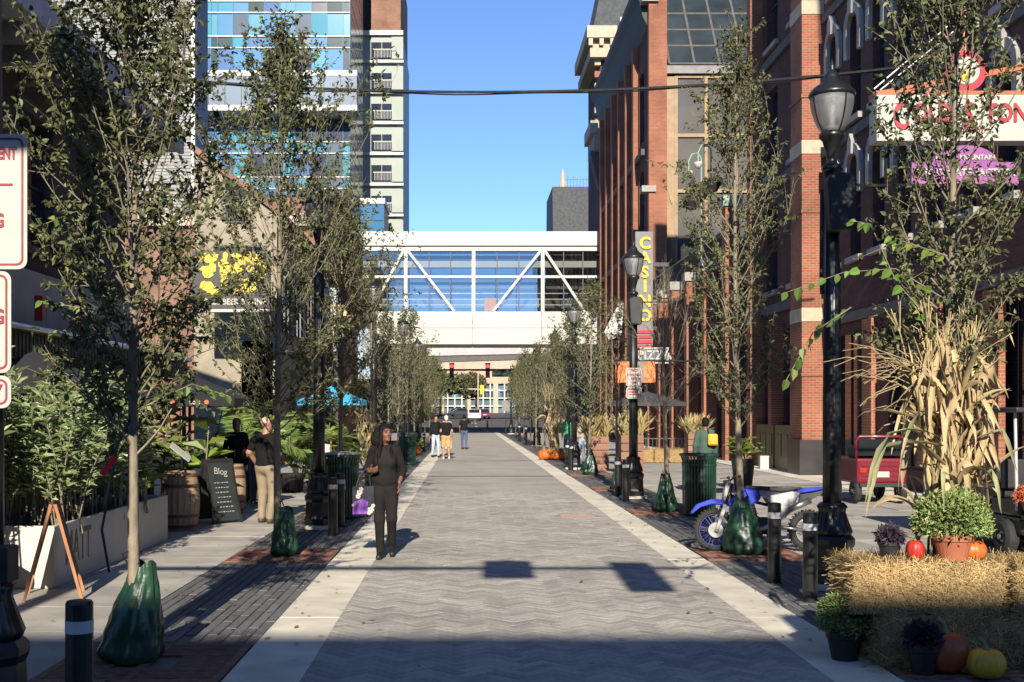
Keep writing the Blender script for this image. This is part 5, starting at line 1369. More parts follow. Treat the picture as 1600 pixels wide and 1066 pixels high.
# barrels and chalk boards
mt['stave']=M('barrel_stave',(.36,.28,.19),.8,.1,6,stretch=(3,3,.5),col2=(.22,.16,.1),rand='object',rv=.15)
mt['hoop']=M('barrel_hoop',(.13,.045,.03),.6,.2,6)
def barrel(x,y,lab,s=1):
    b=thing('wooden_barrel',lab,'barrel',(x,y,0),0,'old wooden barrels'); b.scale=(s,)*3
    prof=lambda z:.24+.055*math.sin(math.pi*(z)/.9)
    n=20
    sm=MB(); zs=[0,.15,.3,.45,.6,.75,.9]; a0,a1=-math.pi/n*.96,math.pi/n*.96
    vs=[]
    for z in zs:
        for rr,a in ((prof(z),a0),(prof(z),a1),(prof(z)-.03,a1),(prof(z)-.03,a0)): vs.append((rr*math.cos(a),rr*math.sin(a),z))
    fs=[(i*4+k,i*4+(k+1)%4,(i+1)*4+(k+1)%4,(i+1)*4+k) for i in range(6) for k in range(4)]+[(0,3,2,1),(24,25,26,27)]
    sm.add(vs,fs); me=sm.mesh('stave'); me.materials.append(mt['stave'])
    for k in range(n):
        o=bpy.data.objects.new('stave',me); COL.objects.link(o); o.parent=b; o.rotation_euler=(0,0,2*math.pi*k/n)
    for z in (.04,.2,.66,.82):
        MB().lathe([(prof(z)+.002,z),(prof(z)+.007,z),(prof(z+.05)+.007,z+.05),(prof(z+.05)+.002,z+.05)],28).build('hoop',mt['hoop'],b)
    MB().lathe([(.22,.86),(.0,.87)],20).build('head',mt['wood'],b); return b
barrel(-4.52,18.2,'weathered wooden barrel carrying a menu stand left of the chalkboard',1.03)
barrel(-4.35,21.2,'wooden barrel behind the chalkboard beside the man')
b=thing('menu_stand','tilted white menu on a small dark stand on top of the barrel','menu stand',(-4.5,18.2,.93))
MB().tube([(0,0,0),(0,0,.28)],.02,6).build('stem',mt['black'],b); m=MB(); m.obox((-.16,-.05,.42),(.12,.05,.18),.2,.015,(.5,-.3,.9)); m.build('menu',mt['signwhite'],b)
mt['chalk']=M('chalkboard',(.02,.026,.026),.7,.3,4)
def aboard(x,y,lab,rz,h=1.05,wd=.55,txt=True):
    b=thing('chalkboard_sign',lab,'chalkboard',(x,y,0),rz)
    for s in (-1,1):
        q=lambda u,v,d,s=s:(u,s*(.26*(1-v/h)+.012)+s*d,v)
        p=MB().prism([(-wd/2,.05),(wd/2,.05),(wd/2,h),(-wd/2,h)],q,0,.02).build('board',mt['chalk'],b)
        f=MB(); 
        for u in (-wd/2,wd/2): f.prism([(u-.02,0),(u+.02,0),(u+.02,h+.02),(u-.02,h+.02)],q,-.005,.03)
        f.prism([(-wd/2,h-.03),(wd/2,h-.03),(wd/2,h+.02),(-wd/2,h+.02)],q,-.004,.031); f.build('frame',mt['shopdark'],b)
    if txt:
        text('chalk_lettering','Blog',.16,mt['signwhite'],b,(0,-.07-.02,.86),rot=(R(76),.12,0),ext=.001)
        g=random.Random(3); m=MB()
        for k in range(7):
            v=.68-.08*k; u=-.17+g.uniform(0,.05)
            while u < .12:
                L=g.uniform(.015,.05); yy=-(.26*(1-v/h)+.012+.022); m.box((u,yy-.001,v-.008),(u+L,yy,v+.008*g.uniform(.3,1))); u+=L+.02
        m.build('chalk_marks',mt['signwhite'],b)
    return b
aboard(-4.2,19.4,'black chalkboard sandwich sign with white writing beside the barrel',R(50))
aboard(-2.05,30.2,'small white edged sandwich board behind the woman',R(-15),1.1,.5,False)
aboard(-4.2,23.6,'second dark sandwich board just left of the man',R(20),.95,.5,False)
# leaning plank panel and pots near left lamp
b=thing('notice_board','leaning pale framed board behind the second left tree','board',(-3.35,26.5,0)); MB().obox((0,0,0),(.05,.12,1.15),.3,.03,(0,1,0)).build('panel',mt['planter'],b); m=MB(); m.obox((-.17,0,0),(-.12,.12,1.2),.04,.05,(0,1,0)); m.obox((.17,0,0),(.22,.12,1.2),.04,.05,(0,1,0)); m.build('frame',mt['wood'],b)

# patio foliage: palms and broad leaf plants
def palm_mesh(seed,nf=13,L=1.1,nl=24,lw=.022,ll=.34,h=.5,droop=.55):
    g=np.random.default_rng(seed); st=MB(); P=[];D=[];N=[]
    for k in range(nf):
        az=k*2.4+g.normal(0,.2); el=g.uniform(.5,1.35); d=np.array([math.cos(az)*math.cos(el),math.sin(az)*math.cos(el),math.sin(el)]); p=np.array([0,0,h*g.uniform(.6,1)]); pts=[p]
        for j in range(8): d=unit(d+np.array([0,0,-droop*.14*(1+j*.2)])); p=p+d*L/8; pts.append(p)
        st.tube(pts,[.010*(1-.1*j) for j in range(9)],4,cap=False)
        for j in range(nl):
            t=.15+.85*j/nl; q=t*8; i=min(7,int(q)); c=pts[i]*(1-q+i)+pts[i+1]*(q-i); fd=unit(pts[i+1]-pts[i]); sd_=unit(np.cross(fd,[0,0,1.])); 
            for s in (-1,1): P.append(c); D.append(unit(fd*.7+sd_*s+np.array([0,0,-.15]))); N.append(np.array([0,0,1.])+g.normal(0,.2,3))
    P,D,N=map(np.array,(P,D,N)); Ls=ll*g.uniform(.7,1.1,len(P)); V,F=leaves_np(P,D,N,Ls,np.full(len(P),lw),fold=.2,curl=.3)
    return st.mesh('stems',True),np_mesh('foliage',V,F)
def canna_mesh(seed,stems=9,h=1.5,L=.42,spread=.45):
    g=np.random.default_rng(seed); st=MB(); P=[];D=[];N=[]
    for k in range(stems):
        b0=np.array([g.uniform(-spread,spread),g.uniform(-spread,spread)*.7,0]); tip=b0+np.array([g.normal(0,.12),g.normal(0,.12),h*g.uniform(.65,1.05)]); st.tube([b0,tip],[.018,.008],5,cap=False)
        for j in range(9): t=.2+.8*j/9; az=j*2.4+k; P.append(b0+(tip-b0)*t); D.append(unit(np.array([math.cos(az),math.sin(az),.55]))); N.append(unit(np.array([-math.cos(az)*.5,-math.sin(az)*.5,1])+g.normal(0,.3,3)))
    P,D,N=map(np.array,(P,D,N)); Ls=L*g.uniform(.6,1.15,len(P)); V,F=leaves_np(P,D,N,Ls,Ls*.36,fold=.2,curl=.3)
    return st.mesh('stems',True),np_mesh('foliage',V,F)
pm_=[palm_mesh(200+k) for k in range(2)]; cm_=[canna_mesh(210+k) for k in range(2)]
plist=[(-5.0,20.5,.3,'c',1.15,'light green broad leaf plant under the black umbrella'),(-4.8,24.5,.4,'p',1.2,'feathery palm behind the man in khaki'),(-4.1,27,.2,'p',1.15,'green palm right of the man, behind the second tree'),
       (-3.55,27.6,0,'c',1.1,'broad leaf plant with yellow green leaves right of the second tree trunk'),(-3.9,30.5,.2,'p',1.35,'large palm under the blue umbrella'),(-3.4,33.5,.1,'p',1.0,'spiky palm beside the corn stalk tree'),
       (-5.4,17.5,.4,'c',1.1,'broad leaf plant behind the first barrel'),(-6.1,19.2,.5,'p',1.3,'dark palm in the shade behind the barrels'),(-4.6,32.5,.1,'c',1.2,'leafy clump behind the left litter bins'),(-5.6,15.8,.4,'c',1.3,'broad leaf plant behind the oleanders')]
for k,(x,y,z,t_,s,lab) in enumerate(plist):
    b=plant('patio_palm' if t_=='p' else 'canna_plant',lab,x,y,z,(pm_ if t_=='p' else cm_)[k%2],mt['palm' if t_=='p' else 'canna'],'palm' if t_=='p' else 'plant','patio plants on the left',k*1.1,s)
    m=MB(); m.lathe([(.2,-z/s),(.26,.12),(.28,.2),(.24,.2)],14); m.build('pot',mt['potblack'],b,smooth=False)
# patio umbrellas
def umbrella(x,y,h,r,drop,mat,lab,n=8,val=.14):
    b=thing('patio_umbrella',lab,'umbrella',(x,y,0))
    for k in range(n):
        a0,a1=2*math.pi*k/n+.2,2*math.pi*(k+1)/n+.2
        p0,p1=(r*math.cos(a0),r*math.sin(a0),h-drop),(r*math.cos(a1),r*math.sin(a1),h-drop)
        q=lambda p,t: (p[0]*t,p[1]*t,h-drop*t**1.15-.03*t*(1-t)*4)
        m=MB(); vs=[]; 
        for t in (.02,.35,.7,1): vs+=[q(p0,t),q(p1,t)]
        vs+=[(p0[0],p0[1],h-drop-val),(p1[0],p1[1],h-drop-val)]
        m.add(vs,[(2*i,2*i+1,2*i+3,2*i+2) for i in range(4)]); m.build('canopy_panel',mat,b)
    m=MB()
    for k in range(n): a=2*math.pi*k/n+.2; m.tube([(r*.98*math.cos(a),r*.98*math.sin(a),h-drop-.02),(0.03*math.cos(a),.03*math.sin(a),h-.08)],.012,4)
    m.build('ribs',mt['dark_metal'],b); MB().tube([(0,0,0),(0,0,h+.08)],.028,8).build('pole',mt['dark_metal'],b); MB().lathe([(.25,0),(.25,.06),(.05,.09)],16).build('base',mt['black'],b); return b
mt['umb_k']=M('black_canvas',(.018,.018,.02),.85,.2,3); mt['umb_b']=M('blue_canvas',(.05,.38,.62),.8,.12,3); mt['umb_g']=M('charcoal_canvas',(.05,.05,.055),.85,.2,3)
u=umbrella(-4.95,20.6,2.55,1.1,.45,mt['umb_k'],'black patio umbrella with small white print over the barrels on the left')
for k,(tx,px) in enumerate((('Stella',-.30),('Artois',.28))):
    t=text('print',tx,.12,mt['signwhite'],u,(px,-1.06,2.03),ext=.001,bold=.003)
    MB().lathe([(.04,0),(.04,.003)],12).build('print_dot',mt['orangep'],u,loc=(px+.26,-1.06,2.03)).rotation_euler=(R(90),0,0)
umbrella(-6.3,16.8,2.75,1.2,.5,mt['umb_k'],'black patio umbrella in the shade behind the nearest tree trunk')
umbrella(-3.85,33,2.62,1.0,.42,mt['umb_b'],'bright blue patio umbrella left of the woman')
umbrella(7.2,46,2.7,1.7,.45,mt['umb_g'],'wide charcoal patio umbrella beside the leafless right tree')
# cafe tables behind: dark patio wall along left building
for k in range(4):
    b=thing('patio_table',['nearest','second','third','farthest'][k]+' dark round patio table in the shade of the left building','table',(-6.6,14+k*3.4,0),0,'patio tables')
    MB().lathe([(.38,.72),(.38,.75),(.02,.755)],18).build('top',mt['wood'],b); MB().tube([(0,0,.02),(0,0,.72)],.035,8).build('leg',mt['black'],b); MB().lathe([(.24,0),(.22,.03),(.04,.05)],14).build('foot',mt['black'],b)

# ---- hay bales
def straw_np(seed,n,sx,sy,sz,L=.11):
    g=np.random.default_rng(seed); face=g.choice(5,n,p=[.36,.12,.12,.32,.08]); P=np.stack([g.uniform(-sx/2,sx/2,n),g.uniform(-sy/2,sy/2,n),g.uniform(0,sz,n)],1); N=np.zeros((n,3))
    for f,(ax,s) in enumerate(((1,-1),(0,-1),(0,1),(2,1),(1,1))):
        i=face==f; N[i,ax]=s; half=(sx/2,sy/2,sz)[ax]; P[i,ax]=half*(1 if s>0 else (-1 if ax<2 else 0))
    D=g.normal(0,1,(n,3)); D[:,0]*=1.2; D=D-N*(D*N).sum(1,keepdims=True)*.72+N*.12; D/=np.linalg.norm(D,axis=1,keepdims=True)
    L_=L*g.uniform(.4,1.5,n)[:,None]; S=np.cross(D,N+.01); S/=np.linalg.norm(S,axis=1,keepdims=True); W=g.uniform(.0010,.0022,n)[:,None]
    A=P-D*L_*.45+N*.004; B=P+D*L_*.55+N*g.uniform(.0,.03,(n,1)); V=np.stack([A-S*W,A+S*W,B+S*W,B-S*W],1).reshape(-1,3); i=np.arange(n)*4
    return V,np.stack([i,i+1,i+2,i+3],1)
def bale(x,y,z,sx,sy,sz,seed,lab,n=4200,rz=0,L=.11):
    n=int(n*1.5); b=thing('hay_bale',lab,'hay bale',(x,y,z),rz,'straw bales'); m=MB(); nx,ny,nz=14,6,6
    g=random.Random(seed)
    def pt(u,v,w_):
        q=Vector(((u-.5)*sx,(v-.5)*sy,w_*sz)); k=noise.noise(q*9+Vector((seed*3.1,0,0)))*.022
        e=Vector(((u-.5)*2,(v-.5)*2,(w_-.5)*2)); 
        for ax in range(3):
            if abs(e[ax])>.99: q[ax]-=math.copysign(.02,e[ax])*sum(1 for a in range(3) if a!=ax and abs(e[a])>.9)*.6; q[ax]+=k*(1 if ax<2 else .6)
        if w_==0: q.z=max(q.z,0)
        return q
    def grid(f,na,nb):
        vs=[f(i/na,j/nb) for j in range(nb+1) for i in range(na+1)]; m.add(vs,[(j*(na+1)+i,j*(na+1)+i+1,(j+1)*(na+1)+i+1,(j+1)*(na+1)+i) for j in range(nb) for i in range(na)])
    grid(lambda a,c:pt(a,0,c),nx,nz); grid(lambda a,c:pt(a,1,c),nx,nz); grid(lambda a,c:pt(0,a,c),ny,nz); grid(lambda a,c:pt(1,a,c),ny,nz); grid(lambda a,c:pt(a,c,1),nx,ny); grid(lambda a,c:pt(a,c,0),nx,ny)
    m.build('core',mt['straw_body'],b,smooth=True)
    V,F=straw_np(seed,n,sx,sy,sz,L); V[:,2]=np.maximum(V[:,2],.002); stuff(mobj('straw',np_mesh('straw',V,F),mt['straw'],b))
    m=MB()
    for u_ in (-.25,.25): 
        e=.012; q=[(u_*sx,-sy/2-e,.0),(u_*sx,-sy/2-e,sz+e),(u_*sx,sy/2+e,sz+e),(u_*sx,sy/2+e,0)]; m.tube(q,.004,4)
    m.build('twine',mt['wood_o'],b); return b
bale(3.52,8.60,0,1.06,.50,.385,1,'lower straw bale behind the red and yellow pumpkins')
bale(3.36,8.62,.385,1.10,.48,.38,2,'upper straw bale carrying the terracotta mum pot',5200)
bale(4.62,8.66,0,1.0,.50,.385,3,'lower straw bale of the second stack at the right edge')
bale(4.50,8.60,.385,1.08,.48,.37,4,'upper straw bale of the second stack at the right edge',4600,.06)
def strewn(x0,x1,y0,y1,n,seed):
    g=np.random.default_rng(seed); P=np.stack([g.uniform(x0,x1,n),g.uniform(y0,y1,n),g.uniform(.006,.02,n)],1); a=g.uniform(0,6.28,n); D=np.stack([np.cos(a),np.sin(a),g.normal(0,.05,n)],1); S=np.stack([-np.sin(a),np.cos(a),0*a],1)*.0022; L=g.uniform(.03,.1,n)[:,None]
    V=np.stack([P-S,P+S,P+D*L+S,P+D*L-S],1).reshape(-1,3); V[:,2]=np.maximum(V[:,2],.006); i=np.arange(n)*4; return V,np.stack([i,i+1,i+2,i+3],1)
V,F=strewn(2.86,4.5,8.12,8.5,420,5); o=stuff(mobj('loose_straw',np_mesh('loose_straw',V,F),mt['straw'])); o['label']='loose straw strewn on the paving before the bales'; o['category']='straw'
# pumpkins
mt['pump_r']=M('deep_orange_pumpkin',(.36,.07,.025),.45,.2,4,bump=.2,bscale=15); mt['pump_y']=M('yellow_pumpkin',(.60,.33,.03),.45,.2,4,bump=.15,bscale=15); mt['pump_o']=M('orange_pumpkin',(.50,.12,.02),.45,.2,4,bump=.15,bscale=15); mt['pump_rr']=M('red_pumpkin',(.42,.03,.02),.45,.2,4); mt['stem_g']=M('pumpkin_stem',(.20,.19,.08),.8,.3,12)
def pumpkin(x,y,z,r,h,mat,lab,ribs=10,stem=.3,rz=0):
    b=thing('pumpkin',lab,'pumpkin',(x,y,z),rz,'pumpkins in the harvest display'); m=MB(); pr=[]
    for j in range(15):
        t=math.pi*(j/14); rr=math.sin(t)**.72; zz_=-math.cos(t); pr.append((max(.012,r*rr),h*(zz_*.5+.5)-h*.07*math.exp(-(rr/.35)**2)*(1 if zz_>0 else -.6)))
    m.lathe(pr,ribs*6,fn=lambda r_,z_,a:r_*(1-.075*(1-abs(math.sin(ribs*a/2))**.7))); m.build('fruit',mat,b,smooth=True)
    m=MB(); m.tube([(0,0,h*.88),(0,0,h*.97),(-.015,.01,h*(1+stem*.5)),(-.05,.02,h*(1+stem*.8))],[.03*r/.12,.019*r/.12,.014*r/.12,.017*r/.12],6); m.build('stem',mt['stem_g'],b,smooth=True); return b
pumpkin(3.40,8.18,0,.155,.30,mt['pump_r'],'tall deep orange pumpkin on the paving before the bales',11,.35)
pumpkin(3.62,8.02,0,.130,.21,mt['pump_y'],'squat yellow pumpkin in front of the tall orange one',12,.4)
pumpkin(4.15,8.2,0,.13,.22,mt['pump_r'],'deep orange pumpkin cut off by the right edge')
pumpkin(3.72,8.47,.765,.10,.15,mt['pump_o'],'orange pumpkin on the upper bale right of the terracotta pot',10,.5)
pumpkin(3.31,8.50,.765,.068,.15,mt['pump_rr'],'small red pumpkin on the bale left of the terracotta pot',8,.2)
# mums and kale
def pot_mesh(rb,rt,h): return [(rb,0),(rt,h*.78),(rt*1.08,h*.78),(rt*1.1,h),(rt*.98,h),(rt*.94,h*.86)]
def mum(x,y,z,pr,ph,fr,lab,potmat,leafmat,seed,n=2600,L=.035,low=0):
    b=thing('mum_plant',lab,'potted plant',(x,y,z),0,'potted autumn plants'); MB().lathe(pot_mesh(pr*.72,pr,ph),24).build('pot',potmat,b,smooth=False,bev=.004); MB().lathe([(pr*.9,ph*.86),(.01,ph*.9)],16).build('soil',mt['soil'],b)
    V,F=ball_foliage(seed,n,fr,L); V[:,2]+=ph+fr[2]*.32+low; stuff(mobj('foliage',np_mesh('foliage',V,F),leafmat,b)); return b
mum(3.57,8.46,.765,.135,.19,(.275,.24,.25),'round green mum in a terracotta pot on the upper bale',mt['terracotta'],mt['mum'],1,4200,.034)
mum(2.83,8.62,0,.13,.22,(.19,.2,.22),'green mum in a black pot on the paving left of the bales',mt['potblack'],mt['mum'],2,3600,.034)
mum(3.22,8.13,0,.10,.22,(.10,.10,.09),'dark kale in a black pot before the bales',mt['potblack'],mt['kale'],3,420,.07)
mum(3.14,8.55,.765,.08,.13,(.085,.08,.07),'purple ornamental cabbage on the bale under the corn leaves',mt['potblack'],mt['kale'],4,420,.055)
# pink leaf accents of the cabbage
# ---- corn stalk bundles
def corn_bundle(x,y,z0,h,lab,seed,nst=26,nlf=56,big=True,spread=.16,group='dry corn stalk bundles'):
    g=np.random.default_rng(seed); b=thing('corn_bundle',lab,'corn stalks',(x,y,z0),0,group)
    st=MB(); tips=[]
    for k in range(nst):
        a=g.uniform(0,6.28); r=spread*math.sqrt(g.uniform(.02,1))*.7; p0=np.array([r*math.cos(a),r*math.sin(a)*.7-.04,0]); fan=g.normal(0,.10)-(.22 if k%4==0 else 0)
        p1=np.array([p0[0]*.75,p0[1]*.75,h*.45]); p2=np.array([p0[0]*1.8+fan*h*.35,p0[1]*1.8,h*g.uniform(.78,1.0)]); st.tube([p0,p1,p2],[.011,.009,.005],5); tips.append((p1,p2))
    st.build('stalks',mt['corn'],b,smooth=True)
    tm=MB()
    for p1,p2 in tips:
        d0=unit(p2-p1)
        for j in range(7 if big else 3): d=unit(d0+g.normal(0,.28,3)); e=p2+d*g.uniform(.14,.34)*(h/1.8); tm.obox(p2,e,.006,.004)
    tm.build('tassels',mt['corn'],b)
    def ribbon(p,d,L,W,droop,twist,matl,kink=None):
        if kink is None: kink = int(g.integers(2,6)) if g.random() < .45 else 99
        n=7; vs=[]; d=unit(d); side=unit(np.cross(d,[0,0,1.])+g.normal(0,.3,3))
        for j in range(n+1):
            t=j/n; w_=W*math.sin(math.pi*min(1,.12+.88*t))**.6*(1-.6*t)*g.uniform(.72,1.12); tw=twist*t+(1.0 if j>kink else 0); s=side*math.cos(tw)+np.cross(d,side)*math.sin(tw); k_=np.cross(s,d)*w_*.25
            vs+=[tuple(p-s*w_/2+k_),tuple(p),tuple(p+s*w_/2+k_)]
            d=unit(d+np.array([0,0,-droop*.24*(.4+t*1.4)])+g.normal(0,.07,3)); 
            if j==kink: d=unit(np.array([d[0]*.5+g.normal(0,.2),d[1]*.5,-1.0]))
            p=p+d*L/n
        fs=[]
        for j in range(n): fs+=[(3*j,3*j+1,3*j+4,3*j+3),(3*j+1,3*j+2,3*j+5,3*j+4)]
        MB().add(vs,fs).build('leaf',matl,b,smooth=True)
    for k in range(nlf):
        zc=h*g.uniform(.12,.95); a=g.uniform(0,6.28); out=spread*(.5+.5*zc/h); p=np.array([math.cos(a)*out,math.sin(a)*out*.7-.05,zc]); d=np.array([math.cos(a)*.45,math.sin(a)*.4-.12,1.0 if g.random()<.6 else -.5]); ribbon(p,d,g.uniform(.30,.6)*h/1.8,g.uniform(.07,.115)*h/1.8,g.uniform(.6,2.0),g.uniform(-1.8,1.8),mt['corn'])
    for k in range(int(nlf*(1.3 if big else .75))):       # wrapped leaves on the camera side
        p=np.array([g.uniform(-spread,spread)*1.15,-spread*.75+g.uniform(-.03,.05),h*g.uniform(.04,.75)]); ribbon(p,np.array([g.normal(0,.30),-.08,1.]),g.uniform(.35,.75)*h/1.8,g.uniform(.065,.105)*h/1.8,g.uniform(.05,.5),g.uniform(-1.2,1.2),mt['corn'])
    if big:
        for (dx,dz,L,W,sx_) in ((-.12,.95,1.05,.075,-1),(-.10,.88,.95,.075,-.75),(-.08,.74,.85,.07,-.5),(.0,.60,.6,.06,-.25),(-.1,1.1,.8,.06,-.9),(-.05,.5,.5,.06,-.6),(.1,.9,.7,.06,.7),(.12,.7,.5,.05,.9)):
            p=np.array([dx,-spread-.03,dz]); ribbon(p,np.array([sx_*1.1+g.normal(0,.15),-.3+g.normal(0,.15),.35+g.normal(0,.2)]),L*g.uniform(.8,1.1),W*g.uniform(.9,1.4),g.uniform(.7,1.3),g.uniform(-1.6,1.6),mt['corn_g' if g.random()<.6 else 'corn'],int(g.integers(2,5)))
        for k in range(9):             # long sprays leaning left
            p=np.array([-.1,-.1,h*g.uniform(.55,.75)]); ribbon(p,np.array([-1.0,-.2,g.uniform(.3,.8)]),g.uniform(.5,.8),.05,g.uniform(.3,.7),g.uniform(-1,1),mt['corn'])
        m=MB()
        for k in range(34): p=np.array([-.30+g.normal(0,.16),-.12,h*.80+g.normal(0,.07)]); d=unit(np.array([-1,g.normal(0,.3),g.normal(.15,.4)])); e=p+d*g.uniform(.12,.3); m.obox(p,e,.012,.005); d=unit(d+np.array([0,0,-.5])); m.obox(e,e+d*g.uniform(.06,.2),.009,.004)
        m.build('tassels',mt['corn'],b)
    return b
corn_bundle(3.62,8.75,.72,1.75,'large dry corn stalk bundle with drooping leaves tied to the nearest right tree',1,30,74,True,.2)
corn_bundle(-2.32,27.6,.1,1.9,'dry corn stalks tied to the bare tree behind the woman',2,14,22,False,.2)
corn_bundle(3.55,46.6,.2,2.6,'dry corn stalks behind the far pumpkins on the right',3,14,22,False,.3)
# far harvest display
bale(3.55,45.9,0,1.1,.5,.42,7,'distant straw bale behind a row of orange pumpkins on the right',900,0,.14)
for k,(x,s) in enumerate(((3.05,.26),(3.45,.24),(3.8,.2))): pumpkin(x,45.2,0,s,s*1.6,mt['pump_o'],['left','middle','right'][k]+' one of the three distant orange pumpkins on the right',9)
for k in range(3): bale(6.65+k*.55,42.8,0,.5,.5,.5,20+k,['left','middle','right'][k]+' upright straw bale before the patio fence on the right',700,0,.16)
pumpkin(-2.2,50,0,.25,.4,mt['pump_o'],'distant orange pumpkin on the left near the far bollard')
mum(-2.35,50.6,0,.2,.3,(.4,.4,.4),'distant yellow green mum beside the left pumpkin',mt['potblack'],mt['canna'],9,400,.12)
# wooden planters with grasses on the right
mt['plank']=M('planter_plank',(.22,.115,.075),.75,.15,3,stretch=(1,1,10),rand='object',rv=.15); mt['grass_dry']=M('dry_grass',(.34,.27,.12),.7,.2,3,rand='island',rv=.4)
def grass_mesh(seed,n,r,h):
    g=np.random.default_rng(seed); P=np.stack([g.uniform(-r,r,n),g.uniform(-r,r,n),np.zeros(n)],1); D=np.stack([g.normal(0,.35,n),g.normal(0,.35,n),np.ones(n)],1); L=h*g.uniform(.5,1.1,n); return np_mesh('grass',*leaves_np(P,D,g.normal(0,1,(n,3)),L,np.full(n,.02),fold=.1,curl=.25))
gme_=grass_mesh(1,420,.3,.8)
for k,(x,y,h,lab) in enumerate(((4.85,34,1.2,'tall brown plank planter with dry grass behind the second lamp'),(4.2,37,1.1,'brown plank planter with dry grass left of the bare tree trunk'),(8.35,42,1.1,'brown plank planter with tufted grass near the green jacket person'),(5.6,40,1.05,'brown plank planter at the end of the patio fence'))):
    b=thing('plank_planter',lab,'planter',(x,y,0),0,'brown plank planters'); n=5
    for j in range(n):
        z0_=h*j/n
        for (a,c) in (((-.33,-.33),(.33,-.29)),((-.33,.29),(.33,.33))): MB().box((a[0],a[1],z0_+.01),(c[0],c[1],z0_+h/n-.01)).build('plank',mt['plank'],b)
        for (a,c) in (((-.33,-.288),(-.29,.288)),((.29,-.288),(.33,.288))): MB().box((a[0],a[1],z0_+.01),(c[0],c[1],z0_+h/n-.01)).build('plank',mt['plank'],b)
    MB().box((-.285,-.285,.05),(.285,.285,h-.06)).build('soil',mt['soil'],b); o=stuff(mobj('grass',gme_,mt['grass_dry'],b,loc=(0,0,h-.08)))
# patio fence
b=thing('patio_fence','low pale metal bar fence behind the upright straw bales','fence',(7.1,43.3,0))
for z in (.1,.88): MB().tube([(-1.2,0,z),(1.4,0,z)],.02,6).build('rail',mt['steel'],b)
for k in range(20): MB().tube([(-1.2+k*.137,0,.1),(-1.2+k*.137,0,.88)],.012,5).build('bar',mt['steel'],b)
# lime plant in a dark pot by the corner pier
b=plant('potato_vine','bright lime green plant in a tall dark pot behind the dirt bike',6.6,27.5,.75,canna_mesh(300,8,.5,.3,.2),mt['canna'],'potted plant'); MB().lathe([(.2,-.75),(.27,-.1),(.29,0),(.24,0)],16).build('pot',mt['potblack'],b)
# small boxes by the shop base
b=thing('meter_box','small white box standing at the shopfront base','box',(9.75,37.8,0)); MB().box((-.14,-.12,0),(.14,.12,.42)).build('case',mt['white'],b,bev=.01); MB().box((-.145,-.126,.4),(.145,.126,.44)).build('lid',mt['signwhite'],b)
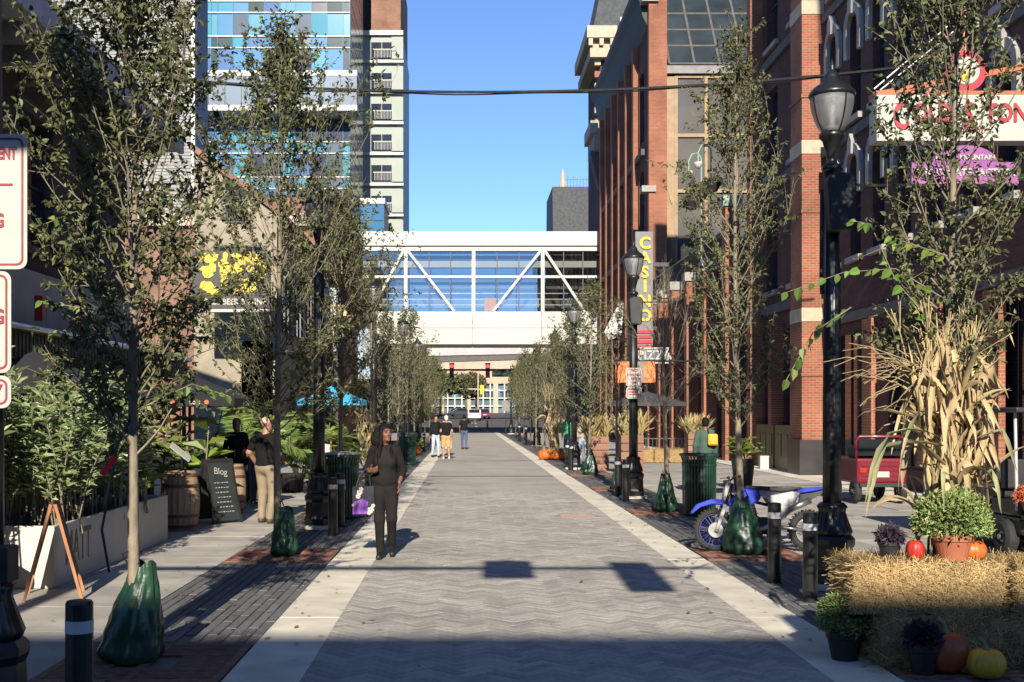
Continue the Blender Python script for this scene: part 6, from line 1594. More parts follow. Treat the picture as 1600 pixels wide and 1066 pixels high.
# ================================================================== PEOPLE
def sdf_mesh(name, prims, res, k=.03):
    """smooth union of capsules ('c',a,b,ra,rb) and ellipsoids ('e',c,r,rotz) meshed with surface nets"""
    lo=np.array([1e9]*3); hi=-lo
    for p in prims:
        if p[0]=='c': 
            r=max(p[3],p[4]); lo=np.minimum(lo,np.minimum(p[1],p[2])-r); hi=np.maximum(hi,np.maximum(p[1],p[2])+r)
        else: r=max(p[2]); lo=np.minimum(lo,np.array(p[1])-r); hi=np.maximum(hi,np.array(p[1])+r)
    lo=lo-3*res; hi=hi+3*res; n=np.ceil((hi-lo)/res).astype(int)+1
    ax=[lo[i]+res*np.arange(n[i]) for i in range(3)]
    D=np.full(n,10.0,dtype=np.float32)
    for p in prims:
        kk=p[5] if p[0]=='c' and len(p)>5 else k
        if p[0]=='c': r=max(p[3],p[4]); a=np.minimum(p[1],p[2])-r; b=np.maximum(p[1],p[2])+r
        else: r=max(p[2]); a=np.array(p[1])-r; b=np.array(p[1])+r
        i0=np.maximum(0,((a-.07-lo)/res).astype(int)); i1=np.minimum(n,((b+.07-lo)/res).astype(int)+2)
        X,Y,Z=np.meshgrid(*[ax[i][i0[i]:i1[i]] for i in range(3)],indexing='ij')
        if p[0]=='c':
            A=np.array(p[1],float); B=np.array(p[2],float); ba=B-A; L2=max(1e-9,ba@ba)
            t=np.clip(((X-A[0])*ba[0]+(Y-A[1])*ba[1]+(Z-A[2])*ba[2])/L2,0,1)
            d=np.sqrt((X-A[0]-t*ba[0])**2+(Y-A[1]-t*ba[1])**2+(Z-A[2]-t*ba[2])**2)-(p[3]+(p[4]-p[3])*t)
        else:
            C_=p[1]; r=p[2]; rot=p[3] if len(p)>3 else 0; x=X-C_[0]; y=Y-C_[1]; c,s=math.cos(rot),math.sin(rot); x,y=c*x+s*y,-s*x+c*y
            q=np.sqrt((x/r[0])**2+(y/r[1])**2+((Z-C_[2])/r[2])**2); q2=np.sqrt((x/r[0]**2)**2+(y/r[1]**2)**2+((Z-C_[2])/r[2]**2)**2); d=q*(q-1)/np.maximum(q2,1e-6)
        s_=tuple(slice(i0[i],i1[i]) for i in range(3)); E=D[s_]
        h=np.clip(.5+.5*(E-d)/kk,0,1); D[s_]=E*(1-h)+d*h-kk*h*(1-h)
    S=D<0; c=np.zeros(np.array(n)-1,dtype=np.int8)
    for i in (0,1):
        for j in (0,1):
            for l in (0,1): c+=S[i:n[0]-1+i,j:n[1]-1+j,l:n[2]-1+l]
    act=(c>0)&(c<8); idx=-np.ones(c.shape,dtype=np.int64); I=np.argwhere(act); idx[act]=np.arange(len(I))
    acc=np.zeros((len(I),3)); cnt=np.zeros(len(I))
    cor=[(i,j,l) for i in (0,1) for j in (0,1) for l in (0,1)]
    for a in cor:
        for ax_ in range(3):
            if a[ax_]: continue
            b=list(a); b[ax_]=1; va=D[I[:,0]+a[0],I[:,1]+a[1],I[:,2]+a[2]]; vb=D[I[:,0]+b[0],I[:,1]+b[1],I[:,2]+b[2]]
            m=(va<0)!=(vb<0); t=np.where(m,va/np.where(m,va-vb,1),0)
            pt=np.tile(np.array(a,float),(len(I),1)); pt[:,ax_]=t; acc[m]+=pt[m]; cnt[m]+=1
    V=(I+acc/np.maximum(cnt,1)[:,None])*res+lo
    F=[]
    for ax_ in range(3):
        o=[i for i in range(3) if i!=ax_]; sl=[slice(1,-1)]*3; sl[ax_]=slice(0,-1); sl2=list(sl); sl2[ax_]=slice(1,None)
        base=np.argwhere(S[tuple([slice(1,n[i]-1) if i!=ax_ else slice(0,n[i]-1) for i in range(3)])]!=S[tuple([slice(1,n[i]-1) if i!=ax_ else slice(1,n[i]) for i in range(3)])])
        off=np.array([1 if i!=ax_ else 0 for i in range(3)]); g=base+off
        e1=np.eye(3,dtype=int)[o[0]]; e2=np.eye(3,dtype=int)[o[1]]
        q=[idx[tuple((g-e1*x-e2*y).T)] for x,y in ((1,1),(0,1),(0,0),(1,0))]
        Q=np.stack(q,1); flip=S[tuple(g.T)]; 
        if ax_==1: flip=~flip
        Q[~flip]=Q[~flip][:,::-1]; F.append(Q)
    F=np.concatenate(F); F=F[(F>=0).all(1)]
    return np_mesh(name,V,F,True)
A_=lambda *v: np.array(v,float)
def hand_prims(w, d, nrm, thumb, s=1.0, curl=.5):
    """palm and five bent fingers; w wrist, d hand direction, nrm palm normal, thumb: side direction"""
    d=unit(A_(*d)); nrm=unit(A_(*nrm)); th=unit(A_(*thumb)); w=A_(*w); P=[]
    for o in (-.026,-.009,.009,.026): P.append(('c',w+d*.015*s+th*o*.6*s,w+d*.085*s+th*o*s,.0135*s,.0125*s,.012))
    for i,(o,L) in enumerate(((.028,.070),(.010,.078),(-.009,.073),(-.026,.058))):
        b=w+d*.088*s+th*o*s; k1=unit(d+nrm*curl*.5); m_=b+k1*L*.5*s; k2=unit(d+nrm*curl*1.5); e=m_+k2*L*.5*s
        P+= [('c',b,m_,.0095*s,.0088*s,.004),('c',m_,e,.0088*s,.0072*s,.004)]
    b=w+d*.03*s+th*.03*s; m_=b+unit(d*.6+th+nrm*.3)*.045*s; e=m_+unit(d*1.0+th*.3+nrm*.4)*.035*s
    P+= [('c',b,m_,.0125*s,.0105*s,.008),('c',m_,e,.0105*s,.008*s,.006)]
    return P
def head_prims(c, turn, s=1.0, tilt=0):
    """head with brow, nose, lips, chin, ears; faces -Y turned by 'turn' about Z"""
    ct,st=math.cos(turn),math.sin(turn)
    def T(x,y,z): return A_(c[0]+(x*ct-y*st)*s, c[1]+(x*st+y*ct)*s, c[2]+(z-y*tilt)*s)
    P=[('e',T(0,.012,.03),(.073*s,.092*s,.088*s),turn),('e',T(0,-.022,-.045),(.056*s,.066*s,.075*s),turn),
       ('c',T(-.012,-.078,-.088),T(.012,-.078,-.088),.019*s,.019*s,.02),                    # chin
       ('c',T(0,-.086,.018),T(0,-.108,-.022),.009*s,.014*s,.012),('c',T(-.012,-.094,-.027),T(.012,-.094,-.027),.008*s,.008*s,.008),   # nose
       ('c',T(-.034,-.078,.026),T(.034,-.078,.026),.013*s,.013*s,.016),                      # brow
       ('c',T(-.018,-.086,-.054),T(.018,-.086,-.054),.0085*s,.0085*s,.006),('c',T(-.015,-.085,-.066),T(.015,-.085,-.066),.009*s,.009*s,.006),  # lips
       ('e',T(-.037,-.066,-.024),(.02*s,.02*s,.02*s)),('e',T(.037,-.066,-.024),(.02*s,.02*s,.02*s)),
       ('c',T(-.074,.012,.012),T(-.073,.01,-.022),.011*s,.008*s,.006),('c',T(.074,.012,.012),T(.073,.01,-.022),.011*s,.008*s,.006)]
    return P,T
def person(label, x, y, rz, J, cols, res=.02, turn=0, hs=1.0, hair=None, shirt=(1.0,.55), shorts=False, dress=False, group=None, fem=False, sc=1, hands=True, extra=None, tilt=0):
    """J: joints; cols: skin, shirt, trousers, shoes, hair"""
    t=thing('person',label,'person',(x,y,0),rz,group); t.scale=(sc,)*3
    w=.93 if fem else 1.06
    hipw=.095 if fem else .092
    pel,che,nk,hd=A_(*J['pelvis']),A_(*J['chest']),A_(*J['neck']),A_(*J['head'])
    torso=lambda i: [('e',pel+A_(0,0,.03),(.155+i,.112+i,.13+i)),('e',(pel*.55+che*.45)+A_(0,0,.02),((.128 if fem else .15)*1+i,.10+i,.15+i)),('e',che+A_(0,0,-.02),(.155*w+i,.112+i,.165+i)),('c',A_(*J['shL'])-A_(.035,0,0),A_(*J['shR'])+A_(.035,0,0),.055+i,.055+i)]
    if fem: tors2=lambda i:[('e',che+A_(-.065,-.085,-.05),(.062+i,.055+i,.065+i)),('e',che+A_(.065,-.085,-.05),(.062+i,.055+i,.065+i))]
    else: tors2=lambda i:[('e',che+A_(0,-.05,-.18),(.12+i,.09+i,.12+i))]
    B=torso(-.006)+tors2(-.006)+[('c',che+A_(0,.01,.1),hd-A_(0,-.015,.06),.058*w,.052*w)]
    hp,T=head_prims(hd,turn,hs,tilt); B+=hp
    SH=torso(.017)+tors2(.015)+([('e',pel+A_(0,-.005,.06),(.182,.138,.10))] if fem else []); TR=[('e',pel+A_(0,.005,-.035),(.163,.122,.125))]; SO=[]
    for s in ('L','R'):
        sh,el,wr=A_(*J['sh'+s]),A_(*J['el'+s]),A_(*J['wr'+s]); B+=[('c',sh,el,.050*w,.040*w),('c',el,wr,.041*w,.027*w)]
        if hands: B+=hand_prims(wr,J['hd'+s][0],J['hd'+s][1],J['hd'+s][2],.95 if fem else 1.05,J['hd'+s][3] if len(J['hd'+s])>3 else .5)
        f1,f2=shirt; e1=sh+(el-sh)*min(1,f1); SH.append(('c',sh-A_(0,0,.012),e1,.056*w,.054*w,.022))
        if f2>0 and f1>=1: SH.append(('c',el,el+(wr-el)*f2,.054*w,.049*w,.02))
        hp_,kn,an,toe=A_(*J['hip'+s]),A_(*J['kn'+s]),A_(*J['an'+s]),A_(*J['toe'+s])
        B+=[('c',hp_,kn,.082,.054),('c',kn,kn*.65+an*.35,.053,.054),('c',kn*.65+an*.35,an,.052,.036),('c',an-A_(0,0,.04),toe,.035,.028)]
        if shorts: TR+=[('c',hp_,hp_*.1+kn*.9,.098,.088)]
        else: TR+=[('c',hp_,kn,.094,.066),('c',kn,an+A_(0,0,.0),.066,.052)]
        SO+=[('c',an+A_(0,.012,-.045),toe,.044,.036,.02),('c',an+A_(0,0,.0),an-A_(0,0,.05),.045,.042,.02)]
    if dress:
        for s in ('L','R'): SH.append(('c',A_(*J['hip'+s]),A_(*J['kn'+s])-A_(0,0,.12),.12,.15))
    mobj('body',sdf_mesh('body',B,res,.03),cols[0],t)
    mobj('trousers' if not dress else 'underskirt',sdf_mesh('trousers',TR,res*1.15,.035),cols[2],t)
    mobj('shirt' if not dress else 'dress',sdf_mesh('shirt',SH,res*1.15,.045),cols[1],t)
    mobj('shoes',sdf_mesh('shoes',SO,res,.02),cols[3],t)
    if hair is None: hair=[('e',T(0,.022,.045),(.083*hs,.096*hs,.088*hs),turn),('e',T(0,.05,-.01),(.074*hs,.07*hs,.08*hs),turn)]
    else: hair=hair(T)
    mobj('hair',sdf_mesh('hair',hair,res,.02),cols[4],t)
    return t,T
def stand(stride=.0, arms=.0, h=1.0):
    J=dict(pelvis=(0,0,.95),chest=(0,0,1.30),neck=(0,0,1.47),head=(0,-.02,1.62),
      shL=(.17,0,1.41),shR=(-.17,0,1.41),elL=(.23,.03,1.12),elR=(-.23,.03,1.12),wrL=(.23,-.06+arms,.88),wrR=(-.23,-.06-arms,.88),
      hdL=((0,-.15,-1),(-1,0,0),(0,-1,0)),hdR=((0,-.15,-1),(1,0,0),(0,-1,0)),
      hipL=(.09,0,.92),hipR=(-.09,0,.92),knL=(.10,-.03-stride*.4,.5),knR=(-.10,-.03+stride*.3,.5),anL=(.10,.02-stride,.09),anR=(-.10,.02+stride,.09+abs(stride)*.2),toeL=(.11,-.15-stride,.035),toeR=(-.11,-.14+stride,.035))
    return J
# ---- the woman walking towards the camera
J=dict(pelvis=(0,0,.95),chest=(0,.0,1.28),neck=(0,-.01,1.45),head=(.0,-.03,1.585),
  shL=(.155,0,1.375),shR=(-.155,0,1.375),elL=(.225,.045,1.115),elR=(-.235,.04,1.13),wrL=(.185,-.065,.965),wrR=(-.185,-.19,1.115),
  hdL=((-.05,-.25,-.9),(-1,-.1,.2),(.1,-1,-.1),.35),hdR=((.65,-.6,.12),(.3,.4,.9),(-.2,-.35,.9),.55),
  hipL=(.085,0,.90),hipR=(-.085,0,.90),knL=(.085,-.05,.50),knR=(-.065,-.13,.50),anL=(.072,.14,.135),anR=(-.055,-.12,.095),toeL=(.085,.0,.04),toeR=(-.065,-.29,.035))
def whair(T):
    P=[('e',T(0,.024,.05),(.084,.098,.088),R(32)),('e',T(-.03,.055,-.02),(.075,.07,.11),R(32)),('e',T(-.085,.06,-.03),(.06,.06,.10)),('e',T(-.12,.07,-.075),(.05,.05,.075))]
    P+= [('c',T(-.066,-.02,.04),T(-.085,-.045,-.12),.02,.026),('c',T(-.085,-.045,-.12),A_(-.075,-.13,1.30),.026,.022),('c',A_(-.075,-.13,1.30),A_(-.085,-.155,1.16),.022,.008)]
    P+= [('c',T(-.10,.02,-.1),A_(-.12,-.06,1.34),.026,.018),('c',A_(-.12,-.06,1.34),A_(-.11,-.10,1.24),.018,.008)]
    P+= [('c',T(.068,.01,.02),T(.075,.0,-.13),.018,.02),('c',T(.075,.0,-.13),A_(.085,-.11,1.36),.022,.018),('c',A_(.085,-.11,1.36),A_(.095,-.145,1.28),.018,.008)]
    return P
wx,wy=-1.04,14.75
wt,T=person('woman in black top and trousers walking towards the viewer, head turned right',wx,wy,0,J,(mt['skin_d'],mt['cloth_k2'],mt['cloth_k2'],mt['shoe'],mt['hair']),res=.0095,turn=R(32),fem=True,hair=whair,shirt=(1.0,.42),tilt=.08)
# eyes, lips
em=MB(); 
for s in (-1,1): em.ell(T(s*.03,-.083,.003),(.013,.008,.0065),10,6,Matrix.Rotation(R(32),3,'Z'))
em.build('eyes',M('dark_eye',(.02,.012,.01),.3,.2),wt,smooth=True)
em=MB(); em.ell(T(0,-.093,-.060),(.021,.006,.010),10,6,Matrix.Rotation(R(32),3,'Z')); em.build('lips',M('lip',(.16,.05,.045),.45,.1),wt,smooth=True)
em=MB()
for s in (-1,1): em.obox(T(s*.016,-.094,.025),T(s*.046,-.082,.028),.010,.007)
em.build('eyebrows',mt['hair'],wt)
# her patterned tote bag
b=thing('tote_bag','dark tote bag with purple panel and white flowers on the woman arm','bag',(wx-.27,wy-.12,.55),R(8))
mt['bagdark']=M('bag_dark',(.012,.013,.018),.7,.4,6,col2=(.035,.038,.048),spec=.2); mt['bagpur']=M('bag_purple',(.06,.012,.20),.3,.2,14,col2=(.26,.09,.42))
m=MB(); m.add([(-.145,-.05,0),(.145,-.05,0),(.145,.05,0),(-.145,.05,0),(-.14,-.02,.37),(.14,-.02,.37),(.14,.02,.37),(-.14,.02,.37)],[(0,3,2,1),(4,5,6,7),(0,1,5,4),(1,2,6,5),(2,3,7,6),(3,0,4,7)]); m.build('pouch',mt['bagdark'],b,bev=.015)
m=MB(); m.add([(-.138,-.054,.02),(.05,-.054,.02),(.06,-.043,.17),(-.02,-.040,.21),(-.137,-.043,.16)],[(0,1,2,3,4)]); m.build('purple_panel',mt['bagpur'],b)
for fx,fz,s in ((-.05,.29,.035),(-.07,.24,.03),(-.03,.33,.028),(.09,.07,.04),(.12,.12,.025),(-.13,.13,.02),(.07,.03,.025)):
    m=MB(); yy=-.058+.032*fz/.37-.004
    for k in range(5): a=k*1.257; m.ell((fx+s*.6*math.cos(a),yy,fz+s*.6*math.sin(a)),(s*.5,.004,s*.5),8,4)
    m.build('flower',mt['white'],b)
for s in (-1,1): MB().tube([(-.09,s*.02,.37),(-.05,s*.02,.50),(.03,-.02,.585),(.075,s*.02,.50),(.09,s*.02,.37)],.009,6).build('handle',mt['black_rough'],b)
# ---- man in khaki, seen from behind
J=stand(.03); J['wrL']=(.26,-.12,.93); J['elL']=(.27,.05,1.16); J['hdL']=((-.05,-.3,-1),(-1,0,0),(0,-1,0))
J['wrR']=(-.10,-.22,1.1)
ghair=lambda T:[('e',T(0,.02,.05),(.078,.094,.076))]
person('man in black polo and khaki trousers standing beside the second left tree',-3.35,19.3,R(150),J,(mt['skin_l'],mt['cloth_k'],mt['khaki'],M('brown_shoe',(.06,.045,.035),.6,.2),M('grey_hair',(.45,.30,.24),.7,.2)),res=.014,shirt=(.75,0),hair=ghair,sc=1.03)[0].scale=(1.2,1.22,1.02)
# ---- server behind the foliage
J=stand(); J['wrL']=(.08,-.25,1.12); J['wrR']=(-.08,-.25,1.12)
rhair=lambda T:[('e',T(0,.024,.045),(.085,.10,.09)),('e',T(0,.06,-.03),(.075,.06,.1))]
person('red haired person in dark clothes behind the chalkboard foliage',-4.45,22.3,R(20),J,(mt['skin_l'],mt['cloth_k'],mt['cloth_k'],mt['shoe'],M('red_hair',(.20,.05,.03),.5,.2)),res=.018,fem=True,hair=rhair)
# ---- group in the distance
G='people walking in the distance'
J=stand(.10); person('distant person in black jacket with orange stripe and pale jeans',-1.28,47.5,R(25),J,(mt['skin_l'],mt['cloth_k'],mt['denim_l'],mt['shoe'],mt['hair']),res=.024,shirt=(1,.8),group=G)
J=stand(.06); J['wrL']=(.10,-.25,1.2)
person('distant person in black T-shirt and tan shorts with pale cap',-.80,45.3,R(195),J,(mt['skin_l'],mt['cloth_k'],M('tan_shorts',(.50,.29,.12),.8,.1),mt['white'],M('pale_cap',(.6,.5,.4),.8,.1)),res=.024,shirt=(.6,0),shorts=True,group=G)
J=stand(.05); person('distant dark haired person in a white dress',-.85,49.5,R(180),J,(mt['skin_d'],mt['white'],mt['white'],mt['shoe'],mt['hair']),res=.024,shirt=(.3,0),dress=True,fem=True,group=G)
J=stand(.12); J['wrR']=(-.45,-.1,1.25); J['elR']=(-.42,.0,1.3)
person('distant man in black T-shirt and blue jeans walking away',-.12,58,R(180),J,(mt['skin_d'],mt['cloth_k'],mt['denim'],mt['shoe'],mt['hair']),res=.024,shirt=(.6,0),group=G)
sm=MB(); sm.obox((-.35,0,1.40),(.15,-.15,1.05),.07,.02,(0,1,0)); 
# ---- right hand people
G2='people on the right sidewalk'
J=stand(.0); gt,T=person('person in green hooded jacket seen from behind near the litter bin',5.35,25.8,R(175),J,(mt['skin_d'],M('green_jacket',(.045,.085,.065),.85,.2,5,bump=.4,bscale=20),mt['cloth_k'],mt['shoe'],mt['hair']),res=.016,shirt=(1,.9),group=G2)
bp=thing('backpack','small bright yellow backpack on the green jacket','backpack',(5.35+.12,25.8-.20,1.12),0)
m=MB(); m.box((-.11,-.06,0),(.11,.07,.26)); m.build('pack',M('yellow_nylon',(.75,.38,.02),.6,.1),bp,bev=.04); m=MB(); m.box((-.08,-.085,.03),(.08,-.06,.13)); m.build('pocket',M('yellow_nylon_b',(.70,.33,.02),.6,.1),bp,bev=.015)
for s in (-1,1): MB().tube([(s*.07,.06,.25),(s*.08,.10,.32),(s*.09,.16,.36)],.012,5).build('strap',mt['black'],bp)
J=stand(.06); person('person in cream top and pale jeans on the right sidewalk beyond the third lamp',4.15,41,R(185),J,(mt['skin_l'],M('cream_cloth',(.62,.52,.38),.85,.1),mt['denim_l'],mt['white'],M('fair_hair',(.35,.25,.14),.6,.2)),res=.02,shirt=(1,.5),fem=True,group=G2)
J=stand(.06); person('person in bright green shirt partly behind the third right lamp post',4.05,46,R(180),J,(mt['skin_l'],M('green_shirt',(.05,.40,.14),.85,.1),mt['denim'],mt['shoe'],mt['hair']),res=.022,shirt=(.6,0),group=G2)
# ================================================================== VEHICLES
mt['tyre']=M('tyre_rubber',(.02,.02,.02),.8,.25,10,bump=.3); mt['blue']=M('blue_plastic',(.012,.03,.42),.35,.15,5); mt['whitep']=M('white_plastic',(.45,.45,.44),.4,.06,5); mt['alu']=M('aluminium',(.32,.32,.31),.35,.15,8,metal=.85); mt['bluerim']=M('blue_anodised',(.03,.035,.20),.4,.1,5,metal=.4)
def wheel(parent,c,R_,w,knob=False,rim=None,nsp=18,name='wheel',axis='y'):
    """tyre ring with rim, hub and spokes; axle along local y"""
    rt=thing if False else None
    n=40; ty=MB(); pr=[]
    for k in range(10): a=2*math.pi*k/10; pr.append((R_-w*.55+w*.5*math.cos(a),w*.5*math.sin(a)))
    vs=[]
    for i in range(n):
        a=2*math.pi*i/n
        for r,yy in pr: vs.append((r*math.cos(a),yy,r*math.sin(a)))
    m_=len(pr); ty.add(vs,[(i*m_+k,i*m_+(k+1)%m_,((i+1)%n)*m_+(k+1)%m_,((i+1)%n)*m_+k) for i in range(n) for k in range(m_)])
    if knob:
        for i in range(34):
            a=2*math.pi*i/34
            for yy in ((-.3,.3) if i%2 else (0,)):
                r0,r1=R_-w*.1,R_+.012; d=Vector((math.cos(a),0,math.sin(a))); t_=Vector((-math.sin(a),0,math.cos(a)))
                ty.obox(d*r0+Vector((0,yy*w,0)),d*r1+Vector((0,yy*w,0)),.022,.03,(0,1,0))
    o=ty.build(name,mt['tyre'],parent,smooth=False,loc=c)
    rm=MB(); vs=[]; q=[(R_-w*1.05,-w*.32),(R_-w*.95,-w*.32),(R_-w*.95,w*.32),(R_-w*1.05,w*.32)]
    for i in range(n):
        a=2*math.pi*i/n
        for r,yy in q: vs.append((r*math.cos(a),yy,r*math.sin(a)))
    rm.add(vs,[(i*4+k,i*4+(k+1)%4,((i+1)%n)*4+(k+1)%4,((i+1)%n)*4+k) for i in range(n) for k in range(4)]); rm.build('rim',rim or mt['alu'],o)
    sp=MB()
    for i in range(nsp):
        a=2*math.pi*i/nsp; a2=a+(.35 if i%2 else -.35); s=w*.3*(1 if i%4<2 else -1)
        sp.tube([(.03*math.cos(a2),s,.03*math.sin(a2)),((R_-w)*math.cos(a),0,(R_-w)*math.sin(a))],.0028 if nsp>12 else .02,4)
    sp.build('spokes',rim or mt['steel'],o)
    hb=MB(); hb.tube([(0,-w*.55,0),(0,w*.55,0)],.035,12); hb.build('hub',mt['alu'],o); return o
# ---- dirt bike: local x forward, placed with its front to the left
rb,ff=.275,.285
b=thing('dirt_bike','blue and white dirt bike leaning parked across the right sidewalk','motorcycle',at(1191,0,15.35)[:1]+(15.35,0),R(180))
b.rotation_euler=(R(5),0,R(180))
F=(.625,0,ff); Rr=(-.625,0,rb)
wheel(b,F,ff,.075,True,mt['bluerim'],28,'front_wheel'); wheel(b,Rr,rb,.10,True,mt['alu'],24,'rear_wheel')
for s in (-1,1):
    MB().tube([(.625,s*.085,ff-.02),(.50,s*.085,.62)],[.026,.028],10).build('fork_leg',mt['whitep'],b,smooth=True); MB().tube([(.51,s*.085,.58),(.40,s*.085,.90)],.02,10).build('fork_tube',mt['black'],b,smooth=True)
    MB().tube([(-.625,s*.075,rb),(-.18,s*.065,.33)],[.022,.03],8).build('swingarm',mt['alu'],b,smooth=True)
m=MB(); m.prism([(.30,.58),(.42,.60),(.66,.63),(.82,.585),(.93,.50),(.945,.515),(.86,.63),(.66,.70),(.45,.69),(.33,.66)],lambda u,v,d:(u,d,v),-.055,.055); m.build('front_fender',mt['blue'],b,bev=.018)
m=MB(); m.prism([(.44,.66),(.52,.68),(.48,.93),(.42,.95),(.41,.8)],lambda u,v,d:(u,d,v),-.075,.075); m.build('number_plate',mt['whitep'],b,bev=.02)
m=MB(); m.prism([(.42,.50),(.40,.72),(.25,.84),(.05,.82),(.02,.70),(.16,.60),(.30,.48)],lambda u,v,d:(u,d,v),-.12,.12); m.build('shroud',mt['blue'],b,bev=.03)
m=MB(); m.prism([(.22,.83),(.05,.815),(-.30,.79),(-.56,.83),(-.52,.86),(-.30,.85),(0,.87),(.2,.88)],lambda u,v,d:(u,d,v),-.07,.07); m.build('seat',mt['black_rough'],b,bev=.02)
m=MB(); m.prism([(-.03,.73),(-.14,.56),(-.22,.46),(-.30,.44),(-.42,.62),(-.50,.78),(-.40,.80)],lambda u,v,d:(u,d,v),-.105,.105); m.build('side_panel',mt['whitep'],b,bev=.02)
m=MB(); m.prism([(-.42,.79),(-.56,.85),(-.86,.865),(-.88,.845),(-.70,.80),(-.52,.775)],lambda u,v,d:(u,d,v),-.075,.075); m.build('rear_fender',mt['blue'],b,bev=.015)
m=MB(); m.prism([(-.52,.77),(-.84,.835),(-.80,.76),(-.62,.66),(-.50,.66)],lambda u,v,d:(u,d,v),-.02,.02); m.build('fender_underside',mt['dark_metal'],b)
m=MB(); m.cbox((.06,0,.36),(.26,.2,.20)); m.tube([(.02,-.13,.33),(.02,.13,.33)],.09,14); m.tube([(.12,0,.42),(.17,0,.64)],.075,12)
for k in range(5): m.lathe([(.095,0),(.095,.012)],14,(.13+.012*k,0,.46+.036*k))
m.build('engine',mt['dark_metal'],b,bev=.01)
m=MB(); m.tube([(.20,.08,.5),(.32,.1,.42),(.22,.12,.28),(.02,.12,.30),(-.2,.13,.42),(-.34,.13,.56)],[.03,.05,.055,.04,.025,.045],10); m.tube([(-.34,.13,.56),(-.62,.13,.68)],.045,10); m.build('exhaust',mt['alu'],b,smooth=True)
m=MB(); m.tube([(.42,0,.78),(.2,0,.42),(.1,0,.24),(-.1,0,.25),(-.2,0,.36),(-.15,0,.6),(.4,0,.74)],.022,8); m.tube([(-.15,0,.62),(-.5,0,.76)],.016,8); m.tube([(-.2,0,.36),(-.45,0,.72)],.016,8); m.build('frame',mt['black'],b,smooth=True)
m=MB(); m.tube([(.36,-.36,.99),(.38,-.2,1.0),(.41,-.05,.95),(.41,.05,.95),(.38,.2,1.0),(.36,.36,.99)],.012,8); h=m.build('handlebar',mt['black'],b,smooth=True)
for s in (-1,1): MB().tube([(.36,s*.36,.99),(.37,s*.26,.995)],.018,8).build('grip',mt['black_rough'],h); MB().tube([(.38,s*.25,.99),(.47,s*.33,.98)],.006,5).build('lever',mt['alu'],h)
m=MB(); m.cbox((.45,0,.9),(.08,.12,.1)); m.tube([(.42,-.05,.88),(.50,-.07,.7),(.56,-.09,.45)],.006,5); m.build('cables',mt['black_rough'],b)
MB().tube([(-.02,.12,.3),(-.05,.34,.01)],.012,6).build('kick_stand',mt['dark_metal'],b)
m=MB(); m.tube([(-.625,-.06,rb+.06),(-.15,-.06,.38)],.006,4); m.tube([(-.625,-.06,rb-.06),(-.15,-.06,.30)],.006,4); m.tube([(-.625,-.066,rb),(-.625,-.06,rb)],.075,18); m.build('chain',mt['dark_metal'],b)
MB().tube([(-.1,-.1,.34),(-.14,-.19,.33)],.012,5).build('foot_peg',mt['dark_metal'],b)
m=MB(); m.lathe([(.10,-.003),(.10,.003)],20); d=m.build('brake_disc',mt['alu'],b,loc=(.625,.055,ff)); d.rotation_euler=(R(90),0,0)

# ---- red utility cart seen from behind
mt['redbody']=M('red_cart_paint',(.14,.006,.016),.35,.15,4,coat=.4)
b=thing('red_cart','small red utility vehicle seen from behind beside the shop entrance','vehicle',(at(1384,0,23)[0],23.2,0)); b.scale=(.92,.92,.98)
m=MB(); m.box((-.55,0,.42),(.55,1.9,.95)); body=m.build('body',mt['redbody'],b,bev=.05)
for k in range(4): MB().box((-.45,-.012,.48+k*.1),(.45,.004,.54+k*.1)).build('tailgate_rib',mt['redbody'],body,bev=.008)
m=MB(); m.tube([(-.52,.1,.95),(-.54,.1,1.30),(-.46,.1,1.40),(.46,.1,1.40),(.54,.1,1.30),(.52,.1,.95)],.035,8); m.build('roll_bar',mt['redbody'],b,smooth=True)
m=MB(); m.box((-.47,.12,1.0),(.47,.15,1.34)); m.build('rear_screen',mt['darkglass'],b); 
for s in (-1,1):
    MB().cbox((s*.42,-.02,.70),(.14,.03,.09)).build('tail_light',M('tail_red',(.5,.02,.02),.3,.1),b,bev=.01)
    for yy in (.25,1.6): 
        wb=wheel(b,(s*.50,yy,.27),.27,.16,False,None,8,'wheel'); wb.rotation_euler=(0,0,R(90))
MB().box((-.5,-.06,.36),(.5,.02,.44)).build('bumper',mt['black_rough'],b,bev=.01); MB().cbox((0,-.02,.62),(.3,.01,.12)).build('plate',mt['signwhite'],b)
MB().box((-.5,.3,.95),(.5,.8,1.2)).build('seat',mt['black_rough'],b,bev=.04)
# ---- black golf cart at the right edge
b=thing('golf_cart','black golf cart cut off by the right edge with orange flowers on its rear','golf cart',(7.5,14.9,0),R(0))
for sx in (-1,1):
    for yy in (0,1.65):
        wb=wheel(b,(sx*.52,yy+.0,.25),.25,.19,False,mt['alu'],6,'wheel'); wb.rotation_euler=(0,0,R(90))
m=MB(); m.box((-.50,-.35,.30),(.50,2.3,.52)); m.box((-.50,-.3,.52),(.50,.5,.74)); m.build('body',mt['black'],b,bev=.04)
m=MB(); m.box((-.52,.15,.74),(.52,.65,.86)); m.box((-.52,.05,.86),(.52,.18,1.25)); m.build('seat',mt['black_rough'],b,bev=.03)
m=MB(); m.box((-.50,1.5,.5),(.50,2.3,.86)); m.build('hood',mt['black'],b,bev=.06)
for sx in (-1,1):
    MB().tube([(sx*.5,-.25,.6),(sx*.5,-.2,1.85)],.02,8).build('roof_post',mt['whitep'],b); MB().tube([(sx*.5,1.55,.8),(sx*.5,1.35,1.85)],.02,8).build('roof_post',mt['dark_metal'],b)
MB().box((-.58,-.4,1.85),(.58,1.6,1.92)).build('roof',mt['dark_metal'],b,bev=.02)
MB().tube([(.2,1.25,1.0),(.2,1.1,1.1)],.16,16).build('steering_wheel',mt['black_rough'],b)
MB().box((-.5,-.62,.5),(.5,-.36,.56)).build('rear_shelf',mt['dark_metal'],b)
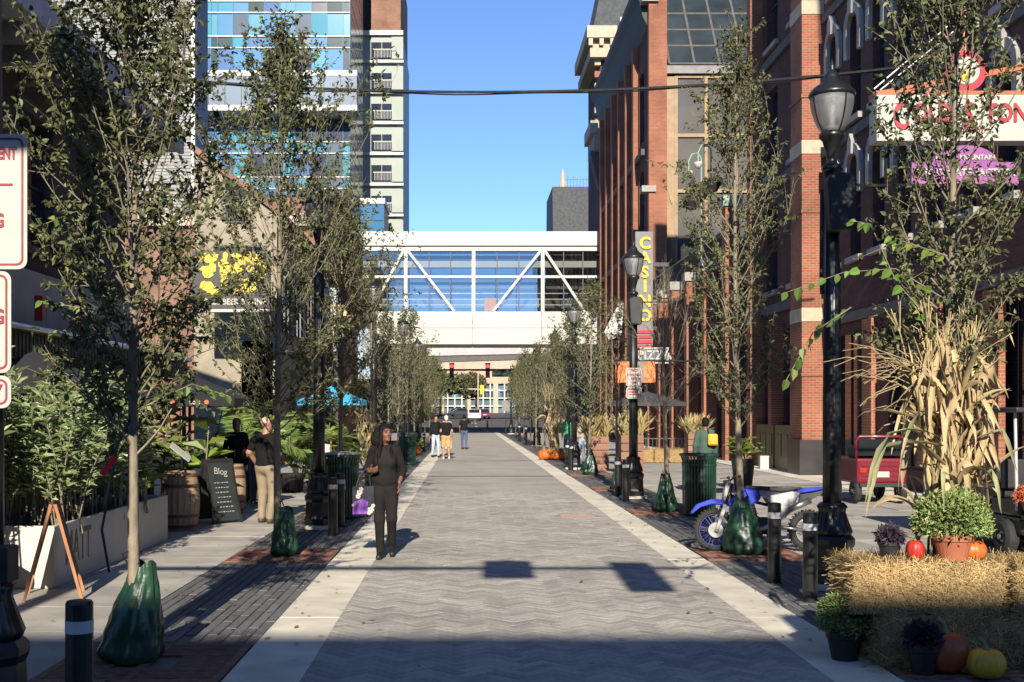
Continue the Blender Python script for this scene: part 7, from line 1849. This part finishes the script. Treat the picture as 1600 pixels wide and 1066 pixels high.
b2=thing('mum_basket','basket of orange red mums on the golf cart rear shelf','flowers',(7.12,14.42,.565)); MB().lathe([(.12,0),(.17,.16),(.16,.16)],14).build('basket',mt['wood'],b2)
V,F_=ball_foliage(31,900,(.24,.2,.2),.04,.7); V[:,2]+=.22; stuff(mobj('flowers',np_mesh('flowers',V,F_),mt['orangeflower'],b2))
# ---- distant cars
def car(x,y,lab,col,rz=0):
    z=far_z(y)+.02; b=thing('parked_car',lab,'car',(x,y,z),rz,'distant cars'); p=M('car_paint',col,.3,.05,2,coat=.5)
    m=MB(); m.prism([(-2.1,.3),(2.1,.3),(2.15,.6),(1.9,.8),(1.0,.9),(.5,1.38),(-1.1,1.42),(-1.8,.95),(-2.15,.85),(-2.2,.5)],lambda u,v,d:(d,u,v),-.85,.85); m.build('body',p,b,bev=.08)
    m=MB(); m.prism([(-1.72,.98),(-1.1,1.36),(-1.13,1.38),(-1.8,1.0)],lambda u,v,d:(d,u-.03,v+.02),-.68,.68); m.build('rear_window',mt['darkglass'],b)
    for s in (-1,1):
        MB().cbox((s*.65,-2.19,.72),(.3,.04,.16)).build('tail_light',mt['signred'],b); m=MB(); m.box((s*.86-.01,-1.0,.95),(s*.86+.01,.45,1.3)); m.build('side_window',mt['darkglass'],b)
        for yy in (-1.35,1.35): MB().tube([(s*.70,yy,.31),(s*.88,yy,.31)],.31,14).build('wheel',mt['tyre'],b)
    MB().cbox((0,-2.2,.62),(.5,.03,.14)).build('plate',mt['signwhite'],b); return b
car(at(741,0,150)[0],150,'white car stopped on the far street',(.75,.75,.75))
car(at(752,0,162)[0],162,'dark plum car just behind the white one',(.16,.03,.07),R(12))
car(at(722,0,190)[0],190,'dark blue grey car crossing the far junction',(.04,.05,.07),R(-75))
# ---- far trees on the end street
def far_tree(x,y,h,r,lab,mat,seed):
    b=thing('far_tree',lab,'tree',(x,y,far_z(y) if y<600 else 1.9)); MB().tube([(0,0,0),(.1,0,h*.5),(0,.1,h*.8)],[.25,.18,.08],8).build('trunk',mt['bark'],b,smooth=True)
    V=[];F__=[];n0=0
    g=np.random.default_rng(seed)
    for k in range(14):
        c=g.normal(0,.45,3)*np.array([r,r,h*.2]); v,f=ball_foliage(seed*20+k,240,(r*.5,r*.5,h*.17),.5,.6,flat=False); V.append(v+c+np.array([0,0,h*.62])); F__.append(f+n0); n0+=len(v)
    stuff(mobj('crown',np_mesh('crown',np.concatenate(V),np.concatenate(F__)),mat,b))
mt['redleaf']=M('russet_leaf',(.12,.065,.035),.6,.2,2,rand='island',rv=.5,hue=.04)
far_tree(at(728,0,236)[0],236,9.5,2.6,'russet brown tree before the far building, left one',mt['leaf'],1)
far_tree(at(744,0,240)[0],240,9.0,2.3,'reddish tree before the far building, right one',mt['redleaf'],2)
far_tree(at(688,0,200)[0],200,9,2.6,'dark tree at the left of the far junction',mt['leaf'],3)
far_tree(at(815,0,215)[0],215,10,3,'green tree at the right of the far junction',mt['leaf'],4)
